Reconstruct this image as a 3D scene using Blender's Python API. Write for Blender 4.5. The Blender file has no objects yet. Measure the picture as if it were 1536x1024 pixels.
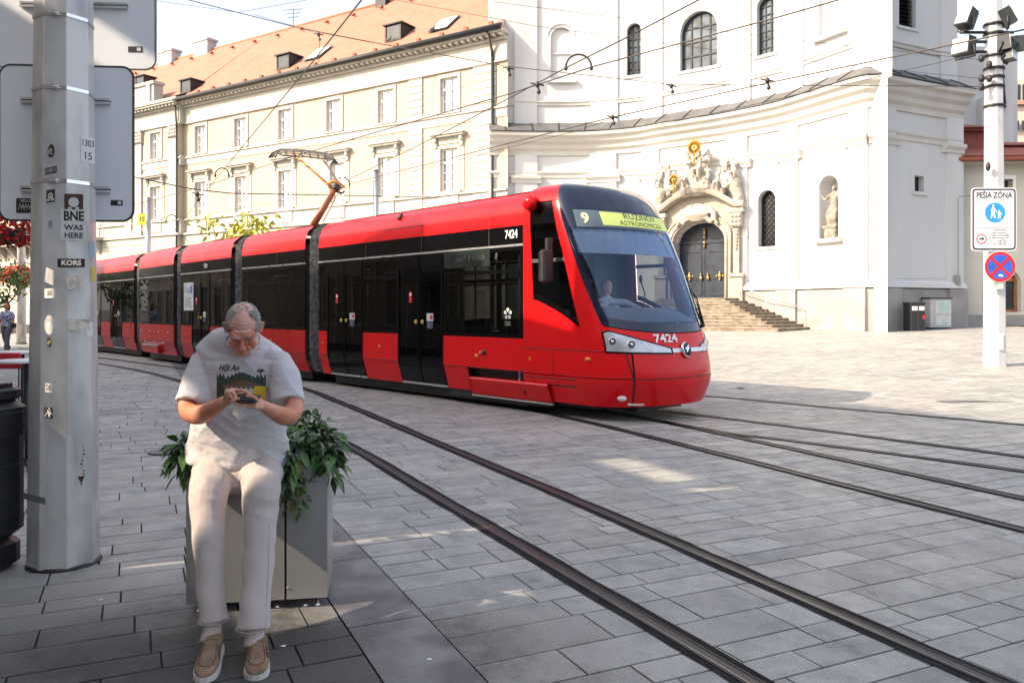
EXPO=1.35; VEIL=2.2
import bpy, math, random
from mathutils import Vector, Matrix, noise
from mathutils.bvhtree import BVHTree
random.seed(7)
PI = math.pi; R = math.radians
sc = bpy.context.scene
COL = sc.collection
H, FX, CX, HY = 1.65, 1200.0, 768.0, 464.0      # eye height, focal length in photo pixels, centre column, horizon row
EL = R(35); SH = Vector((.93, .37, 0)).normalized()   # sun elevation, horizontal travel of its light

def gz(x, y):
    d = (x-.18)*.73 + (y-12.73)*.68
    return max(0.0, .0254*(d-6)) if d > 6 else 0.0
def P(px, py, Z):
    return Vector(((px-CX)*Z/FX, Z, H-(py-HY)*Z/FX))
def G(px, py):
    Z = H*FX/(py-HY)
    for _ in range(30):
        x = (px-CX)*Z/FX
        Z = .5*Z + .5*(H-gz(x, Z))*FX/(py-HY)
    x = (px-CX)*Z/FX
    return Vector((x, Z, gz(x, Z)))

class MB:
    def __init__(s): s.v=[]; s.f=[]; s.m=[]; s.sm=[]; s.M=Matrix.Identity(4)
    def add(s, vs, fs, mi=0, smooth=False, M=None):
        M = s.M if M is None else s.M @ M
        b=len(s.v)
        s.v += [M @ Vector(v) for v in vs]
        for f in fs: s.f.append([b+i for i in f]); s.m.append(mi); s.sm.append(smooth)
        return s
    def box(s, c, d, mi=0, M=None, taper=1.0):
        x,y,z=[k/2 for k in d]; t=taper
        vs=[(-x,-y,-z),(x,-y,-z),(x,y,-z),(-x,y,-z),(-x*t,-y*t,z),(x*t,-y*t,z),(x*t,y*t,z),(-x*t,y*t,z)]
        vs=[(a+c[0],b+c[1],e+c[2]) for a,b,e in vs]
        return s.add(vs,[(0,3,2,1),(4,5,6,7),(0,1,5,4),(1,2,6,5),(2,3,7,6),(3,0,4,7)],mi,False,M)
    def bx(s, x0,x1,y0,y1,z0,z1,mi=0,M=None):
        return s.box(((x0+x1)/2,(y0+y1)/2,(z0+z1)/2),(abs(x1-x0),abs(y1-y0),abs(z1-z0)),mi,M)
    def rbox(s, c, d, r=.02, mi=0, M=None, n=3):          # box with rounded vertical edges and a small top/bottom chamfer
        x,y,z=[k/2 for k in d]; r=min(r,x*.95,y*.95); pts=[]
        for (sx,sy,a0) in ((1,1,0),(-1,1,PI/2),(-1,-1,PI),(1,-1,1.5*PI)):
            for i in range(n+1):
                a=a0+PI/2*i/n; pts.append((sx*(x-r)+r*math.cos(a), sy*(y-r)+r*math.sin(a)))
        ch=min(r*.5,z*.4); rows=[(-z,1),( -z+ch,0),(z-ch,0),(z,1)]; vs=[]; N=len(pts)
        for zz,q in rows:
            for (a,b) in pts:
                k=ch if q else 0
                vs.append((c[0]+a-math.copysign(min(k,abs(a)),a), c[1]+b-math.copysign(min(k,abs(b)),b), c[2]+zz))
        fs=[(j*N+i,j*N+(i+1)%N,(j+1)*N+(i+1)%N,(j+1)*N+i) for j in range(3) for i in range(N)]
        fs+= [tuple(range(N-1,-1,-1)), tuple(range(3*N,4*N))]
        return s.add(vs,fs,mi,False,M)
    def prism(s, poly, z0, z1, mi=0, M=None):               # polygon in XY extruded in Z (ccw)
        n=len(poly); vs=[(a,b,z0) for a,b in poly]+[(a,b,z1) for a,b in poly]
        fs=[(i,(i+1)%n,n+(i+1)%n,n+i) for i in range(n)]+[tuple(range(n-1,-1,-1)),tuple(range(n,2*n))]
        return s.add(vs,fs,mi,False,M)
    def tube(s, path, r, n=8, mi=0, M=None, caps=True, ell=None, up=None, smooth=True):
        path=[Vector(p) for p in path]; k=len(path)
        rs=r if isinstance(r,list) else [r]*k
        vs=[]; prev=None
        for i,p in enumerate(path):
            t=(path[min(i+1,k-1)]-path[max(i-1,0)]).normalized()
            if prev is None:
                u0=Vector(up) if up else (Vector((0,0,1)) if abs(t.z)<.9 else Vector((1,0,0)))
                a=(u0-t*u0.dot(t)).normalized()
            else:
                a=(prev-t*prev.dot(t)).normalized()
            prev=a; b=t.cross(a); rr=rs[i]
            ra,rb=(rr if isinstance(rr,(tuple,list)) else (rr,rr))
            for j in range(n):
                g=2*PI*j/n; vs.append(p+a*(ra*math.cos(g))+b*(rb*math.sin(g)))
        fs=[(i*n+j,i*n+(j+1)%n,(i+1)*n+(j+1)%n,(i+1)*n+j) for i in range(k-1) for j in range(n)]
        if caps: fs+= [tuple(range(n-1,-1,-1)), tuple(range((k-1)*n,k*n))]
        return s.add(vs,fs,mi,smooth,M)
    def lathe(s, prof, n=24, mi=0, M=None, smooth=True):    # prof: (r,z)
        vs=[]; 
        for r,z in prof:
            for j in range(n):
                g=2*PI*j/n; vs.append((r*math.cos(g), r*math.sin(g), z))
        k=len(prof)
        fs=[(i*n+j,i*n+(j+1)%n,(i+1)*n+(j+1)%n,(i+1)*n+j) for i in range(k-1) for j in range(n)]
        fs+= [tuple(range(n-1,-1,-1)), tuple(range((k-1)*n,k*n))]
        return s.add(vs,fs,mi,smooth,M)
    def ball(s, c, r, n=12, mi=0, M=None):
        rx,ry,rz=(r if isinstance(r,(tuple,list)) else (r,r,r)); vs=[]; fs=[]
        for i in range(n+1):
            a=PI*i/n-PI/2
            for j in range(2*n):
                g=PI*j/n; vs.append((c[0]+rx*math.cos(a)*math.cos(g),c[1]+ry*math.cos(a)*math.sin(g),c[2]+rz*math.sin(a)))
        for i in range(n):
            for j in range(2*n):
                q=(i*2*n+j,i*2*n+(j+1)%(2*n),(i+1)*2*n+(j+1)%(2*n),(i+1)*2*n+j)
                fs.append(q)
        return s.add(vs,fs,mi,True,M)
    def grid(s, fn, nu, nv, mi=0, smooth=True, flip=False):
        vs=[fn(i/nu,j/nv) for j in range(nv+1) for i in range(nu+1)]
        w=nu+1
        fs=[(j*w+i,j*w+i+1,(j+1)*w+i+1,(j+1)*w+i) for j in range(nv) for i in range(nu)]
        if flip: fs=[f[::-1] for f in fs]
        return s.add(vs,fs,mi,smooth)
    def mesh(s, name='m', mats=()):
        me=bpy.data.meshes.new(name); me.from_pydata([tuple(v) for v in s.v],[],s.f)
        for m in mats: me.materials.append(m)
        me.polygons.foreach_set('material_index', s.m); me.polygons.foreach_set('use_smooth', s.sm)
        me.update(); return me

def tag(o,label=None,cat=None,group=None,kind=None):
    if label: o['label']=label
    if cat: o['category']=cat
    if group: o['group']=group
    if kind: o['kind']=kind
    return o
def link(name, me, parent=None):
    o=bpy.data.objects.new(name,me); COL.objects.link(o)
    if parent is not None:
        o.parent=parent
        o.matrix_parent_inverse=wm(parent).inverted()
    return o
def wm(o):
    m=Matrix.LocRotScale(o.location,o.rotation_euler,o.scale)
    if o.parent is not None: return wm(o.parent)@o.matrix_parent_inverse@m
    return m
def obj(name, mb, mats, parent=None):
    if not isinstance(mats,(list,tuple)): mats=[mats]
    return link(name, mb.mesh(name,mats), parent)
def empty(name, loc, label, cat, group=None):
    e=bpy.data.objects.new(name,None); e.location=loc; e.empty_display_size=.2; COL.objects.link(e)
    return tag(e,label,cat,group)
def dup(o, parent=None):
    c=o.copy(); COL.objects.link(c)
    if parent is not None: c.parent=parent
    for ch in o.children: dup(ch,c)
    return c
DG=None
def evalmesh(o):
    dg=bpy.context.evaluated_depsgraph_get(); dg.update()
    return bpy.data.meshes.new_from_object(o.evaluated_get(dg))
def remesh(mb, vox, smooth=4, fac=.5):
    me=mb.mesh('tmp'); o=bpy.data.objects.new('tmp',me); COL.objects.link(o)
    m=o.modifiers.new('r','REMESH'); m.mode='VOXEL'; m.voxel_size=vox; m.use_smooth_shade=True
    if smooth:
        q=o.modifiers.new('s','SMOOTH'); q.iterations=smooth; q.factor=fac
    out=evalmesh(o); bpy.data.objects.remove(o); bpy.data.meshes.remove(me)
    for p in out.polygons: p.use_smooth=True
    return out
def boolean(mb, cut, mats):
    a=mb.mesh('a'); b=cut.mesh('b'); oa=bpy.data.objects.new('a',a); ob=bpy.data.objects.new('b',b)
    COL.objects.link(oa); COL.objects.link(ob)
    m=oa.modifiers.new('b','BOOLEAN'); m.operation='DIFFERENCE'; m.solver='EXACT'; m.object=ob
    out=evalmesh(oa)
    for o in (oa,ob): bpy.data.objects.remove(o)
    out.materials.clear()
    for m in mats: out.materials.append(m)
    return out
_tc={}
def text(s, size=1.0, bold=0.0, align='CENTER', depth=0.0, sx=1.0):     # (verts, faces) in the XY plane, vertically centred
    key=(s,bold,align,depth)
    if key not in _tc:
        cu=bpy.data.curves.new('t','FONT'); cu.body=s; cu.size=1; cu.align_x=align; cu.align_y='CENTER'
        cu.offset=bold; cu.extrude=depth; cu.resolution_u=3
        o=bpy.data.objects.new('t',cu); COL.objects.link(o); me=evalmesh(o)
        _tc[key]=([v.co.copy() for v in me.vertices],[tuple(p.vertices) for p in me.polygons])
        bpy.data.objects.remove(o); bpy.data.curves.remove(cu); bpy.data.meshes.remove(me)
    v,f=_tc[key]
    return [(a.x*size*sx,a.y*size,a.z*size) for a in v], f
def frame(o, x, y, n=None):                # matrix whose columns are x, y and n at origin o
    x=Vector(x).normalized(); y=Vector(y).normalized(); n=x.cross(y) if n is None else Vector(n).normalized()
    M=Matrix.Identity(4)
    for i in range(3): M[i][0]=x[i]; M[i][1]=y[i]; M[i][2]=n[i]; M[i][3]=o[i]
    return M
def disc(n=24,r=1.0): return [(r*math.cos(2*PI*i/n), r*math.sin(2*PI*i/n)) for i in range(n)]
def rrect(w,h,r,n=5):
    pts=[]
    for (sx,sy,a0) in ((1,1,0),(-1,1,PI/2),(-1,-1,PI),(1,-1,1.5*PI)):
        for i in range(n+1):
            a=a0+PI/2*i/n; pts.append((sx*(w/2-r)+r*math.cos(a), sy*(h/2-r)+r*math.sin(a)))
    return pts
def catmull(pts, n):
    pts=[Vector(p) for p in pts]; out=[]
    for i in range(len(pts)-1):
        p0=pts[max(i-1,0)]; p1=pts[i]; p2=pts[i+1]; p3=pts[min(i+2,len(pts)-1)]
        if i==0: p0=2*p1-p2
        if i+2>=len(pts): p3=2*p2-p1
        for k in range(n):
            t=k/n; out.append(.5*((2*p1)+(p2-p0)*t+(2*p0-5*p1+4*p2-p3)*t*t+(3*p1-p0-3*p2+p3)*t**3))
    out.append(pts[-1]); return out

# ---------------- materials
def mat(name, col, rough=.6, metal=0.0, var=.12, vs=4.0, bump=0.0, bs=60.0, coat=0.0, spec=.5, col2=None, lo=.35, hi=.65, detail=6, stretch=None, emit=0, trans=0, rvar=.1, bump2=0, bs2=8):
    m=bpy.data.materials.new(name); m.use_nodes=True; nt=m.node_tree; N=nt.nodes; L=nt.links
    b=N['Principled BSDF']; b.inputs['Roughness'].default_value=rough; b.inputs['Metallic'].default_value=metal
    b.inputs['Coat Weight'].default_value=coat; b.inputs['Coat Roughness'].default_value=.05
    b.inputs['Specular IOR Level'].default_value=spec
    tc=N.new('ShaderNodeTexCoord'); mp=N.new('ShaderNodeMapping'); L.new(tc.outputs['Object'],mp.inputs['Vector'])
    if stretch: mp.inputs['Scale'].default_value=stretch
    n=N.new('ShaderNodeTexNoise'); n.inputs['Scale'].default_value=vs; n.inputs['Detail'].default_value=detail; L.new(mp.outputs[0],n.inputs['Vector'])
    mr=N.new('ShaderNodeMapRange'); mr.inputs['From Min'].default_value=lo; mr.inputs['From Max'].default_value=hi; L.new(n.outputs['Fac'],mr.inputs['Value'])
    mx=N.new('ShaderNodeMix'); mx.data_type='RGBA'; L.new(mr.outputs[0],mx.inputs['Factor'])
    c=Vector(col); c2=Vector(col2) if col2 else c*(1+var); c1=c if col2 else c*(1-var)
    mx.inputs['A'].default_value=(*c1,1); mx.inputs['B'].default_value=(*c2,1)
    L.new(mx.outputs['Result'],b.inputs['Base Color'])
    if rvar:
        rr=N.new('ShaderNodeMapRange'); rr.inputs['To Min'].default_value=max(0,rough-rvar); rr.inputs['To Max'].default_value=min(1,rough+rvar)
        L.new(n.outputs['Fac'],rr.inputs['Value']); L.new(rr.outputs[0],b.inputs['Roughness'])
    if bump or bump2:
        bn=N.new('ShaderNodeTexNoise'); bn.inputs['Scale'].default_value=bs; bn.inputs['Detail'].default_value=5; L.new(mp.outputs[0],bn.inputs['Vector'])
        bp=N.new('ShaderNodeBump'); bp.inputs['Strength'].default_value=bump; bp.inputs['Distance'].default_value=.01
        L.new(bn.outputs['Fac'],bp.inputs['Height'])
        if bump2:
            b2=N.new('ShaderNodeTexNoise'); b2.inputs['Scale'].default_value=bs2; b2.inputs['Detail'].default_value=2; L.new(mp.outputs[0],b2.inputs['Vector'])
            bq=N.new('ShaderNodeBump'); bq.inputs['Strength'].default_value=bump2; bq.inputs['Distance'].default_value=.05
            L.new(b2.outputs['Fac'],bq.inputs['Height']); L.new(bq.outputs[0],bp.inputs['Normal'])
        L.new(bp.outputs[0],b.inputs['Normal'])
    if emit:
        b.inputs['Emission Color'].default_value=(*col,1); b.inputs['Emission Strength'].default_value=emit
    if trans: b.inputs['Transmission Weight'].default_value=trans
    return m
def glass(name, tint=(.1,.11,.12), gloss=.25, ior=1.5, rough=.02, col=(1,1,1), minr=.06):
    m=bpy.data.materials.new(name); m.use_nodes=True; nt=m.node_tree; N=nt.nodes; L=nt.links
    for n in list(N): 
        if n.type!='OUTPUT_MATERIAL': N.remove(n)
    out=[n for n in N if n.type=='OUTPUT_MATERIAL'][0]
    t=N.new('ShaderNodeBsdfTransparent'); t.inputs[0].default_value=(*tint,1)
    g=N.new('ShaderNodeBsdfGlossy'); g.inputs['Roughness'].default_value=rough; g.inputs[0].default_value=(*col,1)
    f=N.new('ShaderNodeFresnel'); f.inputs['IOR'].default_value=ior
    ad=N.new('ShaderNodeMath'); ad.operation='MULTIPLY_ADD'; ad.inputs[1].default_value=1.0; ad.inputs[2].default_value=minr; ad.use_clamp=True
    L.new(f.outputs[0],ad.inputs[0])
    mx=N.new('ShaderNodeMixShader'); L.new(ad.outputs[0],mx.inputs[0]); L.new(t.outputs[0],mx.inputs[1]); L.new(g.outputs[0],mx.inputs[2])
    L.new(mx.outputs[0],out.inputs['Surface']); return m

M_={}
M_['black']=mat('black_gloss',(.003,.003,.004),.12,var=.2,coat=.0,spec=.22,rvar=.06)
M_['blackm']=mat('black_matte',(.02,.02,.021),.5,var=.3,vs=8)
M_['rubber']=mat('rubber_grey',(.055,.055,.058),.75,var=.3,vs=6,bump=.2)
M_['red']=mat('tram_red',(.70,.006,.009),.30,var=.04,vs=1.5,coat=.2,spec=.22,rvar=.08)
M_['reddark']=mat('tram_red_shaded',(.46,.012,.012),.3,var=.10,vs=1.2,coat=.15,spec=.2)  # rear modules: shade and sky reflection put into a duller red
M_['silver']=mat('silver_paint',(.62,.63,.65),.3,metal=.7,var=.05)
M_['chrome']=mat('chrome',(.75,.75,.76),.15,metal=1,var=.03)
M_['white']=mat('white_paint',(.8,.8,.79),.45,var=.03)
M_['steel']=mat('brushed_steel',(.42,.43,.44),.35,metal=.8,var=.12,vs=3,stretch=(1,1,.25),bump=.05,bs=200)
M_['orange']=mat('orange_lens',(.75,.22,.03),.3,var=.05)
M_['yellow']=mat('yellow_paint',(.75,.55,.05),.4,var=.05)
M_['glassdark']=glass('tinted_glass',(.14,.155,.16),minr=.0,ior=1.28)
M_['glassws']=glass('windscreen_glass',(.93,.96,1.0),minr=.03,col=(.50,.70,1.0))
M_['gold']=mat('gilding',(.55,.36,.06),.45,metal=.6,var=.15,vs=8)
M_['wire']=mat('wire_metal',(.03,.03,.032),.5,var=.2)
M_['wirec']=mat('copper_contact_wire',(.05,.042,.038),.45,metal=.5,var=.2)
M_['darkred']=mat('sign_red',(.6,.02,.03),.4,var=.04)
M_['blue']=mat('sign_blue',(.03,.16,.6),.4,var=.04)
M_['navy']=mat('navy_door',(.012,.02,.035),.4,var=.3,vs=2)

def deform(me, fn):          # fn(co, normal) -> new co, over every vertex at once
    n=len(me.vertices); co=[0.0]*(3*n); no=[0.0]*(3*n)
    me.vertices.foreach_get('co',co); me.vertices.foreach_get('normal',no); out=[]
    for i in range(n):
        r=fn(Vector(co[3*i:3*i+3]),Vector(no[3*i:3*i+3])); out+= [r.x,r.y,r.z]
    me.vertices.foreach_set('co',out); me.update()
# ---------------- camera, world, sun
cam=bpy.data.objects.new('camera',bpy.data.cameras.new('camera')); COL.objects.link(cam); sc.camera=cam
cam.location=(0,0,H); cam.rotation_euler=(PI/2,0,0); cam.data.lens=28.125; cam.data.sensor_width=36; cam.data.shift_y=-48/1536
cam.data.clip_start=.05; cam.data.clip_end=3000
cam.data.dof.use_dof=False
w=bpy.data.worlds.new('World'); sc.world=w; w.use_nodes=True; nt=w.node_tree
sky=nt.nodes.new('ShaderNodeTexSky'); sky.sky_type='NISHITA'; sky.sun_disc=False; sky.sun_elevation=EL
sky.sun_rotation=math.atan2(-SH.x,-SH.y); sky.dust_density=5.0; sky.air_density=1.0
tcw=nt.nodes.new('ShaderNodeTexCoord'); cn=nt.nodes.new('ShaderNodeTexNoise'); cn.inputs['Scale'].default_value=1.6; cn.inputs['Detail'].default_value=6; nt.links.new(tcw.outputs['Generated'],cn.inputs['Vector'])
cm=nt.nodes.new('ShaderNodeMapRange'); cm.inputs['From Min'].default_value=.35; cm.inputs['From Max'].default_value=.65; cm.inputs['To Min'].default_value=VEIL*.75; cm.inputs['To Max'].default_value=VEIL*1.2; nt.links.new(cn.outputs['Fac'],cm.inputs['Value'])
cv_=nt.nodes.new('ShaderNodeVectorMath'); cv_.operation='SCALE'; cv_.inputs[0].default_value=(1.0,.98,.97); nt.links.new(cm.outputs[0],cv_.inputs['Scale'])
ca=nt.nodes.new('ShaderNodeVectorMath'); ca.operation='ADD'; nt.links.new(sky.outputs[0],ca.inputs[0]); nt.links.new(cv_.outputs[0],ca.inputs[1])     # thin bright cloud veil over the blue
nt.links.new(ca.outputs[0],nt.nodes['Background'].inputs[0]); nt.nodes['Background'].inputs[1].default_value=.10
sl=bpy.data.lights.new('sun','SUN'); sl.energy=3.3; sl.angle=R(.6); sl.color=(1,.81,.60)
so=bpy.data.objects.new('sun',sl); COL.objects.link(so)
dv=Vector((SH.x*math.cos(EL),SH.y*math.cos(EL),-math.sin(EL)))
so.rotation_euler=dv.to_track_quat('-Z','Y').to_euler(); so.location=(-20,-8,20)
sc.view_settings.view_transform='Standard'; sc.view_settings.look='None'; sc.view_settings.exposure=EXPO
sc.cycles.max_bounces=8; sc.cycles.transparent_max_bounces=12

# ---------------- ground sheet (dark bed under the paving, reaches the horizon)
U=Vector((-.425,.905,0)); V=Vector((.905,.425,0))
mg=mat('joint_bed',(.03,.03,.032),.9,var=.3,vs=3)
b=MB(); 
xs=[-900,-300,-120,-60,-30]+[i*2-20 for i in range(31)]+[60,120,300,900]; ys=[-300,-60,-20,-6]+[i*2 for i in range(0,41)]+[120,200,400,1200]
def gfar(x,y): 
    return gz(x,y) if (abs(x)<70 and y<90) else min(gz(x,y),1.6)
vs=[(x,y,gfar(x,y)-.014) for y in ys for x in xs]; n=len(xs)
b.add(vs,[(j*n+i,j*n+i+1,(j+1)*n+i+1,(j+1)*n+i) for j in range(len(ys)-1) for i in range(n-1)],0,True)
tag(obj('ground',b,mg),kind='structure')

# ---------------- paving: rows of stone slabs across the tracks
def stone(name):
    m=bpy.data.materials.new(name); m.use_nodes=True; nt=m.node_tree; N=nt.nodes; L=nt.links
    b=N['Principled BSDF']
    at=N.new('ShaderNodeAttribute'); at.attribute_name='tone'
    tc=N.new('ShaderNodeTexCoord')
    def nz(scale,detail=6,rough=.6):
        q=N.new('ShaderNodeTexNoise'); q.inputs['Scale'].default_value=scale; q.inputs['Detail'].default_value=detail; q.inputs['Roughness'].default_value=rough; L.new(tc.outputs['Object'],q.inputs['Vector']); return q
    def mrg(src,a,b_,c,d):
        q=N.new('ShaderNodeMapRange'); q.inputs['From Min'].default_value=a; q.inputs['From Max'].default_value=b_; q.inputs['To Min'].default_value=c; q.inputs['To Max'].default_value=d; L.new(src,q.inputs['Value']); return q.outputs[0]
    def mul(a,b_):
        q=N.new('ShaderNodeMath'); q.operation='MULTIPLY'; L.new(a,q.inputs[0]); L.new(b_,q.inputs[1]); return q.outputs[0]
    big=nz(.45,4); mid=nz(3.5,8,.7); fine=nz(120,3,.8); blot=nz(1.6,7,.75)
    v=mul(mrg(at.outputs['Fac'],0,1,.84,1.08), mrg(fine.outputs['Fac'],.3,.7,.66,1.34))
    v=mul(v, mrg(mid.outputs['Fac'],.35,.68,1.08,.74))
    v=mul(v, mrg(blot.outputs['Fac'],.58,.70,1.0,.58))
    vo=N.new('ShaderNodeTexVoronoi'); vo.inputs['Scale'].default_value=1.7; L.new(tc.outputs['Object'],vo.inputs['Vector']); v=mul(v,mrg(vo.outputs['Distance'],.018,.026,.55,1.0))
    vo=N.new('ShaderNodeTexVoronoi'); vo.inputs['Scale'].default_value=3.1; L.new(tc.outputs['Object'],vo.inputs['Vector']); v=mul(v,mrg(vo.outputs['Distance'],.025,.04,1.35,1.0))
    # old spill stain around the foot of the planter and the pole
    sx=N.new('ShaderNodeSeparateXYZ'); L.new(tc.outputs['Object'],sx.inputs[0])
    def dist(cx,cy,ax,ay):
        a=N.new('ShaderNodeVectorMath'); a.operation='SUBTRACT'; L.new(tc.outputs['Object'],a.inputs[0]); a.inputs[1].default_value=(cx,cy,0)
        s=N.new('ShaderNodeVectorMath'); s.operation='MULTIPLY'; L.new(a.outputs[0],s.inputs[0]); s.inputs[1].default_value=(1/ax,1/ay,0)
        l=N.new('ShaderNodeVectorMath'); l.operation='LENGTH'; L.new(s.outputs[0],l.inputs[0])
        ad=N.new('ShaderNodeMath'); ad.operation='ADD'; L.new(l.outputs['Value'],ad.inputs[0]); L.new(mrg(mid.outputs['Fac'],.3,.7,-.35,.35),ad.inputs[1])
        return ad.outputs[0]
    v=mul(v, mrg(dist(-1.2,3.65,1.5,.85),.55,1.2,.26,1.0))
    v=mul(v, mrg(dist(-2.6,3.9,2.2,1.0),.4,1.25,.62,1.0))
    mx=N.new('ShaderNodeMix'); mx.data_type='RGBA'; mx.inputs['A'].default_value=(.325,.328,.32,1); mx.inputs['B'].default_value=(.385,.372,.345,1)
    L.new(mrg(big.outputs['Fac'],.4,.6,0,1),mx.inputs['Factor'])
    sc_=N.new('ShaderNodeVectorMath'); sc_.operation='SCALE'; L.new(mx.outputs['Result'],sc_.inputs[0]); L.new(v,sc_.inputs['Scale'])
    L.new(sc_.outputs[0],b.inputs['Base Color'])
    L.new(mrg(mid.outputs['Fac'],.3,.7,.50,.78),b.inputs['Roughness'])
    bp=N.new('ShaderNodeBump'); bp.inputs['Strength'].default_value=.5; bp.inputs['Distance'].default_value=.006
    hh=N.new('ShaderNodeMath'); hh.operation='ADD'; L.new(fine.outputs['Fac'],hh.inputs[0]); L.new(mid.outputs['Fac'],hh.inputs[1])
    L.new(hh.outputs[0],bp.inputs['Height']); L.new(bp.outputs[0],b.inputs['Normal'])
    return m
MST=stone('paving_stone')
K0=Vector((-.588,3.58,0)); kv0=K0.dot(V)
def slabs(name, inside, tone=(0,1), u0=0,u1=60,v0=-34,v1=40, rw=(.20,.25,.30,.34), lw=(.36,.80), seed=3, mat_=None, off=0):
    rnd=random.Random(seed); vs=[];fs=[];tn=[]
    u=u0
    while u<u1:
        far = u>22
        h=rnd.choice(rw)*(1.0 if not far else 1.5); v=v0+rnd.random()*.6
        while v<v1:
            l=rnd.uniform(*lw)*(1.0 if not far else 1.6)
            for cutv in (kv0,kv0+.42):
                if v<cutv-1e-6<v+l: l=cutv-v
            c=U*(u+h/2)+V*(v+l/2)
            if inside(c.x,c.y):
                g=.0055 if u<9 else .0045; q=[(u+g,v+g),(u+g,v+l-g),(u+h-g,v+l-g),(u+h-g,v+g)]
                tl=[rnd.uniform(-.0012,.0012) for _ in range(2)]
                bi=len(vs); 
                for a,(uu,vv) in enumerate(q):
                    p=U*uu+V*vv; vs.append((p.x,p.y,gz(p.x,p.y)+off+tl[0]*(1 if a in(1,2) else -1)+tl[1]*(1 if a>1 else -1)))
                for a in range(4): vs.append((vs[bi+a][0],vs[bi+a][1],vs[bi+a][2]-.014))
                t=rnd.uniform(*tone); 
                if rnd.random()<.04: t=tone[0]-.3
                fs.append((bi,bi+1,bi+2,bi+3)); tn.append(t)
                if c.y<9:
                    for a in range(4):
                        e=(a+1)%4; fs.append((bi+a,bi+4+a,bi+4+e,bi+e)); tn.append(t)
            v+=l
        u+=h
    vs=[v for v in vs]; me=bpy.data.meshes.new(name); me.from_pydata(vs,[],fs); 
    at=me.attributes.new('tone','FLOAT','FACE'); at.data.foreach_set('value',tn); me.materials.append(mat_ or MST); me.update()
    return tag(link(name,me),kind='structure')
# strip of long dark kerb stones beside the planter, parallel to the rails
def vis(x,y): return y>1.5 and y<62 and abs(x)<.72*y+2.5
def onstrip(x,y):
    v=x*V.x+y*V.y; return kv0<v<kv0+.42
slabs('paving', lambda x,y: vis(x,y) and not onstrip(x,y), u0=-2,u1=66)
mks=mat('kerb_stone',(.075,.08,.088),.5,col2=(.19,.195,.20),vs=3.2,detail=10,bump=.3,bs=80,lo=.4,hi=.62)
b=MB(); u=1.0; rnd=random.Random(5)
while u<30:
    l=rnd.uniform(.75,1.15); q=[(u+.004,kv0+.004),(u+.004,kv0+.416),(u+l-.004,kv0+.416),(u+l-.004,kv0+.004)]
    b.add([tuple((U*a+V*c)+Vector((0,0,.001))) for a,c in q],[(0,1,2,3)]); u+=l
tag(obj('kerb_strip',b,mks),kind='structure')

# ---------------- tram rails set in the paving
mseal=mat('rail_sealant',(.014,.014,.015),.85,spec=.15,var=.5,vs=9,bump=.5,bs=90,detail=10)
mhead=mat('rail_head',(.13,.13,.135),.35,metal=.7,var=.25,vs=14,stretch=(1,1,1))
mlip=mat('rail_lip',(.035,.032,.031),.6,spec=.3,metal=.0,var=.3,vs=12)
def ribbon(mb,path,o0,o1,dz,mi,rough=0):
    vs=[]; n=len(path); rr=random.Random(int(o0*1000)+n)
    for i,p in enumerate(path):
        t=(path[min(i+1,n-1)]-path[max(i-1,0)]).normalized(); s=Vector((t.y,-t.x,0))
        a=p+s*(o0+rr.uniform(-rough,rough)); c=p+s*(o1+rr.uniform(-rough,rough))
        vs+= [(a.x,a.y,gz(a.x,a.y)+dz),(c.x,c.y,gz(c.x,c.y)+dz)]
    mb.add(vs,[(2*i,2*i+1,2*i+3,2*i+2) for i in range(n-1)],mi)
def dense(pts,step=.25):
    out=[]
    for p in catmull(pts,24): 
        if not out or (p-out[-1]).length>step: out.append(p)
    return out
def rail(pts,label=None,wide=1.0):
    p=dense([Vector((a[0],a[1],0)) for a in pts]); b=MB()
    ribbon(b,p,-.095*wide,.090*wide,.0035,0,.010)
    ribbon(b,p,-.048,-.030,.0075,2); ribbon(b,p,-.030,-.019,.008,1); ribbon(b,p,-.019,-.010,.0075,2); ribbon(b,p,.026,.040,.008,2); ribbon(b,p,-.010,.026,.0055,3)
    o=obj('tram_rail',b,[mseal,mhead,mlip,M_['blackm']]); tag(o,kind='structure'); return o
D1=Vector((-.4235,.9059,0))
def line(p,q,a=-3,bb=0):
    d=(Vector(q)-Vector(p)).normalized(); return Vector(p)+d*a, Vector(q)+d*bb
rA=[(2.22,1.2),(1.067,3.54),(-.75,7.22),(-2.15,10.0),(-4.2,13.4),(-6.8,17.2),(-10.0,21.5),(-14.5,26.3),(-20,31.5)]
rB=[(3.2,1.3),(2.137,3.54),(.72,6.556),(-.817,9.67),(-2.9,13.9),(-4.75,17.3),(-7.6,20.6),(-11.4,24.6),(-15.9,29.2),(-21,34)]
rC=[(5.6,2.2),(3.83,5.98),(.925,12.07),(-1.0,14.9),(-4.0,18.6),(-7.5,22.4),(-12,27.3),(-18,33)]
rD=[(x+.905,y+.425) for x,y in rC[:3]]+[(x+.73,y+.68) for x,y in rC[3:]]
rE=[(8.9,3.2),(6.9,5.9),(5.21,8.15),(3.6,9.95),(2.83,10.72),(1.9,12.3)]
rF=[(10.6,2.6),(7.9,6.2),(5.73,8.96),(4.3,10.8),(2.42,13.1),(0.3,15.8)]
rG=[(16,3.0),(11.4,7.0),(7.33,11.4),(5.4,13.4),(3.75,15.2),(0,18.5)]
for r in (rA,rB,rC,rD,rE,rF,rG): rail(r)

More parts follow.
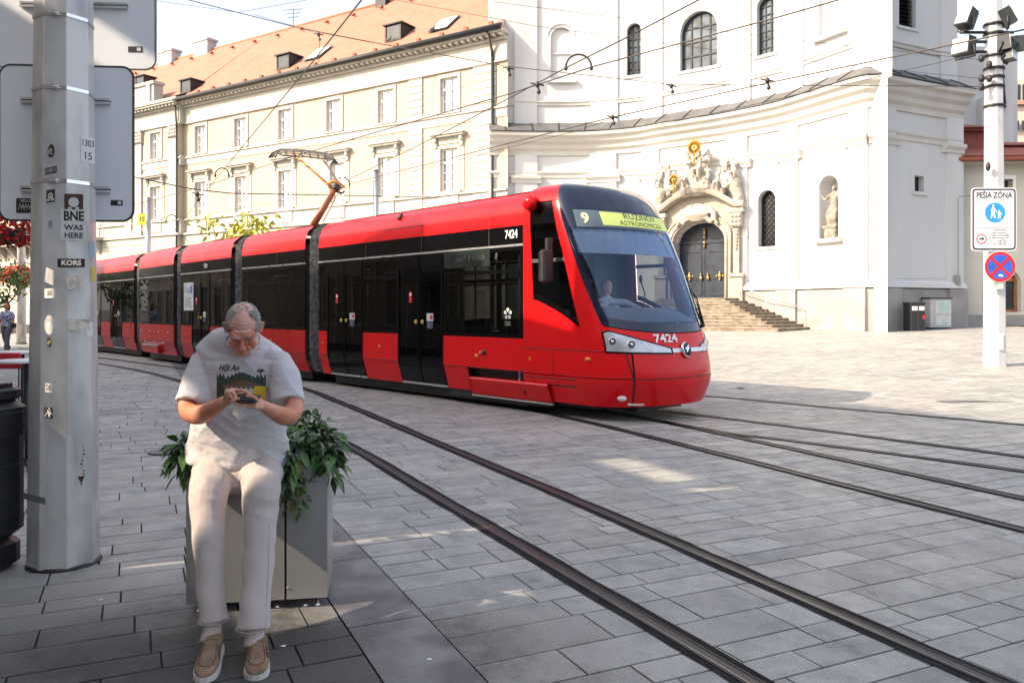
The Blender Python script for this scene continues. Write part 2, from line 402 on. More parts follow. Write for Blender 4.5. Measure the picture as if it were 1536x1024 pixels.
# small ground details
md=mat('drain_iron',(.12,.12,.125),.55,metal=.4,var=.3,vs=30)
c=G(243,678); b=MB(); b.lathe([(.0,.003),(.20,.003),(.21,.012),(.19,.016),(.01,.016)],28,M=Matrix.Translation((c.x+.06,c.y,.0)))
tag(obj('manhole_cover',b,md),'round dark iron cover set in the paving left of the planter','manhole cover')
c=G(1492,603); b=MB()
for i in range(34):
    for j in range(3): b.box((c.x-.9+i*.055,c.y+j*.10,gz(c.x,c.y)+.003),(.025,.06,.006))
tag(obj('drain_grate',b,md),'long slotted metal grate in the sunlit paving near the white pole','drain grate')
rnd=random.Random(12); b=MB(); mw=mat('litter_white',(.75,.74,.7),.7)
for (x,y) in ((424,970),(643,990),(150,900)):
    p=G(x,y); b.add([(p.x-.012,p.y,.004),(p.x+.012,p.y-.006,.004),(p.x+.014,p.y+.012,.007),(p.x-.006,p.y+.014,.005)],[(0,1,2,3)])
tag(obj('litter',b,mw),'tiny white specks of litter and gum on the stone slabs','litter',kind='stuff')
# ---------------- unseen wall slab shaped to shade the square, cut open for sun patches
mfac=mat('caster_plaster',(.30,.27,.22),.8,var=.12,vs=.6,bump=.1)
mstn=mat('caster_stone',(.45,.43,.40),.8,var=.2,vs=1.5)
mpane=mat('caster_pane_dark',(.03,.04,.05),.08,var=.3,vs=1,rvar=.03)
base=[(-33,31),(-27,25.3),(-16,13.4),(-11.7,10.8),(-10.9,9.3),(-10.0,7.62),(-8.6,5.0),(-.8,-10.0),(14,-30)]
top=[12.2,11.3,10.9,10.2,9.4,11.9,12.0,12,13]  # heights shaped to place the shade edge on tram and paving
def sunback(p,A,B_):           # where the ray from p towards the sun crosses the wall A-B: (distance along the wall, height)
    A=Vector((*A,0)); B_=Vector((*B_,0)); d=(B_-A); L=d.length; d.normalize(); n=Vector((-d.y,d.x,0))
    t=(A-Vector((p[0],p[1],0))).dot(n)/(-SH).dot(n)
    q=Vector((p[0],p[1],0))-SH*t; return (q-A).dot(d), p[2]+t*math.tan(EL)
root=empty('shade_caster',(-11,4,0),'unseen plaster wall outside the frame, shaped to shade the square and let sun patches through','building')
wb=MB(); st=MB(); pn=MB()
for i in range(len(base)-1):
    A=Vector((*base[i],0)); B_=Vector((*base[i+1],0)); d=(B_-A); L=d.length; d.normalize(); M=frame(A,d,(0,0,1),Vector((d.y,-d.x,0)))
    holes=[]  # openings added so sun patches reach the man, pole and paving
    if i==6:
        def rect(pts):
            q=[sunback(p,base[6],base[7]) for p in pts]; return (min(a for a,_ in q),max(a for a,_ in q),min(h for _,h in q),max(h for _,h in q))
        holes.append(rect([(-1.95,4.25,.14),(-1.22,4.05,1.18)]))
        holes.append(rect([(-3.02,5.0,.2),(-2.90,4.9,2.3)]))
        q=[sunback(p,base[6],base[7]) for p in ((.5,9.3,0),(2.3,7.1,0))]
        holes.append((min(q[0][0],q[1][0]),max(q[0][0],q[1][0]),min(q[0][1],q[1][1])-.12,max(q[0][1],q[1][1])+.12))
        q=[sunback(p,base[6],base[7]) for p in ((-.3,10.6,0),(.6,9.6,0))]
        holes.append((min(q[0][0],q[1][0]),max(q[0][0],q[1][0]),q[0][1]-.12,q[0][1]+.15))
        print('HOLES',holes)
    ss=sorted({0,L}|{v for h in holes for v in h[:2] if 0<v<L}); hh=sorted({0,top[i]}|{v for h in holes for v in h[2:]})
    for a,c in zip(ss,ss[1:]):
        for e,f in zip(hh,hh[1:]):
            if any(h[0]<=(a+c)/2<=h[1] and h[2]<=(e+f)/2<=h[3] for h in holes): continue
            wb.bx(a,c,e,f,-.25,.25,M=M)
    rr=random.Random(i)
    k=0; s=1.2
    while s<L-1.6 and i not in (3,4,5,6):
        for h0 in (1.0,4.6,8.0):
            for sd in (-1,1):
                z=.25*sd
                st.bx(s-.15,s+1.35,h0-.15,h0+2.35,z-.04+.0*sd,z+.04,M=M); pn.bx(s,s+1.2,h0,h0+2.2,z-.05,z+.05,M=M)
        s+=2.8
    for h0 in (3.9,7.6): 
        if i!=6: st.bx(0,L,h0,h0+.25,-.33,.33,M=M)
obj('wall',wb,mfac,root); obj('stone_trim',st,mstn,root); obj('window_panes',pn,mpane,root)

# a second house outside the frame on the left, mirrored in the tram windows
e=empty('side_house',(-46,42,0),'pale stone house outside the frame on the left mirrored in the tram windows','building')
A=Vector((-37,31,0)); d=(Vector((-64,60,0))-A); L=d.length; d.normalize(); M=frame(A,d,(0,0,1),Vector((d.y,-d.x,0)))
b=MB(); b.bx(0,L,0,8.6,-6,0,M=M); b.bx(-.3,L,8.6,9.0,-6.3,.5,M=M); obj('wall',b,mat('side_stone',(.50,.45,.36),.85,var=.2,vs=1.5),e)
tr=MB(); pn=MB(); s=1.0
while s<L-1.5:
    for h0,h1 in ((.4,3.4),(4.6,7.2)):
        tr.bx(s-.25,s,h0-.2,h1+.3,0,.15,M=M); tr.bx(s+1.5,s+1.75,h0-.2,h1+.3,0,.15,M=M); tr.bx(s,s+1.5,h1,h1+.3,0,.15,M=M); pn.bx(s,s+1.5,h0,h1,0,.05,M=M); tr.bx(s+.7,s+.8,h0,h1,.05,.1,M=M)
    s+=3.0
for k in range(8): tr.bx(0,L,.2+k*.48,.24+k*.48,0,.03,M=M)
obj('stone_trim',tr,mstn,e); obj('window_panes',pn,mpane,e)

# ---------------- long yellow building
YA=Vector((-.843,.538,0)).normalized(); YN=Vector((YA.y*-1,YA.x,0)); YN=Vector((-.538,-.843,0)).normalized(); Y0=Vector((-.25,50,0))
def YT(px):
    k=(px-CX)/FX; return (Y0.x-50*k)/(-YA.x+YA.y*k)
def YZ(t): return 50+YA.y*t
def YH(px,py): t=YT(px); return H+(HY-py)*YZ(t)/FX
YM=frame(Y0,YA,(0,0,1),YN)            # local (t, height, outwards)
my=mat('yellow_plaster',(.47,.395,.30),.85,var=.05,vs=.5,bump=.15,bs=30,detail=8)
myw=mat('cream_stucco',(.46,.435,.385),.85,var=.07,vs=.8,bump=.15,bs=25,detail=8)
myb=mat('base_stone',(.52,.47,.38),.85,var=.12,vs=1.2,bump=.2)
mwf=mat('window_frame_white',(.78,.78,.76),.5,var=.03)
mgl=mat('window_pane',(.12,.15,.19),.06,var=.5,vs=.35,detail=1,rvar=.03)
mcur=mat('curtain',(.62,.64,.66),.8,var=.1,vs=6,stretch=(6,1,1))
def tile(name,c,sc1=(3.2,3.6)):
    m=bpy.data.materials.new(name); m.use_nodes=True; nt=m.node_tree; N=nt.nodes; L=nt.links; b=N['Principled BSDF']; b.inputs['Roughness'].default_value=.8
    uv=N.new('ShaderNodeUVMap'); uv.uv_map='uv'
    br=N.new('ShaderNodeTexBrick'); br.inputs['Scale'].default_value=1; br.inputs['Brick Width'].default_value=.26; br.inputs['Row Height'].default_value=.22; br.inputs['Mortar Size'].default_value=.018; br.inputs['Mortar Smooth'].default_value=.5
    br.inputs['Color1'].default_value=(c[0]*1.08,c[1]*1.05,c[2],1); br.inputs['Color2'].default_value=(c[0]*.88,c[1]*.84,c[2]*.85,1); br.inputs['Mortar'].default_value=(c[0]*.68,c[1]*.62,c[2]*.60,1)
    L.new(uv.outputs[0],br.inputs['Vector'])
    n=N.new('ShaderNodeTexNoise'); n.inputs['Scale'].default_value=.6; n.inputs['Detail'].default_value=8; L.new(uv.outputs[0],n.inputs['Vector'])
    mr=N.new('ShaderNodeMapRange'); mr.inputs['To Min'].default_value=.78; mr.inputs['To Max'].default_value=1.2; L.new(n.outputs['Fac'],mr.inputs['Value'])
    s=N.new('ShaderNodeVectorMath'); s.operation='SCALE'; L.new(br.outputs['Color'],s.inputs[0]); L.new(mr.outputs[0],s.inputs['Scale']); L.new(s.outputs[0],b.inputs['Base Color'])
    bp=N.new('ShaderNodeBump'); bp.inputs['Distance'].default_value=.04; bp.inputs['Strength'].default_value=.35; L.new(br.outputs['Fac'],bp.inputs['Height']); bp.invert=True; L.new(bp.outputs[0],b.inputs['Normal'])
    return m
mtile=tile('clay_tiles',(.38,.18,.12))
mgut=mat('gutter_metal',(.018,.022,.024),.6,metal=0,var=.3,vs=3)
def uvquad(name, quad, m, parent, thick=0):
    me=bpy.data.meshes.new(name); me.from_pydata([tuple(v) for v in quad],[],[(0,1,2,3)]); uv=me.uv_layers.new(name='uv')
    a=(quad[1]-quad[0]).length; c=(quad[3]-quad[0]).length
    for i,(x,y) in enumerate(((0,0),(a,0),((quad[2]-quad[3]).length,c),(0,c))): uv.data[i].uv=(x,y)
    me.materials.append(m); me.update(); return link(name,me,parent)
yb=empty('yellow_building',Y0,'long three storey pale yellow building with pink tiled roof beyond the tram','building')
zg=H+(399*1.22)*50/61*1.0*61/50/FX*41   # gutter height
zg=19.15
t275,t205=YT(275),YT(190); tL=68
row1=[674,579,506,428,362,301]; row2=[674,579,501,428,361,301]
wins=[]      # (t, width, sill, top, kind)
for px in row1: wins.append((YT(px),1.42,9.4,12.2,'low'))
for px in row2: wins.append((YT(px),1.42,14.6,16.85,'up'))
ris=[(YT(241),1.5,9.4,12.2,'ped'),(YT(241),1.5,14.6,16.85,'up2')]
ris+=[(YT(150)+k*4.3,1.5,z0,z1,kk) for k in range(4) for z0,z1,kk in ((9.4,12.2,'ped'),(14.6,16.85,'up2'))]
for t0 in [YT(x) for x in (362,301,241,180,150)]+[YT(150)+4.3*k for k in (1,2,3)]: wins.append((t0,1.5,3.4,6.4,'ground'))
def holes_wall(mb,s0,s1,h0,h1,d,holes,dep,M,mi=0):
    ss=sorted({s0,s1}|{v for h in holes for v in h[:2]}); hh=sorted({h0,h1}|{v for h in holes for v in h[2:4]})
    for a,c in zip(ss,ss[1:]):
        for e,f in zip(hh,hh[1:]):
            if any(h[0]<(a+c)/2<h[1] and h[2]<(e+f)/2<h[3] for h in holes): continue
            mb.add([(a,e,d),(c,e,d),(c,f,d),(a,f,d)],[(0,1,2,3)],mi,False,M)
    for (a,c,e,f) in holes:
        mb.add([(a,e,d),(c,e,d),(c,f,d),(a,f,d),(a,e,d-dep),(c,e,d-dep),(c,f,d-dep),(a,f,d-dep)],[(0,1,5,4),(1,2,6,5),(2,3,7,6),(3,0,4,7)],mi,False,M)
wb=MB(); RD=.45
hm=[(t-w/2,t+w/2,a,c) for t,w,a,c,k in wins if t<t275]; hr=[(t-w/2,t+w/2,a,c) for t,w,a,c,k in wins+ris if t>t275]
holes_wall(wb,0.02,t275,7.9,zg-1.9,0,[h for h in hm if h[2]>8],.35,YM,0)
holes_wall(wb,t275,tL,7.9,zg-1.9,RD,[h for h in hr if h[2]>8],.35,YM,0)
holes_wall(wb,0.02,t275,-1,7.9,.12,[h for h in hm if h[2]<8],.4,YM,1)
holes_wall(wb,t275,tL,-1,7.9,RD+.12,[h for h in hr if h[2]<8],.4,YM,1)
wb.add([(t275,-1,0),(t275,-1,RD+.1),(t275,zg,RD+.1),(t275,zg,0)],[(0,1,2,3)],0,False,YM)
wb.add([(0.02,-1,0),(10.4,-1,-16),(10.4,zg,-16),(0.02,zg,0)],[(0,1,2,3)],0,False,YM)
wb.add([(tL,-1,RD),(tL,-1,-16),(tL,zg,-16),(tL,zg,RD)],[(3,2,1,0)],0,False,YM)
# rustication joints of the ground floor
obj('wall',wb,[my,myb],yb)
b=MB()
for k in range(12):
    z=.9+k*.58; b.bx(0.02,t275-.02,z,z+.5,.125,.16,M=YM); b.bx(t275+.02,tL,z,z+.5,RD+.125,RD+.16,M=YM)
b2=MB()
for h in hm+hr:
    if h[2]<8: b2.bx(h[0]-.25,h[1]+.25,h[2]-.1,h[3]+.3,RD+.17 if h[0]>t275 else .17,(RD if h[0]>t275 else 0)+.22,M=YM)
obj('rusticated_base',b,myb,yb)
# cornice, bands
b=MB()
for s0,s1,d in ((0.02,t275,0),(t275-.3,tL,RD)):
    b.bx(s0,s1,zg-1.9,zg-.62,0,d+.10,M=YM); b.bx(s0,s1,zg-1.95,zg-1.85,0,d+.16,M=YM)
    b.bx(s0,s1,zg-.62,zg-.45,0,d+.28,M=YM); b.bx(s0,s1,zg-.27,zg-.12,0,d+.75,M=YM); b.bx(s0,s1,zg-.12,zg-.02,0,d+.85,M=YM)
    s=s0+.1
    while s<s1: b.bx(s,s+.22,zg-.45,zg-.27,0,d+.62,M=YM); s+=.48
    b.bx(s0,s1,13.75,13.83,0,d+.05,M=YM); b.bx(s0,s1,13.83,14.3,0,d+.07,M=YM); b.bx(s0,s1,14.3,14.4,0,d+.16,M=YM); b.bx(s0,s1,14.4,14.58,0,d+.05,M=YM)
    b.bx(s0,s1,7.9,8.05,0,d+.30,M=YM); b.bx(s0,s1,8.05,9.1,0,d+.05,M=YM); b.bx(s0,s1,9.1,9.22,0,d+.20,M=YM)
obj('cornice',b,myw,yb)
# quoin pilasters
b=MB()
for x0,x1 in ((614,634),(711,744)):
    ta,tb=YT(x1),YT(x0); b.bx(ta,tb,8,zg-1.9,0,.06,M=YM); z=8.2
    while z<zg-2.0:
        if not (13.6<z+.2<14.6): b.bx(ta-.02,tb+.02,z,min(z+.40,zg-1.95),.06,.10,M=YM)
        z+=.47
obj('quoin_strip',b,myw,yb)
b=MB()
cols=[(262,274),(209,221),(196,206)]
tt=[(YT(c),YT(a)) for a,c in cols]+[(YT(150)+k*4.3+1.5,YT(150)+k*4.3+2.5) for k in range(0,4)]
for ta,tb in tt:
    b=MB(); b.bx(ta,tb,8,zg-1.9,RD,RD+.16,M=YM); b.bx(ta-.08,tb+.08,zg-3.0,zg-1.9,RD,RD+.26,M=YM); b.bx(ta-.15,tb+.15,zg-2.05,zg-1.88,RD,RD+.34,M=YM)
    for k in range(14): b.ball((ta+(tb-ta)*((k%5)+.5)/5, zg-2.9+.28*(k//5),RD+.27),(.10,.12,.07),5,M=YM)
    b.bx(ta-.1,tb+.1,8,8.5,RD,RD+.24,M=YM); obj('pilaster',b,myw,yb)
# windows
def win(t,w,z0,z1,kind):
    d=RD if t>t275 else 0
    f=MB(); rd=d-.22
    x0,x1=t-w/2,t+w/2; fw=.09
    if kind=='ground': d+=.12; rd+=.12
    f.bx(x0,x0+fw,z0,z1,rd-.06,rd+.06,M=YM); f.bx(x1-fw,x1,z0,z1,rd-.06,rd+.06,M=YM)
    f.bx(x0+fw,x1-fw,z0,z0+fw,rd-.06,rd+.06,M=YM); f.bx(x0+fw,x1-fw,z1-fw,z1,rd-.06,rd+.06,M=YM)
    zt=z0+(z1-z0)*.68
    f.bx(x0+fw,x1-fw,zt-.06,zt+.06,rd-.06,rd+.08,M=YM); f.bx(t-.055,t+.055,z0+fw,z1-fw,rd-.06,rd+.07,M=YM)
    for q in ([.34] if kind!='low' else [.23,.45]):
        zz=z0+(z1-z0)*q; f.bx(x0+fw,x1-fw,zz-.02,zz+.02,rd-.04,rd+.04,M=YM)
    r_=random.Random(int(t*10)+int(z0))
    o=obj('window',f,mwf,yb)
    p=MB(); p.add([(x0,z0,rd-.02),(x1,z0,rd-.02),(x1,z1,rd-.02),(x0,z1,rd-.02)],[(0,1,2,3)],0,False,YM); obj('pane',p,GLW,o)
    c=MB()
    def cur(a,e):
        n=10
        c.add([(a+(e-a)*i/n, zz, rd-.14+.03*math.sin(i*1.9)) for zz in (z0,z1) for i in range(n+1)],[(i,i+1,n+2+i,n+1+i) for i in range(n)],0,True,YM)
    k=r_.random(); top_open = kind in('low',) and k<.4
    cur(x0,t-.1 if not top_open else x0+.3); cur(t+.12 if not top_open else x1-.25,x1); 
    c.add([(x0,z0,rd-.5),(x1,z0,rd-.5),(x1,z1,rd-.5),(x0,z1,rd-.5)],[(0,1,2,3)],1,False,YM)
    obj('curtain',c,[mcur,M_['blackm']],o)
    s=MB(); e=.22
    if kind!='ground':
        s.bx(x0-e,x0,z0-.05,z1+e,d,d+.08,M=YM); s.bx(x1,x1+e,z0-.05,z1+e,d,d+.08,M=YM); s.bx(x0,x1,z1,z1+e,d,d+.08,M=YM)
    s.bx(x0-e-.06,x1+e+.06,z0-.16,z0-.04,d,d+.2,M=YM)
    if kind in('low','ped'):
        s.bx(x0-.5,x0-.22,z0-.05,z1+.1,d,d+.05,M=YM); s.bx(x1+.22,x1+.5,z0-.05,z1+.1,d,d+.05,M=YM)
        for xx in (x0-.46,x1+.24): 
            s.bx(xx,xx+.22,z1+.1,z1+.75,d,d+.16,M=YM); s.bx(xx,xx+.22,z1+.45,z1+.75,d+.16,d+.28,M=YM)
        s.bx(x0-.2,x1+.2,z1+.3,z1+.75,d,d+.06,M=YM)
        s.bx(x0-.62,x1+.62,z1+.75,z1+.88,d,d+.36,M=YM); s.bx(x0-.7,x1+.7,z1+.88,z1+.98,d,d+.46,M=YM)
        s.bx(x0-.1,x1+.1,z0-1.15,z0-.35,d,d+.12,M=YM)
    if kind=='ped':
        zz=z1+.98; s.add([(x0-.7,zz,d+.0),(x1+.7,zz,d),(t,zz+.75,d),(x0-.7,zz,d+.46),(x1+.7,zz,d+.46),(t,zz+.75,d+.46)],[(3,4,5),(0,3,5,2),(4,1,2,5),(0,1,4,3)],0,False,YM)
    obj('surround',s,myw,o)
GLW=glass('window_glass',(.55,.6,.65),minr=.12)
for a in wins+ris: win(*a)
# roof
w_=9.0; hr_=8.3
def F(t,z,d): return YM@Vector((t,z,d))
uvquad('roof',[F(t275,zg,.55),F(0.02,zg,.55),F(5.75,zg+hr_,-w_),F(t275,zg+hr_,-w_)],mtile,yb)
uvquad('roof',[F(tL+4,zg+.9,-.4),F(t275,zg+.9,-.4),F(t275,zg+hr_,-w_),F(tL+4,zg+hr_,-w_)],mtile,yb)
uvquad('roof',[F(11.5,zg,-2*w_),F(tL+4,zg,-2*w_),F(tL+4,zg+hr_,-w_),F(5.75,zg+hr_,-w_)],mtile,yb)
b=MB(); b.tube([F(5.75,zg+hr_,-w_),F(tL+4,zg+hr_,-w_)],.16,8); obj('ridge_tiles',b,mat('ridge_tile',(.5,.2,.12),.8),yb)
b=MB(); b.tube([F(0.02,zg-.02,.86),F(t275,zg-.02,.86)],.17,8); b.bx(0.02,t275,zg+.06,zg+.24,.6,.74,M=YM)
obj('gutter',b,mgut,yb)
b=MB(); mcat=mat('snow_guard',(.30,.10,.06),.8)
s=1.0
while s<t275-1:
    b=MB(); b.bx(s,s+.28,zg+.33,zg+.62,.1,.32,M=YM); obj('snow_guard',b,mcat,yb); s+=1.95
s=1.5
while s<tL:
    b=MB(); b.bx(s,s+.3,zg+hr_*.86,zg+hr_*.86+.16,-w_*.84,-w_*.84+.3,M=YM); obj('roof_vent',b,mcat,yb); s+=3.1
for px,zt in ((275,16.9),(741,17.6)):
    t=YT(px); b=MB(); d=.12+(RD if px<300 else 0); b.tube([F(t,zt,d+.08),F(t,8,d+.08),F(t,.6,d+.15)],.085,8); b.tube([F(t,zg-.1,.8),F(t,zt+.3,d+.1),F(t,zt,d+.08)],.085,8); obj('downpipe',b,mgut,yb)
def dormer(px,py,s=1.0):
    # find the roof point under the pixel
    best=None
    for i in range(0,1000):
        q=i/1000; d=.55-(w_+.55)*q; z=zg+hr_*q
        for_t=None
        k=(px-CX)/FX; bx_=Y0+YN*d; t=(bx_.x-k*bx_.y)/(-YA.x+YA.y*k); Z=bx_.y+YA.y*t
        y=HY-(z-H)*FX/Z
        if best is None or abs(y-py)<best[0]: best=(abs(y-py),t,z,d)
    _,t,z,d=best
    r=empty_part=MB(); w=.75*s; h=1.15*s
    r.add([(t-w,z,d+.05),(t+w,z,d+.05),(t+w,z+h,d+.05),(t-w,z+h,d+.05),(t-w,z+h,d-h*1.12),(t+w,z+h,d-h*1.12)],[(0,3,4),(1,5,2),(3,2,5,4)],0,False,YM)
    r.bx(t-w-.12,t+w+.12,z+h,z+h+.1,d-h*1.2,d+.2,M=YM)
    o=obj('dormer',r,mgut,yb)
    p=MB(); p.bx(t-w,t-w+.14,z,z+h,d,d+.08,M=YM); p.bx(t+w-.14,t+w,z,z+h,d,d+.08,M=YM); p.bx(t-w+.14,t+w-.14,z,z+.16,d,d+.08,M=YM); obj('dormer_frame',p,mgut,o)
    p=MB(); p.bx(t-w+.14,t+w-.14,z+.16,z+h,d,d+.03,M=YM); obj('pane',p,mpane,o)
    return t,z,d
for a in ((590,62,1.0),(425,104,.95),(279,140,.95),(210,132,.95)): dormer(*a)
def roofpt(px,py):
    best=None
    for i in range(0,1000):
        q=i/1000; d=.55-(w_+.55)*q; z=zg+hr_*q; k=(px-CX)/FX; bx_=Y0+YN*d; t=(bx_.x-k*bx_.y)/(-YA.x+YA.y*k); Z=bx_.y+YA.y*t; y=HY-(z-H)*FX/Z
        if best is None or abs(y-py)<best[0]: best=(abs(y-py),t,z,d)
    return best[1:]
for px,py in ((667,38),(478,82)):
    t,z,d=roofpt(px,py); b=MB(); q=hr_/(w_+.55)
    M=YM@Matrix.Translation((t,z,d)); n=Vector((0,1,q)).normalized()
    b.add([(-.7,-.6,.6/q*1.0),(.7,-.6,.6/q),(.7,.6,-.6/q),(-.7,.6,-.6/q)],[(0,1,2,3)],0,False,M@Matrix.Translation((0,.12,.1)))
    b.add([(-.85,-.7,.7/q*1.0),(.85,-.7,.7/q),(.85,.7,-.7/q),(-.85,.7,-.7/q)],[(0,1,2,3)],1,False,M@Matrix.Translation((0,.08,.07)))
    obj('skylight',b,[M_['white'],mgut],yb)
# chimneys
for px,zt in ((304,1.6),(251,1.5),(574,2.4)):
    k=(px-CX)/FX; bx_=Y0-YN*(-w_ if px!=574 else -w_); bx_=Y0+YN*(-w_+.4); t=(bx_.x-k*bx_.y)/(-YA.x+YA.y*k)
    b=MB(); ww=1.1 if px!=574 else .55
    b.bx(t-ww,t+ww,zg+hr_-1.2,zg+hr_+zt*.5,-w_-.4,-w_+.7,M=YM); b.bx(t-ww-.15,t+ww+.15,zg+hr_+zt*.5,zg+hr_+zt*.5+.2,-w_-.5,-w_+.8,M=YM)
    obj('chimney',b,mat('chimney_render',(.5,.47,.45),.8) if px!=574 else mgut,yb)
# attic parapet of the risalit
b=MB(); ta,tb=YT(262),tL
b.bx(t275,tL,zg,zg+.35,-.3,RD+.3,M=YM); b.bx(YT(240),tL,zg+.35,zg+1.9,-.3,RD+.15,M=YM); b.bx(YT(240)-.15,tL,zg+1.9,zg+2.15,-.4,RD+.3,M=YM)
for k in range(9):
    s=YT(236)+k*2.6; b.bx(s,s+.5,zg+.35,zg+1.9,RD+.15,RD+.3,M=YM); b.bx(s+.8,s+2.2,zg+.7,zg+1.6,RD+.15,RD+.2,M=YM)
obj('attic_parapet',b,myw,yb)
# balcony with consoles and black railing
b=MB(); t0,t1=YT(165),tL-1; b.bx(t0,t1,7.95,8.2,RD,RD+1.5,M=YM); s=t0+.4
while s<t1:
    b.prism([(RD,6.7),(RD+.25,6.75),(RD+.6,7.3),(RD+1.3,7.95),(RD,7.95)],s,s+.35,M=YM@Matrix(((0,0,1,0),(0,1,0,0),(1,0,0,0),(0,0,0,1)))); s+=2.15
bo=obj('balcony',b,myw,yb); b=MB()
for z in (8.35,9.15): b.bx(t0,t1,z,z+.06,RD+1.38,RD+1.44,M=YM)
s=t0
while s<t1:
    b.bx(s,s+.04,8.2,9.2,RD+1.39,RD+1.43,M=YM)
    b.tube([F(s+.1,8.45,RD+1.41),F(s+.24,8.6,RD+1.41),F(s+.1,8.8,RD+1.41),F(s+.24,9.05,RD+1.41)],.02,4); s+=.3
obj('railing',b,mgut,bo)
# small things on the facade
b=MB(); t=YT(444)
# aerial on the ridge
b=MB(); p=F(roofpt(443,46)[0]+1.2,zg+hr_,-w_); q=P(444,14,p.y); b.tube([p,Vector((p.x,p.y,q.z))],.03,6)
for dz,l in ((0,1.0),(-.35,.8),(-.7,.6)): b.tube([(p.x-l,p.y+.3,q.z+dz+.0),(p.x+l*.9,p.y-.3,q.z+dz-.1)],.025,6)
obj('aerial',b,mgut,yb)

# ---------------- white church
ZC=12.7; ZE=ZC-H
front_px=[(734,197),(820,198),(886,197),(951,192),(992,185),(1050,176),(1091,169),(1159,155),(1199,143),(1263,123),(1298,113)]
right_px=[(1298,113),(1330,112.5),(1392,124),(1430,131),(1462,136)]
def cpt(px,py): Z=ZE*FX/(HY-py); return Vector(((px-CX)*Z/FX,Z,0))
cf=catmull([cpt(*a) for a in front_px],16); cr=catmull([cpt(*a) for a in right_px],16)
def offs(path,d):
    out=[]; n=len(path)
    for i,p in enumerate(path):
        t=(path[min(i+1,n-1)]-path[max(i-1,0)]).normalized(); out.append(p+Vector((t.y,-t.x,0))*d)
    return out
class Curve:
    def __init__(s,p,ext0=0,ext1=0):
        s.p=p; s.L=[0]
        for a,c in zip(p,p[1:]): s.L.append(s.L[-1]+(c-a).length)
    def at(s,l):
        l=min(max(l,0),s.L[-1]-1e-6)
        for i in range(len(s.p)-1):
            if s.L[i+1]>=l: break
        k=(l-s.L[i])/(s.L[i+1]-s.L[i]); a=s.p[max(i-1,0)]; c=s.p[min(i+2,len(s.p)-1)]
        return s.p[i].lerp(s.p[i+1],k),(c-a).normalized()
    def px(s,x):
        best=None
        for i in range(1500):
            l=s.L[-1]*i/1499; q,_=s.at(l); e=abs(CX+FX*q.x/q.y-x)
            if best is None or e<best[0]: best=(e,l)
        return best[1]
    def fr(s,l,z=0):
        q,t=s.at(l); n=Vector((t.y,-t.x,0)); return frame(Vector((q.x,q.y,z)),t,(0,0,1),n)
WO=.75   # cornice overhang
# the wall line: front and right meet at the corner
wf=offs(cf,-WO); wr=offs(cr,-WO)
a,c=wf[-2],wf[-1]; e,f=wr[0],wr[1]
d1=(c-a).normalized(); d2=(e-f).normalized()
den=d1.x*d2.y-d1.y*d2.x; k=((e.x-a.x)*d2.y-(e.y-a.y)*d2.x)/den; corner=a+d1*k
wf[-1]=corner; wr[0]=corner
while (corner-wf[-2]).dot(d1)<.1: del wf[-2]          # trim what lies beyond the corner
while (wr[1]-corner).dot(-d2)<.1: del wr[1]
CFc,CRc=Curve(wf),Curve(wr)
t1_=(wf[-1]-wf[-2]).normalized(); t2_=(wr[1]-wr[0]).normalized(); n1_=Vector((t1_.y,-t1_.x,0)); n2_=Vector((t2_.y,-t2_.x,0)); MIT=(n1_+n2_)/(1+n1_.dot(n2_))
def sweep(mb,curve,prof,l0=None,l1=None,mi=0,n=90,smooth=False,caps=True):   # prof: (outward, z)
    l0=0 if l0 is None else l0; l1=curve.L[-1] if l1 is None else l1
    vs=[]; m=len(prof)
    for i in range(n+1):
        l=l0+(l1-l0)*i/n; M=curve.fr(l)
        if (curve is CFc and l>curve.L[-1]-1e-4) or (curve is CRc and l<1e-4):      # mitre at the corner of the church
            for d,z in prof: vs.append(corner+MIT*d+Vector((0,0,z)))
            continue
        for d,z in prof: vs.append(M@Vector((0,z,d)))
    fs=[(i*m+j,(i+1)*m+j,(i+1)*m+(j+1)%m,i*m+(j+1)%m) for i in range(n) for j in range(m)]
    if caps: fs+= [tuple(range(m)), tuple(range(n*m+m-1,n*m-1,-1))]
    mb.add(vs,fs,mi,smooth)
mch=mat('church_plaster',(.60,.60,.60),.85,col2=(.55,.547,.54),vs=.45,bump=.14,bs=12,detail=12,lo=.35,hi=.7,stretch=(1,1,.22))
mchc=mat('church_cornice',(.56,.54,.50),.85,var=.06,vs=.8,bump=.12,bs=12,detail=8)
mpl=mat('church_plinth',(.34,.33,.315),.85,col2=(.24,.235,.225),vs=.8,bump=.2,bs=14,detail=10,lo=.38,hi=.68)
mlead=mat('lead_roof',(.10,.10,.105),.6,metal=0,var=.25,vs=1.5)
mport=mat('portal_sandstone',(.42,.385,.33),.85,col2=(.34,.29,.23),vs=1.2,bump=.35,bs=12,detail=9,lo=.4,hi=.7)
ch=empty('white_church',(corner.x,corner.y,0),'large white baroque church with curved cornice and carved stone portal behind the tram','church')
def zat(curve,l,py): q,_=curve.at(l); return H+(HY-py)*q.y/FX
ops=[]   # curve, l, half width, z0, z1(spring/top), arched, depth, kind
def op(curve,x0,x1,y0,y1,arch,dep,kind):
    l0,l1=curve.px(x0),curve.px(x1); lm=(l0+l1)/2; ops.append((curve,lm,(l1-l0)/2,zat(curve,lm,y1),zat(curve,lm,y0),arch,dep,kind))
op(CFc,937,959,32,111,1,.45,'narrow'); op(CFc,1016,1072,14,101,1,.45,'big'); op(CFc,1130,1156,-8,80,1,.45,'narrow')
op(CFc,826,858,38,118,1,.18,'niche'); op(CFc,1220,1258,-40,50,0,.25,'blind'); op(CFc,1137,1163,285,370,1,.5,'lattice'); op(CFc,1230,1259,264,358,1,.8,'niche2')
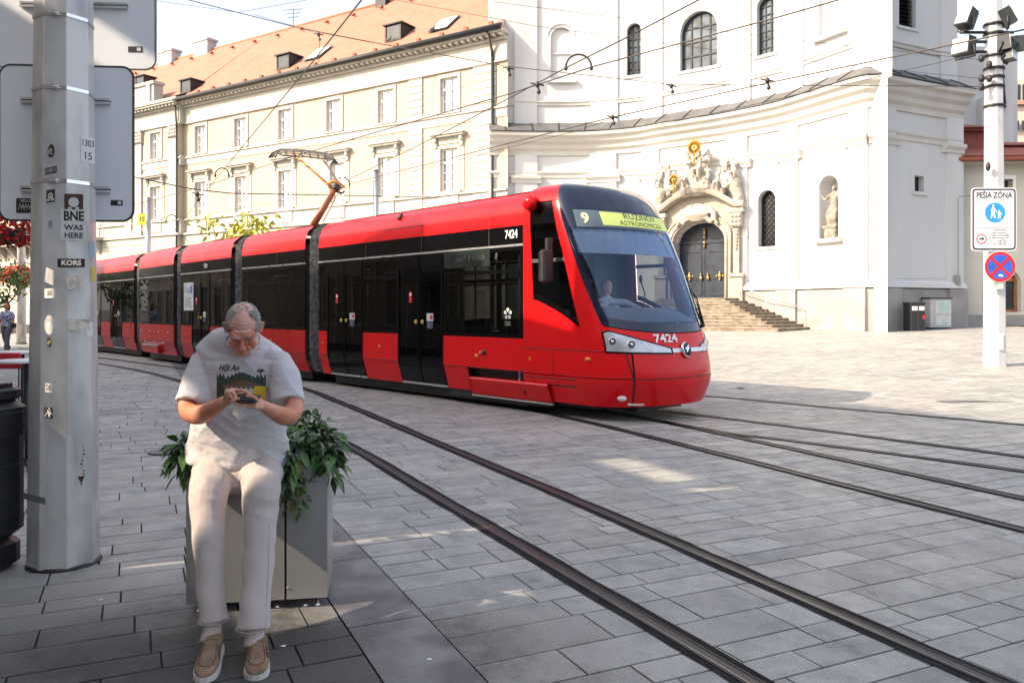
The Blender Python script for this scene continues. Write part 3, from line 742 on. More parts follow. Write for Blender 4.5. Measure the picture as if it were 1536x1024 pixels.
op(CRc,1358,1383,-40,38,0,.5,'louver'); op(CRc,1372,1386,264,288,0,.45,'small')
DL=CFc.px(1052); DM=CFc.fr(DL); dz0=2.30; DW=1.62; DS=5.6; DT=6.75   # door: floor, half width, spring, crown
def archpoly(hw,z0,z1,arch,n=12):
    if not arch: return [(-hw,z0),(hw,z0),(hw,z1),(-hw,z1)]
    rise=min(hw,(z1-z0)*.5) if arch==1 else arch; zs=z1-rise
    return [(-hw,z0),(hw,z0)]+[(hw*math.cos(PI*i/n),zs+rise*math.sin(PI*i/n)) for i in range(n+1)]
def wall_solid(z0,z1,setb):
    mb=MB(); pf=[( -setb,z0),(-setb,z1),(-setb-1.2,z1),(-setb-1.2,z0)]
    sweep(mb,CFc,pf,n=100); a=MB(); sweep(a,CRc,pf,n=40); return mb,a
for z0,z1,setb in ((-.6,ZC-.3,0),(ZC-.3,27,.35)):
    mf,mr_=wall_solid(z0,z1,setb)
    for m,cv in ((mf,CFc),(mr_,CRc)):
        cut=MB()
        for (c_,l,hw,a0,a1,ar,dep,kind) in ops:
            if c_ is cv and z0<a0<z1:
                cut.prism(archpoly(hw,a0,a1,ar),-setb-dep,1.0,M=cv.fr(l))
        if cv is CFc and z0<2: cut.prism(archpoly(DW,dz0,DT,DT-DS),-.7,1.5,M=DM)
        me=boolean(m,cut,[mch]) if cut.v else m.mesh('w',[mch])
        link('wall',me,ch)
setu=.35
for (c_,l,hw,a0,a1,ar,dep,kind) in ops:
    M=c_.fr(l); sb=setu if a0>ZC else 0; d=-sb-dep
    if kind in('narrow','big','lattice','small'):
        b=MB(); b.prism(archpoly(hw-.01,a0,a1,ar),d+.02,d+.06,M=M)
        m_=mat('church_glass_'+kind,(.05,.075,.10) if kind!='lattice' else (.012,.014,.015),.15,var=.6,vs=1.3,detail=2,rvar=.1)
        f=MB(); nx={'narrow':3,'big':4,'lattice':6,'small':1}[kind]; ny={'narrow':7,'big':4,'lattice':13,'small':1}[kind]
        t_=.035 if kind!='big' else .05
        if kind=='lattice':
            st=.33
            for sgn in (-1,1):
                k=-8
                while k<12:
                    za=a0+k*st; x0,z0_=-hw,za; x1,z1_=hw,za+2*hw*1.15
                    # clip to the window height
                    def cl(x,z): return x,z
                    pts=[(x0+(x1-x0)*q/20,z0_+(z1_-z0_)*q/20) for q in range(21)]
                    pts=[p for p in pts if a0<=p[1]<=a1-hw*(1-math.sqrt(max(0,1-(p[0]/hw)**2)))]
                    if len(pts)>1: f.tube([(sgn*p[0],p[1],d+.12) for p in (pts[0],pts[-1])],.018,4,M=M)
                    k+=1
        else:
            zs=a1-hw if ar else a1
            for i in range(1,nx): 
                x=-hw+2*hw*i/nx; zt=zs+math.sqrt(max(0,hw*hw-x*x)) if ar else a1; f.bx(x-t_,x+t_,a0,zt,d+.06,d+.12,M=M)
            for j in range(1,ny):
                z=a0+(a1-a0)*j/ny; xx=hw if z<zs else math.sqrt(max(0,hw*hw-(z-zs)**2)); f.bx(-xx,xx,z-t_*.8,z+t_*.8,d+.055,d+.13,M=M)
        pl=archpoly(hw,a0,a1,ar); pl2=pl+[pl[0]]
        f.tube([(x,z,d+.1) for x,z in pl2],.05,4,M=M,smooth=False)
        o=obj('window',f,mgut,ch); obj('pane',b,m_,o)
        s=MB(); s.bx(-hw-.2,hw+.2,a0-.16,a0,-sb-.25,-sb+.10,M=M); obj('sill',s,mch,o)
    elif kind=='louver':
        b=MB()
        z=a0
        while z<a1: b.add([(-hw,z,d+.35),(hw,z,d+.35),(hw,z+.16,d+.12),(-hw,z+.16,d+.12)],[(0,1,2,3)],0,False,M); z+=.2
        b.bx(-hw,hw,a0,a1,d+.02,d+.06,M=M)
        o=obj('window',b,M_['blackm'],ch); s=MB(); s.bx(-hw-.15,hw+.15,a0-.14,a0,-sb-.2,-sb+.08,M=M); obj('sill',s,mch,o)
    else:
        s=MB(); s.bx(-hw-.25,hw+.25,a0-.2,a0,-sb-.3,-sb+.28,M=M)
        if kind=='niche2':
            pl=archpoly(hw+.14,a0,a1+.14,1,16); s.tube([(x,z,.02) for x,z in pl[1:]+[pl[0]]],(.14),6,M=M,smooth=False)
        if kind=='niche':
            pl=archpoly(hw+.2,a1-1.3,a1+.2,1,16); s.tube([(x,z,-sb) for x,z in pl[2:]],.07,6,M=M,smooth=False)
            s.bx(-hw,hw,a1-1.7,a1-1.6,-sb-.17,-sb-.1,M=M)
        obj('niche_frame',s,mch,ch)
# cornice and mouldings
prof=[(0,ZC-1.35),(.10,ZC-1.35),(.13,ZC-1.1),(.30,ZC-.95),(.36,ZC-.72),(.58,ZC-.55),(.64,ZC-.32),(.85,ZC-.22),(.88,ZC-.04),(.80,ZC),(0,ZC)]
b=MB(); sweep(b,CFc,prof,n=110); sweep(b,CRc,prof,n=50)
arch2=[(0,ZC-2.75),(.06,ZC-2.75),(.08,ZC-2.55),(.16,ZC-2.45),(.16,ZC-2.35),(0,ZC-2.3)]
sweep(b,CFc,arch2,n=110); sweep(b,CRc,arch2,n=50)
up=[(-.35,ZC+1.5),(-.2,ZC+1.5),(-.15,ZC+1.75),(-.05,ZC+1.85),(-.05,ZC+1.95),(-.35,ZC+2.0)]
up=[(-.36,ZC+1.9),(-.27,ZC+1.9),(-.24,ZC+2.05),(-.18,ZC+2.1),(-.18,ZC+2.16),(-.36,ZC+2.2)]
sweep(b,CFc,up,n=110); sweep(b,CRc,up,n=50)
obj('cornice',b,mchc,ch)
ld=[(.92,ZC+.0),(.93,ZC+.05),(-.34,ZC+.80),(-.34,ZC+.7)]
b=MB(); sweep(b,CFc,ld,n=110); sweep(b,CRc,ld,n=50)
for cv in (CFc,CRc):
    l=1.0
    while l<cv.L[-1]:
        M=cv.fr(l); b.add([(-.03,ZC+.03,.94),(.03,ZC+.03,.94),(.03,ZC+.10,.94),(-.03,ZC+.10,.94),(-.03,ZC+.77,-.34),(.03,ZC+.77,-.34),(.03,ZC+.84,-.34),(-.03,ZC+.84,-.34)],[(0,1,2,3),(3,2,6,7),(0,3,7,4),(1,5,6,2)],1,False,M); l+=1.7
obj('lead_ledge',b,[mlead,mgut],ch)
# pilaster strips with capital mouldings, both storeys
b=MB(); cpm=MB()
def strip(cv,x0,x1,cap=True,upper=True,low=True):
    l0,l1=cv.px(x0),cv.px(x1); b=MB(); cpm=MB()
    if low:
        sweep(b,cv,[(0,-.6),(.14,-.6),(.14,ZC-1.3),(0,ZC-1.3)],l0,l1,n=6)
    if upper: sweep(b,cv,[(-.36,ZC),(-.22,ZC),(-.22,27),(-.36,27)],l0,l1,n=6)
    if cap:
        e=.25; pr=[(0,ZC-3.1),(.2,ZC-3.1),(.22,ZC-2.95),(.34,ZC-2.8),(.34,ZC-2.65),(0,ZC-2.6)]
        sweep(cpm,cv,pr,max(l0-e,0),min(l1+e,cv.L[-1]),n=6)
    o=obj('pilaster',b,mch,ch)
    if cap: obj('capital_moulding',cpm,mchc,o)
for a in ((772,806),(885,925),(964,990),(1091,1122),(1172,1199),(1275,1311)): strip(CFc,*a)
for a in ((1311,1341),(1418,1448)): strip(CRc,*a)
# plinth
b=MB(); zp=2.62
pp=[(0,-.6),(.24,-.6),(.24,zp),(.2,zp+.05),(0,zp+.08)]
sweep(b,CFc,pp,CFc.px(1100),None,n=40); sweep(b,CRc,pp,n=30)
pq=[(0,-.6),(.40,-.6),(.40,zp),(.34,zp+.06),(0,zp+.1)]
for cv,x0,x1 in ((CFc,1172,1199),(CFc,1275,1311),(CRc,1311,1341),(CRc,1418,1448)): sweep(b,cv,pq,cv.px(x0)-.1,cv.px(x1)+.1,n=5)
obj('plinth',b,mpl,ch)
b=MB(); pm=[(.1,zp+.1),(.34,zp+.1),(.30,zp+.3),(.1,zp+.5)]; sweep(b,CFc,pm,CFc.px(1105),None,n=40); sweep(b,CRc,pm,n=30); obj('plinth_moulding',b,mch,ch)
# portal
b=MB(); d0=.02
pl=archpoly(DW,dz0,DT,DT-DS,20); out=archpoly(DW+.42,dz0,DT+.42,DT-DS+.1,20)
n=len(pl)-1
vs=[(x,z,.45) for x,z in pl[1:]+[pl[0]]]+[(x,z,.45) for x,z in out[1:]+[out[0]]]+[(x,z,-.6) for x,z in pl[1:]+[pl[0]]]+[(x,z,0) for x,z in out[1:]+[out[0]]]
k=len(pl); fs=[]
for i in range(k-1): fs+= [(i,i+1,k+i+1,k+i)[::-1],(i,2*k+i,2*k+i+1,i+1)[::-1],(k+i,k+i+1,3*k+i+1,3*k+i)[::-1]]
b.add(vs,fs,0,False,DM)
for r_,dd,zz in ((.06,.47,.12),(.05,.47,.36)):
    o_=archpoly(DW+zz,dz0,DT+zz,DT-DS+zz*.3,20); b.tube([(x,z,dd) for x,z in o_[1:]+[o_[0]]],r_,6,M=DM)
for sg in (-1,1):
    x0=DW+.43; x1=DW+1.0
    def sx(a,c,*r): b.bx(min(sg*a,sg*c),max(sg*a,sg*c),*r,M=DM)
    sx(x0,x1,dz0-1.2,7.2,0,.35); sx(x0+.12,x1-.12,dz0+1.4,6.3,.35,.55); sx(x0-.05,x1+.1,dz0-1.2,dz0+1.3,0,.6); sx(x0-.1,x1+.15,dz0+1.2,dz0+1.38,0,.7)
    sx(x0,x1+.05,6.3,7.1,.3,.7)
    for q in range(9): b.ball((sg*(x0+.12+.2*(q%3)),6.4+.25*(q//3),.68),(.13,.13,.12),5,M=DM)
    for q in range(6): b.ball((sg*(x0+.3),6.1-.2*q,.58),(.16-.015*q,.12,.06),5,M=DM)
    sx(x0-.1,x1+.2,7.1,7.35,0,.75)
# wall field above the arch and curved cornice
def arcz(x): return 7.35+1.0*math.cos(min(1,abs(x)/2.4)*PI/2)
b.grid(lambda u,v:(DM@Vector(((u-.5)*2*(DW+.95), (max(DS+.2,min(DT+.4, DS+.1+(DT-DS+.4)*math.sqrt(max(0,1-((u-.5)*2*(DW+.95)/(DW+.42))**2)))) )*(1-v)+arcz((u-.5)*2*(DW+.95))*v, .30))),40,4)
xs=[(-DW-1.25)+i*(2*DW+2.5)/40 for i in range(41)]
for d_,r_ in ((.5,.14),(.68,.17),(.85,.12)): b.tube([(x,arcz(x)+d_*.22,d_-.05) for x in xs],(r_,.16),6,M=DM,smooth=False)
for i in range(40):
    a,c=xs[i],xs[i+1]; b.add([(a,arcz(a)+.25,0),(c,arcz(c)+.25,0),(c,arcz(c)+.25,.9),(a,arcz(a)+.25,.9)],[(0,1,2,3)],0,False,DM)
obj('portal_surround',b,mport,ch)
# door leaves
b=MB()
for sg in (-1,1):
    pp_=[(x,z) for x,z in archpoly(DW-.01,dz0,DT,DT-DS,20)]
    b.bx(min(0.012*sg,sg*(DW-.01)),max(.012*sg,sg*(DW-.01)),dz0,DS-.0,-.62,-.52,M=DM)
    for z0,z1 in ((dz0+.15,dz0+1.0),(dz0+1.12,dz0+2.6),(dz0+2.72,DS-.1)):
        b.bx(min(.2*sg,sg*(DW-.15)),max(.2*sg,sg*(DW-.15)),z0,z1,-.52,-.48,M=DM)
b.prism(archpoly(DW-.01,DS+.01,DT,DT-DS,20),-.66,-.56,M=DM); b.bx(-DW,DW,DS-.06,DS+.1,-.55,-.44,M=DM)
dr=obj('door',b,M_['navy'],ch); b=MB()
for z,s in ((DS+.55,.16),(DS+.75,.1),(DS+.3,.1),(DS-.05,.14),(DS-.25,.09)): b.ball((0,z,-.42),(s*.6,s,.06),6,M=DM)
for sg in (-1,1):
    for x,z,s in ((.22,3.5,.13),(.22,3.7,.08),(.95,3.6,.15)): b.ball((sg*x,z,-.42),(s*.8,s*1.2,.06),6,M=DM)
    for a in range(4): b.ball((sg*.95+.2*math.cos(a*PI/2),3.6+.2*math.sin(a*PI/2),-.43),(.07,.07,.04),5,M=DM)
obj('door_ornament',b,mat('old_brass',(.35,.25,.10),.4,metal=.8),dr)
# cartouche over the door
rnd=random.Random(3); b=MB()
b.tube([(0,7.5,.55),(0,7.1,.72),(0,6.75,.6)],[(.7,.16),(.75,.22),(.35,.12)],14,M=DM,up=(1,0,0))
for i in range(15):
    a=PI*i/14; b.ball((1.05*math.cos(a)*(1+.1*math.sin(i*3)),6.95+.75*math.sin(a)*.9,.6),(.18,.16,.14),6,M=DM)
for sg in (-1,1):
    for i in range(7): b.ball((sg*(.5+.12*i),6.9-.04*i+.12*math.sin(i*1.7),.62),(.13,.12,.12),6,M=DM)
link('cartouche',remesh(b,.05,2),ch).data.materials.append(mport)

def figure(mb,x,z,h,d=.7,lean=0,wing=0,sit=False,M=DM,arm=1):        # a small carved draped figure
    s=h/7.5; hz=z+h
    mb.ball((x+lean*.9,hz-s*.5,d+.05),(s*.42,s*.55,s*.5),8,M=M)
    mb.tube([(x,z,d),(x+lean*.1,z+h*.25,d+.05),(x+lean*.3,z+h*.45,d),(x+lean*.6,z+h*.62,d+.02),(x+lean*.85,z+h*.8,d),(x+lean*.9,z+h*.87,d)],
            [(s*1.0,s*.9),(s*1.25,s*1.1) if sit else (s*.9,s*.8),(s*1.0,s*.8),(s*.8,s*.6),(s*.95,s*.55),(s*.3,s*.3)],10,M=M,up=(1,0,0))
    for sg in (-1,1):
        up_=.9 if (sg==arm) else -.2
        mb.tube([(x+lean*.85+sg*s*.8,z+h*.78,d+.04),(x+lean*.7+sg*s*1.7,z+h*.66,d+.16),(x+lean*.7+sg*s*(2.4 if up_>0 else 1.0),z+h*(.66+.16*up_),d+.24)],[s*.33,s*.27,s*.18],7,M=M)
        mb.tube([(x+sg*s*.4,z+h*.42,d+.1),(x+sg*s*.8,z+h*.30,d+(.45 if sit else .15)),(x+sg*s*.6,z+.02,d+(.4 if sit else .1))],[s*.55,s*.48,s*.3],7,M=M)
    for w in ([-1,1] if wing==2 else ([wing] if wing else [])):
        mb.tube([(x+lean*.8+w*s*.4,z+h*.75,d-.1),(x+lean*.8+w*s*2.0,z+h*.98,d-.15),(x+lean*.8+w*s*2.7,z+h*.70,d-.18),(x+lean*.8+w*s*2.3,z+h*.45,d-.18)],[(s*.3,.06),(s*1.0,.08),(s*.85,.07),(s*.2,.05)],8,M=M,up=(1,0,0))
def carve(name,mb,vox,m,label,cat,group=None):
    me=remesh(mb,vox,1,.5)
    deform(me,lambda q,n:q+n*(.035*noise.noise(q*3.5)+.02*noise.noise(q*9)))
    me.materials.append(m); o=link(name,me); return tag(o,label,cat,group)
mst=mat('carved_sandstone',(.42,.39,.34),.9,col2=(.24,.22,.19),vs=3,bump=.4,bs=25,detail=8,lo=.42,hi=.66)
b=MB()
b.tube([(-1.7,8.3,.5),(-1.0,8.55,.55),(0,8.65,.6),(1.0,8.55,.55),(1.7,8.2,.5)],[(.25,.3),(.4,.4),(.5,.45),(.4,.4),(.25,.3)],10,M=DM)
b.tube([(0,8.6,.6),(0,9.6,.65),(0,10.0,.6)],[(.75,.4),(.5,.35),(.25,.2)],12,M=DM,up=(1,0,0))
figure(b,-.6,8.7,1.35,.85,.2,0,True,arm=-1); figure(b,.2,9.15,1.6,.8,.12,1,True,arm=1); figure(b,.85,8.7,1.2,.85,-.1,0,True); figure(b,-1.15,8.6,1.0,.7,.1,-1,True); figure(b,-.3,9.7,1.1,.75,-.2,0,True,arm=-1)
figure(b,1.35,8.5,1.15,.7,0,0,True)
for i in range(26): 
    a=rnd.uniform(-1.9,1.9); b.ball((a,8.2+rnd.uniform(0,.4)+.4*math.cos(a*.6),.75+rnd.uniform(0,.2)),(rnd.uniform(.12,.28),rnd.uniform(.1,.2),.15),6,M=DM)
carve('sculpture_group',b,.06,mst,'pale carved stone group of figures crowning the church door under the larger gilded sunburst','sculpture')
for sg,lb in ((1,'carved winged figure on a scrolled bracket right of the big stone sculpture group'),(-1,'carved figure on a scrolled stone bracket left of the big group, by the small sunburst')):
    b=MB(); figure(b,sg*2.3,8.85,1.35,.65,-sg*.1,-sg,True,arm=-sg)
    b.tube([(sg*2.4,7.5,.55),(sg*2.5,7.95,.5),(sg*2.3,8.45,.6),(sg*2.2,8.85,.65)],[(.4,.3),(.3,.28),(.36,.3),(.5,.36)],10,M=DM,up=(1,0,0))
    carve('stone_figure',b,.055,mst,lb,'statue')
def burst(px,py,r,Z,label,n=36):
    b=MB(); c=P(px,py,Z); M=frame(c,DM.to_3x3()@Vector((1,0,0)),(0,0,1),DM.to_3x3()@Vector((0,0,1)))
    b.ball((0,0,.05),(r*.16,r*.16,.08),8,M=M); rr=random.Random(2)
    for i in range(n):
        a=2*PI*i/n; l=r*(1.1 if i%2 else .8)*rr.uniform(.93,1.05); w=r*.065
        c0,s0=math.cos(a),math.sin(a); b.add([(c0*r*.2-s0*w,s0*r*.2+c0*w,0),(c0*r*.2+s0*w,s0*r*.2-c0*w,0),(c0*l,s0*l,0.0),(c0*r*.4,s0*r*.4,.07)],[(0,3,2),(3,1,2),(0,2,1)],0,False,M)
    b.tube([(0,-r*.2,-.02),(0,-r*1.5,-.05)],.06,6,M=M)
    tag(obj('sunburst',b,M_['gold']),label,'ornament')
zd=DM.translation.y-.9
burst(1041,221,.72,zd,'larger gilded sunburst on a rod high above the church door sculpture')
burst(1010,270,.52,zd,'smaller gilded sunburst beside the tram roof, left of the sculpture group',30)
# niche statue
for (c_,l,hw,a0,a1,ar,dep,kind) in ops:
    if kind=='niche2':
        M=c_.fr(l); b=MB(); figure(b,.12,a0+.62,2.05,-.15,.1,0,False,M,arm=-1); b.box((.12,a0+.3,-.2),(.75,.6,.7),M=M); b.box((.12,a0+.6,-.2),(.9,.14,.8),M=M)
        o=carve('niche_statue',b,.04,mat('weathered_stone',(.25,.22,.18),.9,var=.35,vs=4),'dark weathered draped statue standing on a pedestal in the arched church niche','statue')
# little plaque, house number
M=CFc.fr(CFc.px(1116)); b=MB(); z=zat(CFc,CFc.px(1116),351); b.bx(-.28,.28,z-.2,z+.2,.0,.18,M=M); b.bx(-.2,.2,z-.12,z+.12,.18,.19,mi=1,M=M); tag(obj('plaque',b,[mch,mpl]),'small square stone plaque on the church wall right of the portal','plaque')
# steps
b=MB(); nst=11; T=DM.to_3x3()@Vector((1,0,0)); Nn=DM.to_3x3()@Vector((0,0,1)); o0=DM.translation.copy(); 
mstep=mat('worn_steps',(.32,.28,.23),.8,col2=(.18,.15,.12),vs=1.6,bump=.4,bs=14,detail=8,lo=.4,hi=.65)
for k in range(nst):
    z1=dz0-.01-k*.155; z0=z1-.155; dd=1.3+.34*k; xr=2.5+.42*k
    pr=.03
    b.prism([(-xr,-.2),(xr,-.2),(xr,dd*.35),(xr-.6,dd),(-xr+.6,dd)][::-1],0,0) if False else None
    poly=[(-xr,-.1),(xr,-.1),(xr,dd*.5),(xr-.5,dd),(-xr+.5,dd),(-xr,dd*.5)]
    vs=[tuple(o0+T*x+Nn*y+Vector((0,0,zz))) for zz in (-.5,z1) for x,y in poly]
    # each tread a little unevenly cut
    m=6; b.add(vs,[tuple(range(m,2*m))[::-1]]+[(i,(i+1)%m,m+(i+1)%m,m+i)[::-1] for i in range(m)])
    lip=[(x*1.006,y+.035) for x,y in poly]
    vs=[tuple(o0+T*x+Nn*y+Vector((0,0,zz))) for zz in (z1-.05,z1-.004) for x,y in lip]
    b.add(vs,[tuple(range(m,2*m))[::-1],tuple(range(m))]+[(i,(i+1)%m,m+(i+1)%m,m+i)[::-1] for i in range(m)],1)
tag(obj('stone_steps',b,[mat('step_risers',(.24,.20,.15),.85,var=.4,vs=3),mstep]),'wide flight of worn brown stone steps rising to the church door','steps')
b=MB(); pA=P(1097,426,44.5); pB=P(1205,463,41.5); pts=[pA,pB]; b.tube(pts,.03,6)
for k in (0,.5,1): q=pA.lerp(pB,k); b.tube([q,(q.x,q.y,q.z-1.0)],.022,6)
tag(obj('handrail',b,M_['silver']),'thin grey metal handrail along the right side of the church steps','handrail')
# things by the church foot
mbin=mat('bin_black',(.02,.021,.022),.4,var=.3,vs=8)
mcab=mat('cabinet_grey',(.42,.43,.42),.6,var=.1,vs=4)
def qz(px,py,Z): p=P(px,py,Z); return p
r=G(1371,496); r=Vector((r.x,r.y,gz(r.x,r.y))); 
def twin_bin():
    e=empty('litter_bin',r,'black two-slot litter bin standing at the foot of the church wall left of the cabinet','litter bin')
    M=Matrix.Translation(r)@Matrix.Rotation(R(14),4,'Z'); b=MB(); s=r.y*27/FX/2
    h=(496-457)*r.y/FX
    b.rbox((0,0,h*.5),(2*s*.93,.55,h),.05,M=M); obj('body',b,mbin,e)
    b=MB(); b.rbox((0,0,h+.05),(2*s*.98,.6,.14),.05,M=M); obj('lid',b,mbin,e)
    b=MB()
    for sg in (-1,1): b.rbox((sg*s*.45,-.285,h*.86),(.3,.03,.2),.05,M=M)
    obj('label_plate',b,M_['white'],e); b=MB()
    b.bx(.25,.37,-.30,-.28,h*.45,h*.6,M=M); obj('sticker',b,M_['darkred'],e)
    b=MB(); b.bx(-.015,.015,-.285,-.27,.05,h*.95,M=M); obj('seam',b,M_['rubber'],e)
twin_bin()
c=G(1404,493); c.y-=.2
e=empty('utility_cabinet',c,'pale grey utility cabinet with faded green graffiti beside the black bin','cabinet')
M=Matrix.Translation(c)@Matrix.Rotation(R(14),4,'Z'); hh=45*c.y/FX; ww=33*c.y/FX
b=MB(); b.bx(-ww*.62,ww*.5,-.25,.3,.08,hh,M=M); obj('body',b,mcab,e); b=MB(); b.bx(-ww*.66,ww*.54,-.3,.35,hh,hh+.07,M=M); b.bx(-ww*.6,ww*.48,-.2,.3,0,.08,M=M); obj('top',b,M_['rubber'],e)
b=MB(); b.bx(-ww*.38,ww*.46,-.275,-.25,.16,hh-.06,M=M); b.bx(-ww*.36,ww*.44,-.28,-.276,hh*.48,hh*.49,mi=1,M=M); obj('door',b,[mat('cabinet_door',(.5,.51,.5),.6,var=.08),M_['rubber']],e)
b=MB(); MT=M@frame((.1,-.285,hh*.72),(1,0,0),(0,0,1)); b.add(*text('IBE',.62,.03,sx=.8),M=MT); b.add(*text('IS',.5,.02,sx=.8),M=M@frame((.1,-.285,hh*.24),(1,0,0),(0,0,1))); obj('graffiti',b,mat('graffiti_green',(.35,.55,.48),.7),e)
# cable down the church wall
b=MB(); M=CRc.fr(CRc.px(1428)); b.tube([(1.2,7.5,.12),(.2,7.4,.3),(0,7.2,.35),(0,2.9,.35)],.025,5,M=M); b.bx(-.12,.12,2.9-.0,3.4,.14,.4,M=M); obj('cable_box',b,mpl,ch)

# ---------------- white annex right of the church, brown roofed wall behind, far houses
e2=CRc.at(CRc.L[-1])[0]; 
A0=Vector((e2.x-.6,e2.y+.8,0)); AM=frame(A0,(.97,-.06,0),(0,0,1),(-.06,-.97,0))
an=empty('annex_building',A0,'low white annex with arched shop window and brown eaves right of the church','building')
Za=A0.y
def az(py): return H+(HY-py)*Za/FX
def ax(px): return ((px-CX)/FX*Za-A0.x)/.97
b=MB(); cut=MB(); x0w,x1w=ax(1470),ax(1524)
b.bx(0,14,-.6,az(248),-1,0,M=AM); cut.prism([(x0w,az(468)),(x1w,az(468))]+[((x0w+x1w)/2+(x1w-x0w)/2*math.cos(PI*i/14),az(426)+(az(400)-az(426))*math.sin(PI*i/14)) for i in range(15)],-.5,.5,M=AM)
sx0,sx1=ax(1487),ax(1512); cut.bx(sx0,sx1,az(312),az(270),-.5,.4,M=AM)
link('wall',boolean(b,cut,[mat('annex_plaster',(.56,.53,.46),.85,var=.05,vs=.6)]),an)
b=MB(); b.bx(x0w,x1w,az(470),az(398),-.5,-.45,M=AM); b.bx(sx0,sx1,az(312),az(270),-.48,-.44,M=AM); po=obj('window_pane',b,mpane,an)
b=MB()
for x in (x0w+.05,x0w+(x1w-x0w)*.12,x1w-.1): b.bx(x-.05,x+.05,az(468),az(415),-.44,-.36,M=AM)
b.bx(x0w,x1w,az(422),az(417),-.45,-.34,M=AM); b.bx(x0w,x1w,az(468),az(464),-.45,-.34,M=AM)
obj('window_frame',b,mat('varnished_wood',(.30,.12,.04),.4),an)
b=MB(); b.bx(sx0-.15,sx0,az(316),az(264),-.2,.06,M=AM); b.bx(sx1,sx1+.15,az(316),az(264),-.2,.06,M=AM); b.bx(sx0-.15,sx1+.15,az(270),az(264),-.2,.08,M=AM); b.bx((sx0+sx1)/2-.04,(sx0+sx1)/2+.04,az(312),az(270),-.43,-.36,M=AM); b.bx(sx0,sx1,az(292)-.04,az(292)+.04,-.43,-.36,M=AM); obj('small_window_frame',b,mwf,an)
b=MB(); b.bx(-.3,14,-.6,az(472),0,.1,M=AM); obj('plinth',b,mpl,an)
mbr=tile('brown_tiles',(.30,.09,.055))
mwood=mat('brown_boards',(.24,.065,.04),.7,var=.15,vs=3)
za=az(248)
b=MB(); b.bx(-.9,14,za,za+.16,-1,.75,M=AM); b.bx(-.9,14,za+.16,za+.3,-1,.95,mi=1,M=AM); b.tube([AM@Vector((-.9,za+.12,.95)),AM@Vector((14,za+.2,.95))],.12,6,mi=1); obj('eaves',b,[mchc,mwood],an)
uvquad('roof',[AM@Vector((-.9,za+.3,1.0)),AM@Vector((14,za+.3,1.0)),AM@Vector((14,za+1.6,-3)),AM@Vector((-.9,za+1.6,-3))],mbr,an)
# upper brown boxes behind
b=MB(); b.bx(-.2,3.3,za+.6,az(186),-3.6,-2.0,M=AM); b.bx(-.5,3.6,az(186),az(180),-3.9,-1.7,M=AM); obj('roof_box',b,mwood,an)
uvquad('box_roof',[AM@Vector((-.6,az(182),-1.5)),AM@Vector((3.9,az(182),-1.5)),AM@Vector((2.9,az(166),-3.4)),AM@Vector((-.4,az(166),-3.4))],mbr,an)
b=MB(); b.bx(3.9,12,az(222),az(206),-3.4,-2.2,M=AM); obj('parapet_wall',b,mwood,an)
uvquad('box_roof',[AM@Vector((3.6,az(208),-1.9)),AM@Vector((12,az(208),-1.9)),AM@Vector((12,az(194),-3.6)),AM@Vector((3.6,az(194),-3.6))],mbr,an)
# church side wing rising behind the pole, with dark downpipe
b=MB(); q=P(1460,0,47); b.bx(q.x-1,q.x+2.6,47,52,0,H+(HY-70)*47/FX); b.bx(q.x+.2,q.x+2.0,46.4,52,0,H+(HY-150)*47/FX)
obj('side_wing',b,mch,ch)
b=MB(); q=P(1498,0,46.3); b.tube([(q.x,46.2,H+(HY-88)*46.2/FX),(q.x+.2,46.2,H+(HY-162)*46.2/FX)],.16,8); obj('downpipe',b,mgut,ch)
fh=P(1500,200,95); fx=fh.x
e=empty('far_house',(fx+4,95,0),'distant beige house with blue grey metal roof above the brown eaves at the right edge','house')
b=MB(); Zf=95
def fz(py): return H+(HY-py)*Zf/FX
def fxx(px): return (px-CX)*Zf/FX
b.bx(fxx(1494),fxx(1600),Zf,Zf+12,0,fz(152)); b.bx(fxx(1511),fxx(1600),Zf-.3,Zf+2,fz(158),fz(120)); obj('wall',b,mat('far_plaster',(.66,.55,.42),.85,var=.05),e)
uvquad('roof',[Vector((fxx(1494),Zf-.4,fz(152))),Vector((fxx(1600),Zf-.4,fz(152))),Vector((fxx(1600),Zf+7,fz(84))),Vector((fxx(1494),Zf+7,fz(100)))],mat('far_metal_roof',(.30,.38,.48),.5,var=.1,vs=2),e)
b=MB()
for a,c,y0,y1 in ((1518,1528,128,152),(1531,1540,128,152),(1517,1526,182,196),(1531,1540,182,196)): b.bx(fxx(a),fxx(c),Zf-.35,Zf-.2,fz(y1),fz(y0))
obj('window',b,mpane,e)
b=MB(); b.bx(fxx(1505),fxx(1600),Zf-.4,Zf,fz(158),fz(152)); b.lathe([(2.0,0),(2.0,1.2),(1.5,2.6),(.5,3.5),(.05,3.8)],16,M=Matrix.Translation((fxx(1530),Zf+8,fz(100)))); obj('trim',b,mat('far_brick',(.6,.28,.16),.8),e)
# ---------------- tram: front module with cab, four more modules, bellows between
HW=1.3
mods=[((.18,12.73),(-4.24,17.55)),((-4.64,17.92),(-6.85,20.29)),((-7.28,20.73),(-9.73,23.5)),((-10.14,23.97),(-12.4,26.6)),((-12.95,27.4),(-17.6,32.5))]
PROF=[(1.17,.22),(1.30,.66),(1.30,3.0),(1.285,3.2),(1.22,3.40),(1.05,3.545),(.75,3.61),(.4,3.635),(0,3.64)]
def pw(z):
    for (a,b_),(c,d) in zip(PROF,PROF[1:]):
        if b_<=z<=d: return a+(c-a)*(z-b_)/(d-b_)
    return PROF[0][0] if z<PROF[0][1] else 0
def modM(m):
    A=Vector((*m[0],0)); B_=Vector((*m[1],0)); f=(A-B_).normalized(); r=Vector((-f.y,f.x,0))   # forward, right (away from the camera)
    return frame(A+r*HW,f,r,(0,0,1)), (A-B_).length          # local x forward (0 = front), y far side, z up
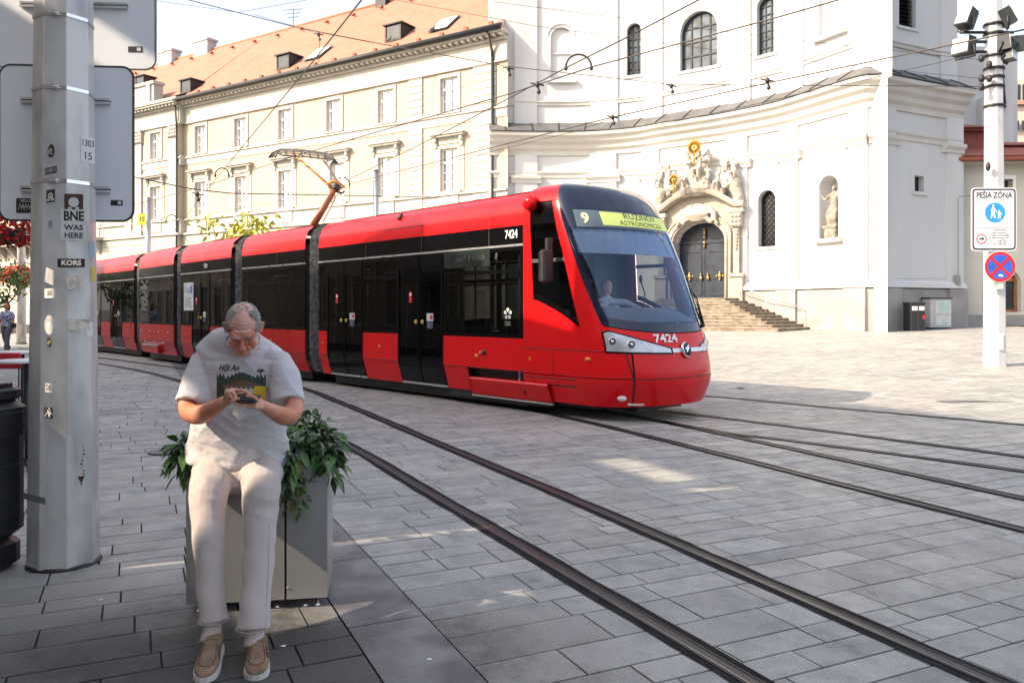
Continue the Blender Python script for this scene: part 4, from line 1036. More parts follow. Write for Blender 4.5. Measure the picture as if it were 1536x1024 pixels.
def shift(m):
    M,L=modM(m); return M,L
tram=empty('tram',modM(mods[0])[0].translation,'long red and black articulated city tram standing on the curve, showing line number nine','tram')
minn=mat('tram_interior',(.10,.10,.105),.7,var=.15,vs=2); mfl=mat('tram_floor',(.05,.05,.055),.7)
mrd=M_['red']; mrglare=mat('roof_glare_pale',(.62,.56,.54),.5,var=.12,vs=2)  # mrglare: sun glare on the red roof, put into a pale colour
def spatch(mb,M,x0,x1,z0,z1,off=0,mi=0,side=-1,n=1):
    zs=[z0]+[b_ for _,b_ in PROF if z0<b_<z1]+[z1]
    rows=[(side*(pw(z)+off),z) for z in zs]
    vs=[(x0+(x1-x0)*i/n,y,z) for y,z in rows for i in range(n+1)]
    fs=[(j*(n+1)+i,j*(n+1)+i+1,(j+1)*(n+1)+i+1,(j+1)*(n+1)+i) for j in range(len(rows)-1) for i in range(n)]
    if side>0: fs=[f[::-1] for f in fs]
    mb.add(vs,fs,mi,False,M)
    # edges so that each panel has thickness
    t=.03; e=[]
    for xx,fl in ((x0,1),(x1,-1)):
        v2=[(xx,y,z) for y,z in rows]+[(xx,y-side*t,z) for y,z in rows]; k=len(rows)
        mb.add(v2,[(i,i+1,k+i+1,k+i) for i in range(k-1)],mi,False,M)
    for (y,z) in (rows[0],rows[-1]): mb.add([(x0,y,z),(x1,y,z),(x1,y-side*t,z),(x0,y-side*t,z)],[(0,1,2,3)],mi,False,M)
def roofloft(mb,M,x0,x1,z0=2.99,mi=0,off=0,seam=True):
    zs=[z0]+[b_ for _,b_ in PROF if b_>z0+.02]
    half=[(pw(z)+off if z<3.63 else PROF[-1][0] if z==3.64 else pw(z),z+off) for z in zs]
    half=[(pw(zs[0])+off,zs[0])]+[(a+off*(a>0),b_+off*(b_>3.5)) for a,b_ in PROF if b_>z0+.02]
    full=[(-a,z) for a,z in half]+[(a,z) for a,z in half[::-1][1:]]
    k=len(full); vs=[(x,y,z) for x in (x0,x1) for y,z in full]
    mb.add(vs,[(i,i+1,k+i+1,k+i) for i in range(k-1)],mi,True,M)
GD=glass('door_glass',(.11,.12,.125),minr=.0,ior=1.28)
def leaf(M,x0,x1,side,par,z0=.30,z1=2.62,off=.012):
    f=MB(); fw=.045
    d=obj('door',MB().add([(0,0,0)],[]),M_['black'],par) if False else None
    spatch(f,M,x0+.006,x0+fw,z0,z1,off,0,side); spatch(f,M,x1-fw,x1-.006,z0,z1,off,0,side)
    spatch(f,M,x0+fw,x1-fw,z0,z0+.30,off,0,side); spatch(f,M,x0+fw,x1-fw,z1-.22,z1,off,0,side)
    o=obj('door',f,M_['black'],par)
    g=MB(); spatch(g,M,x0+fw,x1-fw,z0+.30,z1-.22,off-.012,0,side); obj('pane',g,GD,o)
    if side<0:
        h=MB(); y=-(HW-.1); h.tube([(x0+.12,y,.8),(x0+.10,y+.03,1.4),(x0+.14,y,2.1)],.014,6,M=M); obj('grab_bar',h,M_['silver'],o)
    return o
def window(M,x0,x1,side,par,z0=1.19,z1=2.66,split=True):
    f=MB(); e=.07
    spatch(f,M,x0,x0+e,z0,z1,.0,0,side); spatch(f,M,x1-e,x1,z0,z1,0,0,side); spatch(f,M,x0+e,x1-e,z0,z0+.05,0,0,side); spatch(f,M,x0+e,x1-e,z1-.06,z1,0,0,side)
    if split: spatch(f,M,x0+e,x1-e,z1-.42,z1-.36,0,0,side)
    o=obj('window',f,M_['black'],par)
    g=MB(); spatch(g,M,x0+e,x1-e,z0+.05,(z1-.42) if split else z1-.06,-.004,0,side)
    if split: spatch(g,M,x0+e,x1-e,z1-.36,z1-.06,-.004,0,side)
    obj('pane',g,M_['glassdark'],o)
def module(k,layout,red,group=None):
    M,L=shift(mods[k]); par=tram
    x1=0; x0=-L
    rf=MB(); roofloft(rf,M,x0,x1); ro_=obj('roof',rf,red,par)
    rf=MB(); rf.add([(x,y,z+.012) for x in (x0+.05,x1-.05) for y,z in ((-1.04,3.55),(-.75,3.61),(-.4,3.635),(0,3.64),(.4,3.635),(.75,3.61),(1.04,3.55))],[(i,i+1,8+i,7+i) for i in range(6)],0,True,M); obj('roof_glare',rf,mrglare,ro_)  # pale strip painted along the roof top as sun glare
    b=MB()
    for sd in (-1,1):
        spatch(b,M,x0,x1,2.70,2.995,.0,0,sd,n=1)
        if sd==-1:
            for q in [i*1.9 for i in range(1,int(L/1.9)+1)]: 
                if q<L-.4: b.add([(x0+q,-HW-.002,2.70),(x0+q+.012,-HW-.002,2.70),(x0+q+.012,-HW-.002,2.99),(x0+q,-HW-.002,2.99)],[(0,1,2,3)],1,False,M); b.add([(x0+q,-HW-.003,2.995),(x0+q+.01,-HW-.003,2.995),(x0+q+.01,-1.289,3.2),(x0+q,-1.289,3.2)],[(0,1,2,3)],1,False,M)
    obj('cantrail',b,[M_['black'],M_['rubber']],par)
    b=MB()
    for sd in (-1,1): spatch(b,M,x0,x1,2.665,2.70,.012,0,sd)
    obj('trim_strip',b,M_['silver'],par)
    b=MB(); 
    spatch(b,M,x0,x1,3.195,3.203,.003,0,-1); obj('roof_seam',b,M_['blackm'],par)
    b=MB(); b.bx(x0,x1,-1.14,1.14,.30,.36,M=M); b.bx(x0+.2,x1-.2,-1.0,1.0,.06,.29,mi=1,M=M)
    obj('floor',b,[mfl,M_['blackm']],par)
    b=MB(); b.bx(x0,x1,-1.15,1.15,2.75,2.80,M=M); 
    for xx in (x0+.02,x1-.06):
        for s_ in (-1,1): b.bx(xx,xx+.04,min(s_*.45,s_*1.2),max(s_*.45,s_*1.2),.36,2.75,M=M)
    obj('ceiling',b,minn,par)
    # interior: seats and poles
    b=MB(); pl=MB(); rr=random.Random(k+4); xx=x0+.7
    while xx<x1-.5:
        if rr.random()<.75:
            for s_ in (-.8,.8):
                b.rbox((xx,s_,.82),(.44,.5,.08),.04,M=M); b.rbox((xx-.22,s_,1.15),(.07,.5,.62),.03,M=M)
        pl.tube([(xx+.3,-.5,.36),(xx+.3,-.5,2.75)],.018,6,M=M); xx+=.85
    pl.tube([(x0,-.5,2.15),(x1,-.5,2.15)],.016,6,M=M); pl.tube([(x0,.5,2.15),(x1,.5,2.15)],.016,6,M=M)
    obj('seats',b,mat('seat_fabric',(.05,.10,.12),.8,var=.3,vs=6),par); obj('grab_poles',pl,mat('pole_yellow',(.55,.42,.05),.4),par)
    s=0
    for kind,ln in layout:
        a=-s; c=-s-ln; s+=ln
        for sd in (-1,1):
            kk=kind
            if kind=='door' and sd==1: kk='win'
            if kk=='win' or kk=='winb':
                window(M,c,a,sd,par)
                b=MB(); 
                if kk=='winb':       # wheel arch slot below
                    spatch(b,M,c,a,.66,1.185,.0,0,sd)
                else:
                    spatch(b,M,c+.008,a-.008,.25,1.185,.0,0,sd)
                o=obj('side_panel',b,red,par)
                if sd==-1:
                    q=MB(); q.add([(c,-HW-.003,.655),(a,-HW-.003,.655),(a,-HW-.003,.667),(c,-HW-.003,.667)],[(0,1,2,3)],0,False,M); obj('seam',q,M_['blackm'],o)
                    q=MB(); q.lathe([(.02,0),(.03,.0),(.028,.02),(.015,.03)],12,M=M@frame(((a+c)/2,-HW,.92),(1,0,0),(0,0,1),(0,-1,0))); obj('reflector',q,M_['orange'],o)
            elif kk=='door':
                m_=(a+c)/2; leaf(M,c,m_-.01,sd,par); leaf(M,m_+.01,a,sd,par)
                b=MB(); spatch(b,M,c,a,2.62,2.665,0,0,sd); obj('door_header',b,M_['black'],par); b=MB(); spatch(b,M,c,a,.25,.29,.01,0,sd); obj('door_sill',b,M_['silver'],par)
                b=MB(); 
                for q in (-.10,.10): b.lathe([(.02,0),(.04,0),(.04,.012),(.022,.018)],14,M=M@frame((m_+q,-HW-.014,1.42),(1,0,0),(0,0,1),(0,-1,0)))
                obj('door_button',b,mat('button_brass',(.6,.42,.08),.4,metal=.3),par)
                b=MB(); b.prism(disc(18,.055),0,.002,M=M@frame((m_+.32-.6,-HW-.013,1.93),(1,0,0),(0,0,1),(0,-1,0))@Matrix.Translation((0,0,0)))
                b.prism(disc(14,.032),.0022,.003,mi=1,M=M@frame((m_-.28,-HW-.013,1.93),(1,0,0),(0,0,1),(0,-1,0)))
                b.bx(-.05,.05,-.15,-.05,0,.002,M=M@frame((m_-.28,-HW-.013,1.93),(1,0,0),(0,0,1),(0,-1,0)))
                obj('door_sticker',b,[M_['darkred'],M_['white']],par)
                b=MB(); MM=M@frame((m_+.33,-HW-.014,1.44),(-1,0,0),(0,0,1),(0,-1,0)); MM=M@frame((m_+.33,-HW-.014,1.44),(1,0,0),(0,0,1),(0,-1,0))
                b.bx(-.10,.10,.0,.14,0,.002,M=MM); b.bx(-.09,.09,-.14,-.01,0,.002,mi=1,M=MM); b.bx(0,.08,.03,.10,.002,.003,mi=2,M=MM); b.add(*text('i',.1,.01),mi=0,M=MM@Matrix.Translation((-.04,-.08,.004)))
                obj('notice_sticker',b,[mat('sticker_pale',(.55,.56,.6),.6),mat('sticker_navy',(.05,.07,.12),.6),M_['darkred']],par)
    return M,L
M1,L1=module(0,[('winb',2.08),('door',1.41),('win',1.26),('door',1.42),('win',6.54-6.17)],mrd)
# text on the first module
def sidetext(M,x,z,s,size,m,par,nm='number',bold=.02,off=.006):
    b=MB(); b.add(*text(s,size,bold,sx=.85),M=M@frame((x,-HW-off,z),(-1,0,0),(0,0,1),(0,-1,0))@Matrix.Rotation(0,4,'Z')); 
    return b
# seen from outside the near side, forward (+x local) is to the viewer's right
def nearM(M,x,z,off=.006): return M@frame((x,-HW-off,z),(1,0,0),(0,0,1),(0,-1,0))
b=MB(); b.add(*text('7424',.19,.02,sx=.8),M=nearM(M1,-.28,2.86)); obj('fleet_number',b,M_['white'],tram)
b=MB(); MM=nearM(M1,-.36,1.58)
for i in range(5):
    a=PI/2+2*PI*i/5; b.prism([(.02*math.cos(a),.02*math.sin(a)),(.085*math.cos(a-.45),.085*math.sin(a-.45)),(.10*math.cos(a),.10*math.sin(a)),(.085*math.cos(a+.45),.085*math.sin(a+.45))],0,.002,M=MM)
b.add(*text('MESTSKÝ',.035,.0),M=MM@Matrix.Translation((0,-.14,.002))); b.add(*text('DOPRAVA',.03,.0),M=MM@Matrix.Translation((0,-.18,.002)))
obj('operator_emblem',b,M_['white'],tram)
b=MB(); b.rbox((0,0,.01),(.12,.05,.02),.02,M=nearM(M1,-.62,2.52,.01)@Matrix.Rotation(PI/2,4,'Z')); b.rbox((0,0,.02),(.05,.03,.02),.01,M=nearM(M1,-.62,2.50,.01)); obj('side_camera',b,M_['rubber'],tram)
b=MB(); b.rbox((0,0,.01),(1.25,.3,.01),.01,M=nearM(M1,-1.42,2.52,.0)); sd_=obj('side_display',b,mat('display_off',(.02,.028,.026),.15,var=.2),tram)
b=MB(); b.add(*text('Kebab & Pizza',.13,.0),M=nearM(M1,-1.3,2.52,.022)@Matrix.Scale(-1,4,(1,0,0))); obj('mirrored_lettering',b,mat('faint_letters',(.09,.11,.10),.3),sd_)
for x,z,m in ((-1.15,.86,'orange'),(-.95,.93,'blackm')):
    b=MB(); b.lathe([(.03,0),(.045,0),(.04,.02),(.02,.03)],12,M=nearM(M1,x,z,0)); obj('side_lamp',b,M_[m],tram)
b=MB(); b.rbox((0,0,.02),(.1,.14,.05),.02,M=M1@frame((-3.55,-1.2,3.43),(1,0,0),(0,.5,.85),(0,-.85,.5))); obj('roof_bracket',b,M_['blackm'],tram)
# bogie slot and its lower skirt (from under the first window forward to the cab)
b=MB(); b.bx(-2.08,.45,-1.15,1.15,.12,.64,M=M1); obj('underframe',b,M_['blackm'],tram)
b=MB()
for x in (-1.5,-.15):
    for s_ in (-1,1): b.lathe([(.02,-.06),(.28,-.06),(.30,-.05),(.30,.05),(.33,.06),(.02,.065)],24,M=M1@frame((x,s_*.52,.31),(1,0,0),(0,0,1)))
obj('wheel',b,mat('wheel_steel',(.10,.09,.085),.5,metal=.6),tram)
for sd in (-1,1): b=MB(); spatch(b,M1,-2.07,-1.42,.25,.655,0,0,sd); obj('side_panel',b,mrd,tram)
def skirt(sd):
    b=MB(); xs=[-1.40,-1.36,0.0,.55]
    rows=[(.19,1.17),(.215,1.20),(.47,1.315),(.50,1.30),(.50,1.12)]
    vs=[(x+(.0 if j<2 else -.0)-(.10 if (i==0 and j>1) else 0)*-1, sd*y,z) for i,x in enumerate(xs) for j,(z,y) in enumerate(rows)]
    k=len(rows); b.add(vs,[(i*k+j,(i+1)*k+j,(i+1)*k+j+1,i*k+j+1) for i in range(3) for j in range(k-1)]+[tuple(range(k))],0,False,M1)
    b.bx(-1.4,.55,sd*1.17-.02,sd*1.17+.02,.165,.19,mi=1,M=M1); obj('bogie_skirt',b,[mrd,M_['silver']],tram)
skirt(-1); skirt(1)
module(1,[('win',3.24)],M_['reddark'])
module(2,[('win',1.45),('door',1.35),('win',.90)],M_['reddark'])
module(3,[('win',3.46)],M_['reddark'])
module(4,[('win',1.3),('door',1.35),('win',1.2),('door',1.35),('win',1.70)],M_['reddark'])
M3,_=modM(mods[2]); b=MB(); b.add(*text('7424',.16,.02,sx=.8),M=nearM(M3,-1.75,2.84)); obj('fleet_number',b,M_['white'],tram)
mpos=mat('poster_white',(.55,.58,.62),.5)
b=MB(); MM=nearM(M3,-3.02,2.02,.012); b.bx(-.38,.38,-.40,.40,0,.004,M=MM); b.bx(.14,.3,.08,.30,.004,.006,mi=1,M=MM)
for i,(x,l) in enumerate(((-.30,.08),(-.12,.1),(.02,.06))): b.bx(x,x+l,.1,.28-.04*i,.004,.006,mi=2,M=MM)
for i in range(5): b.bx(-.26,.26-.1*(i%2),-.06-.06*i,-.035-.06*i,.004,.006,mi=2,M=MM)
obj('poster',b,[mpos,M_['blue'],mat('poster_grey',(.25,.27,.3),.6)],tram)
for k,x0_,x1_ in ((3,-2.9,-1.4),):
    Mk,_=modM(mods[k]); b=MB(); b.bx(x0_,x1_,-HW-.06,-HW+.02,.50,.54,mi=1,M=Mk); b.bx(x0_,x1_,-HW-.03,-HW+.1,.28,.50,M=Mk); obj('step_cover',b,[M_['reddark'],M_['silver']],tram)
    for i in range(7):
        b=MB(); b.ball((-3.2+.45*i,-HW-.005,.62 if i%2 else .95),.022,5,M=Mk); obj('bolt',b,M_['white'],tram)
# bellows
for k in range(4):
    Ma,La=modM(mods[k]); Mb,_=modM(mods[k+1]); nr=7
    A_=Ma@Matrix.Translation((-La,0,0)); b=MB(); ring=[]
    pr=[(-a,z) for a,z in [(1.10,.24),(1.21,.66),(1.21,3.0),(1.19,3.25),(1.1,3.45),(.9,3.57),(0,3.6)]]; pr=pr+[(-a,z) for a,z in pr[::-1][1:]]
    vs=[]; K=len(pr); steps=nr*4
    for i in range(steps+1):
        q=i/steps; r_=.5+.5*math.cos(i*PI/2+PI); s_=1.0-.055*(1-r_)
        for y,z in pr:
            a=A_@Vector((0,y*s_,1.9+(z-1.9)*(1-(1-s_)*.6))); c=Mb@Vector((0,y*s_,1.9+(z-1.9)*(1-(1-s_)*.6))); vs.append(a.lerp(c,q))
    b.add(vs,[(i*K+j,i*K+j+1,(i+1)*K+j+1,(i+1)*K+j) for i in range(steps) for j in range(K-1)],0,False)
    for MM_,dx in ((A_,.02),(Mb,-.02)):
        for sd in (-1,1): b.bx(min(0,dx*2),max(0,dx*2),sd*1.22-.05,sd*1.22+.05,.5,3.1,mi=1,M=MM_)
    obj('bellows',b,[mat('bellows_grey',(.17,.17,.175),.6,col2=(.06,.06,.062),vs=9,lo=.4,hi=.6),M_['blackm']],tram)
b=MB(); M5,L5=modM(mods[4]); b.bx(-L5-.5,-L5,-1.2,1.2,.3,3.5,M=M5); obj('rear_end',b,M_['reddark'],tram)

# ---- cab nose, lofted: plan curves per height
TAB=[(.20,1.16,1.10,1.52,.66,1.98,2.10),(.30,1.19,1.13,1.56,.68,2.03,2.16),(.62,1.30,1.21,1.62,.72,2.12,2.25),(1.02,1.30,1.21,1.60,.72,2.06,2.18),(1.22,1.30,1.21,1.56,.72,2.00,2.10),(1.45,1.30,1.205,1.48,.72,1.90,1.99),
     (2.0,1.30,1.20,1.30,.72,1.68,1.78),(2.5,1.30,1.20,1.13,.72,1.47,1.57),(3.0,1.30,1.18,.93,.70,1.22,1.32),(3.3,1.26,1.14,.80,.66,1.05,1.14),(3.5,1.16,1.06,.69,.60,.90,.98),(3.6,1.02,.94,.60,.52,.78,.84),(3.655,.80,.74,.48,.42,.60,.64),(3.67,.5,.46,.36,.26,.42,.45)]
def trow(z):
    z=min(max(z,TAB[0][0]),TAB[-1][0])
    for i in range(len(TAB)-1):
        if TAB[i][0]<=z<=TAB[i+1][0]: break
    k=(z-TAB[i][0])/(TAB[i+1][0]-TAB[i][0]); out=[]
    for j in range(1,7):
        p1,p2=TAB[i][j],TAB[i+1][j]; h=TAB[i+1][0]-TAB[i][0]
        m1=(p2-TAB[i-1][j])/(TAB[i+1][0]-TAB[i-1][0]) if i>0 else (p2-p1)/h
        m2=(TAB[i+2][j]-p1)/(TAB[i+2][0]-TAB[i][0]) if i+2<len(TAB) else (p2-p1)/h
        k2,k3=k*k,k*k*k
        out.append((2*k3-3*k2+1)*p1+(k3-2*k2+k)*h*m1+(-2*k3+3*k2)*p2+(k3-k2)*h*m2)
    return out
TT=[-1.0,-.80,-.50,-.24,0,.24,.50,.80,1.0]
def S0(t,z):
    w0,wc,lc,wm,lm,L0=trow(z)
    pts=[(0,-w0),(lc*.55,-(w0*.8+wc*.2)),(lc,-wc),(lm,-wm),(L0,0),(lm,wm),(lc,wc),(lc*.55,w0*.8+wc*.2),(0,w0)]
    for i in range(8):
        if TT[i]<=t<=TT[i+1]: break
    p1,p2=pts[i],pts[i+1]; h=TT[i+1]-TT[i]; k=(t-TT[i])/h; r=[]
    for c in (0,1):
        m1=(p2[c]-pts[i-1][c])/(TT[i+1]-TT[i-1]) if i>0 else (p2[c]-p1[c])/h
        m2=(pts[i+2][c]-p1[c])/(TT[i+2]-TT[i]) if i<7 else (p2[c]-p1[c])/h
        k2,k3=k*k,k**3
        r.append((2*k3-3*k2+1)*p1[c]+(k3-2*k2+k)*h*m1+(-2*k3+3*k2)*p2[c]+(k3-k2)*h*m2)
    return Vector((r[0],r[1],z))
def S(t,z,off=0):
    p=S0(t,z); 
    if off:
        e=1e-3; a=S0(min(t+e,1),z)-S0(max(t-e,-1),z); c=S0(t,z+e if z<3.66 else z)-S0(t,z-e); n=a.cross(c); 
        if n.length>0: p=p+n.normalized()*off
    return M1@p
def patch(name,t0,t1,z0,z1,m,par,off=0,nt=24,nz=16,mi=None,rim=.02):       # t0,t1 functions of v; z0,z1 functions of t
    g=lambda f,x:(f(x) if callable(f) else f)
    b=MB()
    def fn(u,v,o=off):
        zz0=g(z0,None) if not callable(z0) else None
        # iterate: z from v with t-dependent limits
        za=z0 if not callable(z0) else z0(0); zb=z1 if not callable(z1) else z1(0)
        t=0
        for _ in range(4):
            z=za+(zb-za)*v; a=t0(z) if callable(t0) else t0; c=t1(z) if callable(t1) else t1; t=a+(c-a)*u
            za=z0(t) if callable(z0) else z0; zb=z1(t) if callable(z1) else z1
        z=za+(zb-za)*v
        return S(t,z,o)
    b.grid(fn,nt,nz)
    if rim:
        for side in range(4):
            n=nt if side<2 else nz
            f=(lambda q,o,s_=side: fn(*( (q,0) if s_==0 else (q,1) if s_==1 else (0,q) if s_==2 else (1,q)),o))
            vs=[f(i/n,off) for i in range(n+1)]+[f(i/n,off-rim) for i in range(n+1)]
            b.add(vs,[(i,i+1,n+2+i,n+1+i) for i in range(n)])
    return obj(name,b,m,par)
zc=lambda a,c: (lambda t: c+(a-c)*min(1,abs(t)/.5)**2)       # height at the corners a, at the centre c
# windscreen outline
def wsl(z): # left edge in t as function of height
    pts=[(1.2,-.43),(1.45,-.475),(2.0,-.53),(2.6,-.575),(3.1,-.60),(3.45,-.60),(3.64,-.60)]
    for (a,b_),(c,d) in zip(pts,pts[1:]):
        if a<=z<=c: return b_+(d-b_)*(z-a)/(c-a)
    return pts[0][1] if z<1.2 else pts[-1][1]
wsr=lambda z:-wsl(z)+.015
wb_=lambda t: 1.44-.14*math.cos(min(1,abs(t)/.5)*PI/2)**.8 if abs(t)<.5 else 1.44
# lower body: between skirt and windscreen base
def ztop(t):
    a=abs(t)
    return wb_(t)-.012 if a<.47 else 1.43
patch('cab_skirt',-.335,.335,.24,.635,mrd,tram,.012,30,8)
patch('cab_skirt',-1,-.345,.22,.635,mrd,tram,.0,20,8); patch('cab_skirt',.345,1,.22,.635,mrd,tram,0,20,8)
hl_lo=lambda t: 1.02+ (.10*(abs(t)-.08)/.4)
patch('cab_bumper',-.335,.335,.65,lambda t:1.015,mrd,tram,.004,30,10)
patch('cab_side',-1,-.345,.65,1.03,mrd,tram,0,24,10); patch('cab_side',.345,1,.65,1.03,mrd,tram,0,24,10)
patch('cab_bonnet',-.5,.5,1.035,ztop,mrd,tram,0,48,12)
# side walls with the quarter window cut-out: window from t=-.97..-.66
sw_b=lambda t: 1.72-.62*( (t+.97)/.33)*.72 if True else 0
def sideset(sg):
    f=(lambda a,c: (a,c) if sg<0 else (-c,-a))
    zl=(lambda t: 1.80-.42*min(1,max(0,(abs(t)-.62)/-.0001 if False else (0.93-abs(t))/.27)))
    patch('cab_side',*f(-1,-.5),1.04,zl,mrd,tram,0,26,10)
    patch('cab_pillar',*f(-1,-.945),zl,3.33,mrd,tram,0,4,24)
    # A pillar between side window and windscreen
    aw=lambda z: -.665+.0*(z)   
    def a0(z): return -.66-.05*max(0,(z-1.4))/1.9
    if sg<0:
        patch('cab_pillar',a0,wsl,zl,3.33,mrd,tram,0,8,30)
        patch('cab_roof',-1,lambda z:wsl(z) if z<3.64 else -.6,3.34,3.66,mrd,tram,0,12,10)
    else:
        patch('cab_pillar',wsr,lambda z:-a0(z),zl,3.33,mrd,tram,0,8,30)
        patch('cab_roof',wsr,1,3.34,3.66,mrd,tram,0,12,10)
    w0=f(-.94,-.94)[0] if sg<0 else .94
    lo=(lambda z:-.94) if sg<0 else (lambda z:-a0(z)-.005); hi=(lambda z:a0(z)+.005) if sg<0 else (lambda z:.94)
    fr_=patch('cab_side_window',lo,hi,lambda t:zl(t)+.01,lambda t:zl(t)+.10,M_['black'],tram,.004,12,3)
    patch('window_bar',lo,hi,2.38,2.44,M_['rubber'],fr_,.004,12,2); patch('window_frame',lo,hi,2.98,3.32,M_['black'],fr_,.003,12,4)
    patch('pane',lo,hi,lambda t:zl(t)+.10,2.38,M_['glassdark'],fr_,0,12,10,rim=0); patch('pane',lo,hi,2.44,2.98,M_['glassdark'],fr_,0,12,8,rim=0)
sideset(-1); sideset(1)
# roof cap behind the glass
b=MB()
b.grid(lambda u,v:S(-1+2*u,3.655+.013*v) if v<.99 else S(-1+2*u,3.667),40,3)
b.add([M1@Vector((-.02,-1.2,3.40)),M1@Vector((-.02,0,3.64)),M1@Vector((-.02,1.2,3.40)),M1@Vector((.38,.46,3.665)),M1@Vector((.44,0,3.668)),M1@Vector((.38,-.46,3.665))],[(0,5,4,1),(1,4,3,2)],0,False)
b.add([M1@Vector((0,-1.02,3.58)),M1@Vector((0,0,3.645)),M1@Vector((0,1.02,3.58)),M1@Vector((.4,.5,3.665)),M1@Vector((.45,0,3.668)),M1@Vector((.4,-.5,3.665))],[(0,5,4,1),(1,4,3,2)],0,False)
obj('cab_roof',b,mrd,tram)
# windscreen
mtint=mat('screen_tint',(.004,.012,.035),.10,var=.2,coat=.3,rvar=.03)
g=patch('windscreen',wsl,wsr,lambda t:wb_(t)+.13,2.90,M_['glassws'],tram,.004,60,40,rim=0)
patch('lower_black_band',wsl,wsr,wb_,lambda t:wb_(t)+.13,mtint,g,.005,60,4)
patch('upper_black_band',wsl,wsr,3.18,3.645,mtint,g,.005,60,14)
patch('upper_black_band',wsl,lambda z:-.47,2.90,3.18,mtint,g,.005,8,8); patch('upper_black_band',lambda z:.49,wsr,2.90,3.18,mtint,g,.005,8,8)
patch('edge_band',wsl,lambda z:wsl(z)+.05,lambda t:wb_(t)+.13,2.90,mtint,g,.006,4,24); patch('edge_band',lambda z:wsr(z)-.035,wsr,lambda t:wb_(t)+.13,2.90,mtint,g,.006,4,24)
# destination display
mdis=mat('display_panel',(.10,.14,.17),.2,var=.1,rvar=.05); mlit=mat('display_lit',(.42,.48,.13),.5,emit=.30,var=.03); mdig=mat('display_digit',(.55,.62,.28),.5,emit=.4); mdk=mat('display_letters',(.03,.05,.03),.6)
dp=patch('destination_display',-.465,.485,2.90,3.175,mdis,g,.0,30,6)
patch('lit_field',-.27,.33,2.93,3.145,mlit,dp,.008,24,4)
def onS(verts,t0,z0,k,off):    # bend flat lettering on to the nose: x -> t, y -> z
    return [S(t0+v[0]*k,z0+v[1],off) for v in verts]
def nosetext(s,t0,z0,size,off,m,par,name,k=.42,bold=.0,sx=1.0):
    v,f=text(s,size,bold,sx=sx); b=MB(); b.add(onS(v,t0,z0,k,off),f); return obj(name,b,m,par)
nosetext('9',-.385,3.03,.22,.008,mdig,dp,'line_number',bold=.03,k=.5)
nosetext('RUŽINOV',.02,3.092,.135,.012,mdk,dp,'lettering',bold=.0,k=.46,sx=1.0)
nosetext('ASTRONOMICKÁ',.02,2.978,.108,.012,mdk,dp,'lettering',bold=.0,k=.44,sx=.95)
nosetext('7424',-.12,1.215,.165,.012,M_['white'],tram,'fleet_number',bold=.025,k=.5,sx=.95)
# chrome bar with round emblem
bar=patch('nose_bar',-.10,.42,1.012,1.070,M_['silver'],tram,.016,30,4)
em=MB(); c=S(-.01,1.04,.03); n=(S(-.01,1.04,.1)-S(-.01,1.04,0)).normalized(); tx=(S(.05,1.04)-S(-.01,1.04)).normalized(); EM=frame(c,tx,n.cross(tx),n)
em.lathe([(.0,.028),(.095,.028),(.115,.02),(.125,.0),(.125,-.02)],28,M=EM@Matrix.Scale(1.15,4,(0,1,0))@Matrix.Scale(.85,4))
eo=obj('emblem',em,M_['chrome'],tram)
em=MB(); em.lathe([(.0,.031),(.085,.031),(.085,.029)],24,M=EM@Matrix.Scale(1.2,4,(0,1,0)));
for p in ([(-.05,-.05),(-.01,-.03),(.045,.02),(.03,.045),(-.03,0)],[(-.02,.03),(.03,.065),(.05,.06),(.0,.01)],[(-.06,-.01),(-.02,.01),(-.025,.04),(-.055,.02)]): em.prism(p,.033,.036,mi=1,M=EM)
obj('emblem_face',em,[M_['blackm'],M_['chrome']],eo)
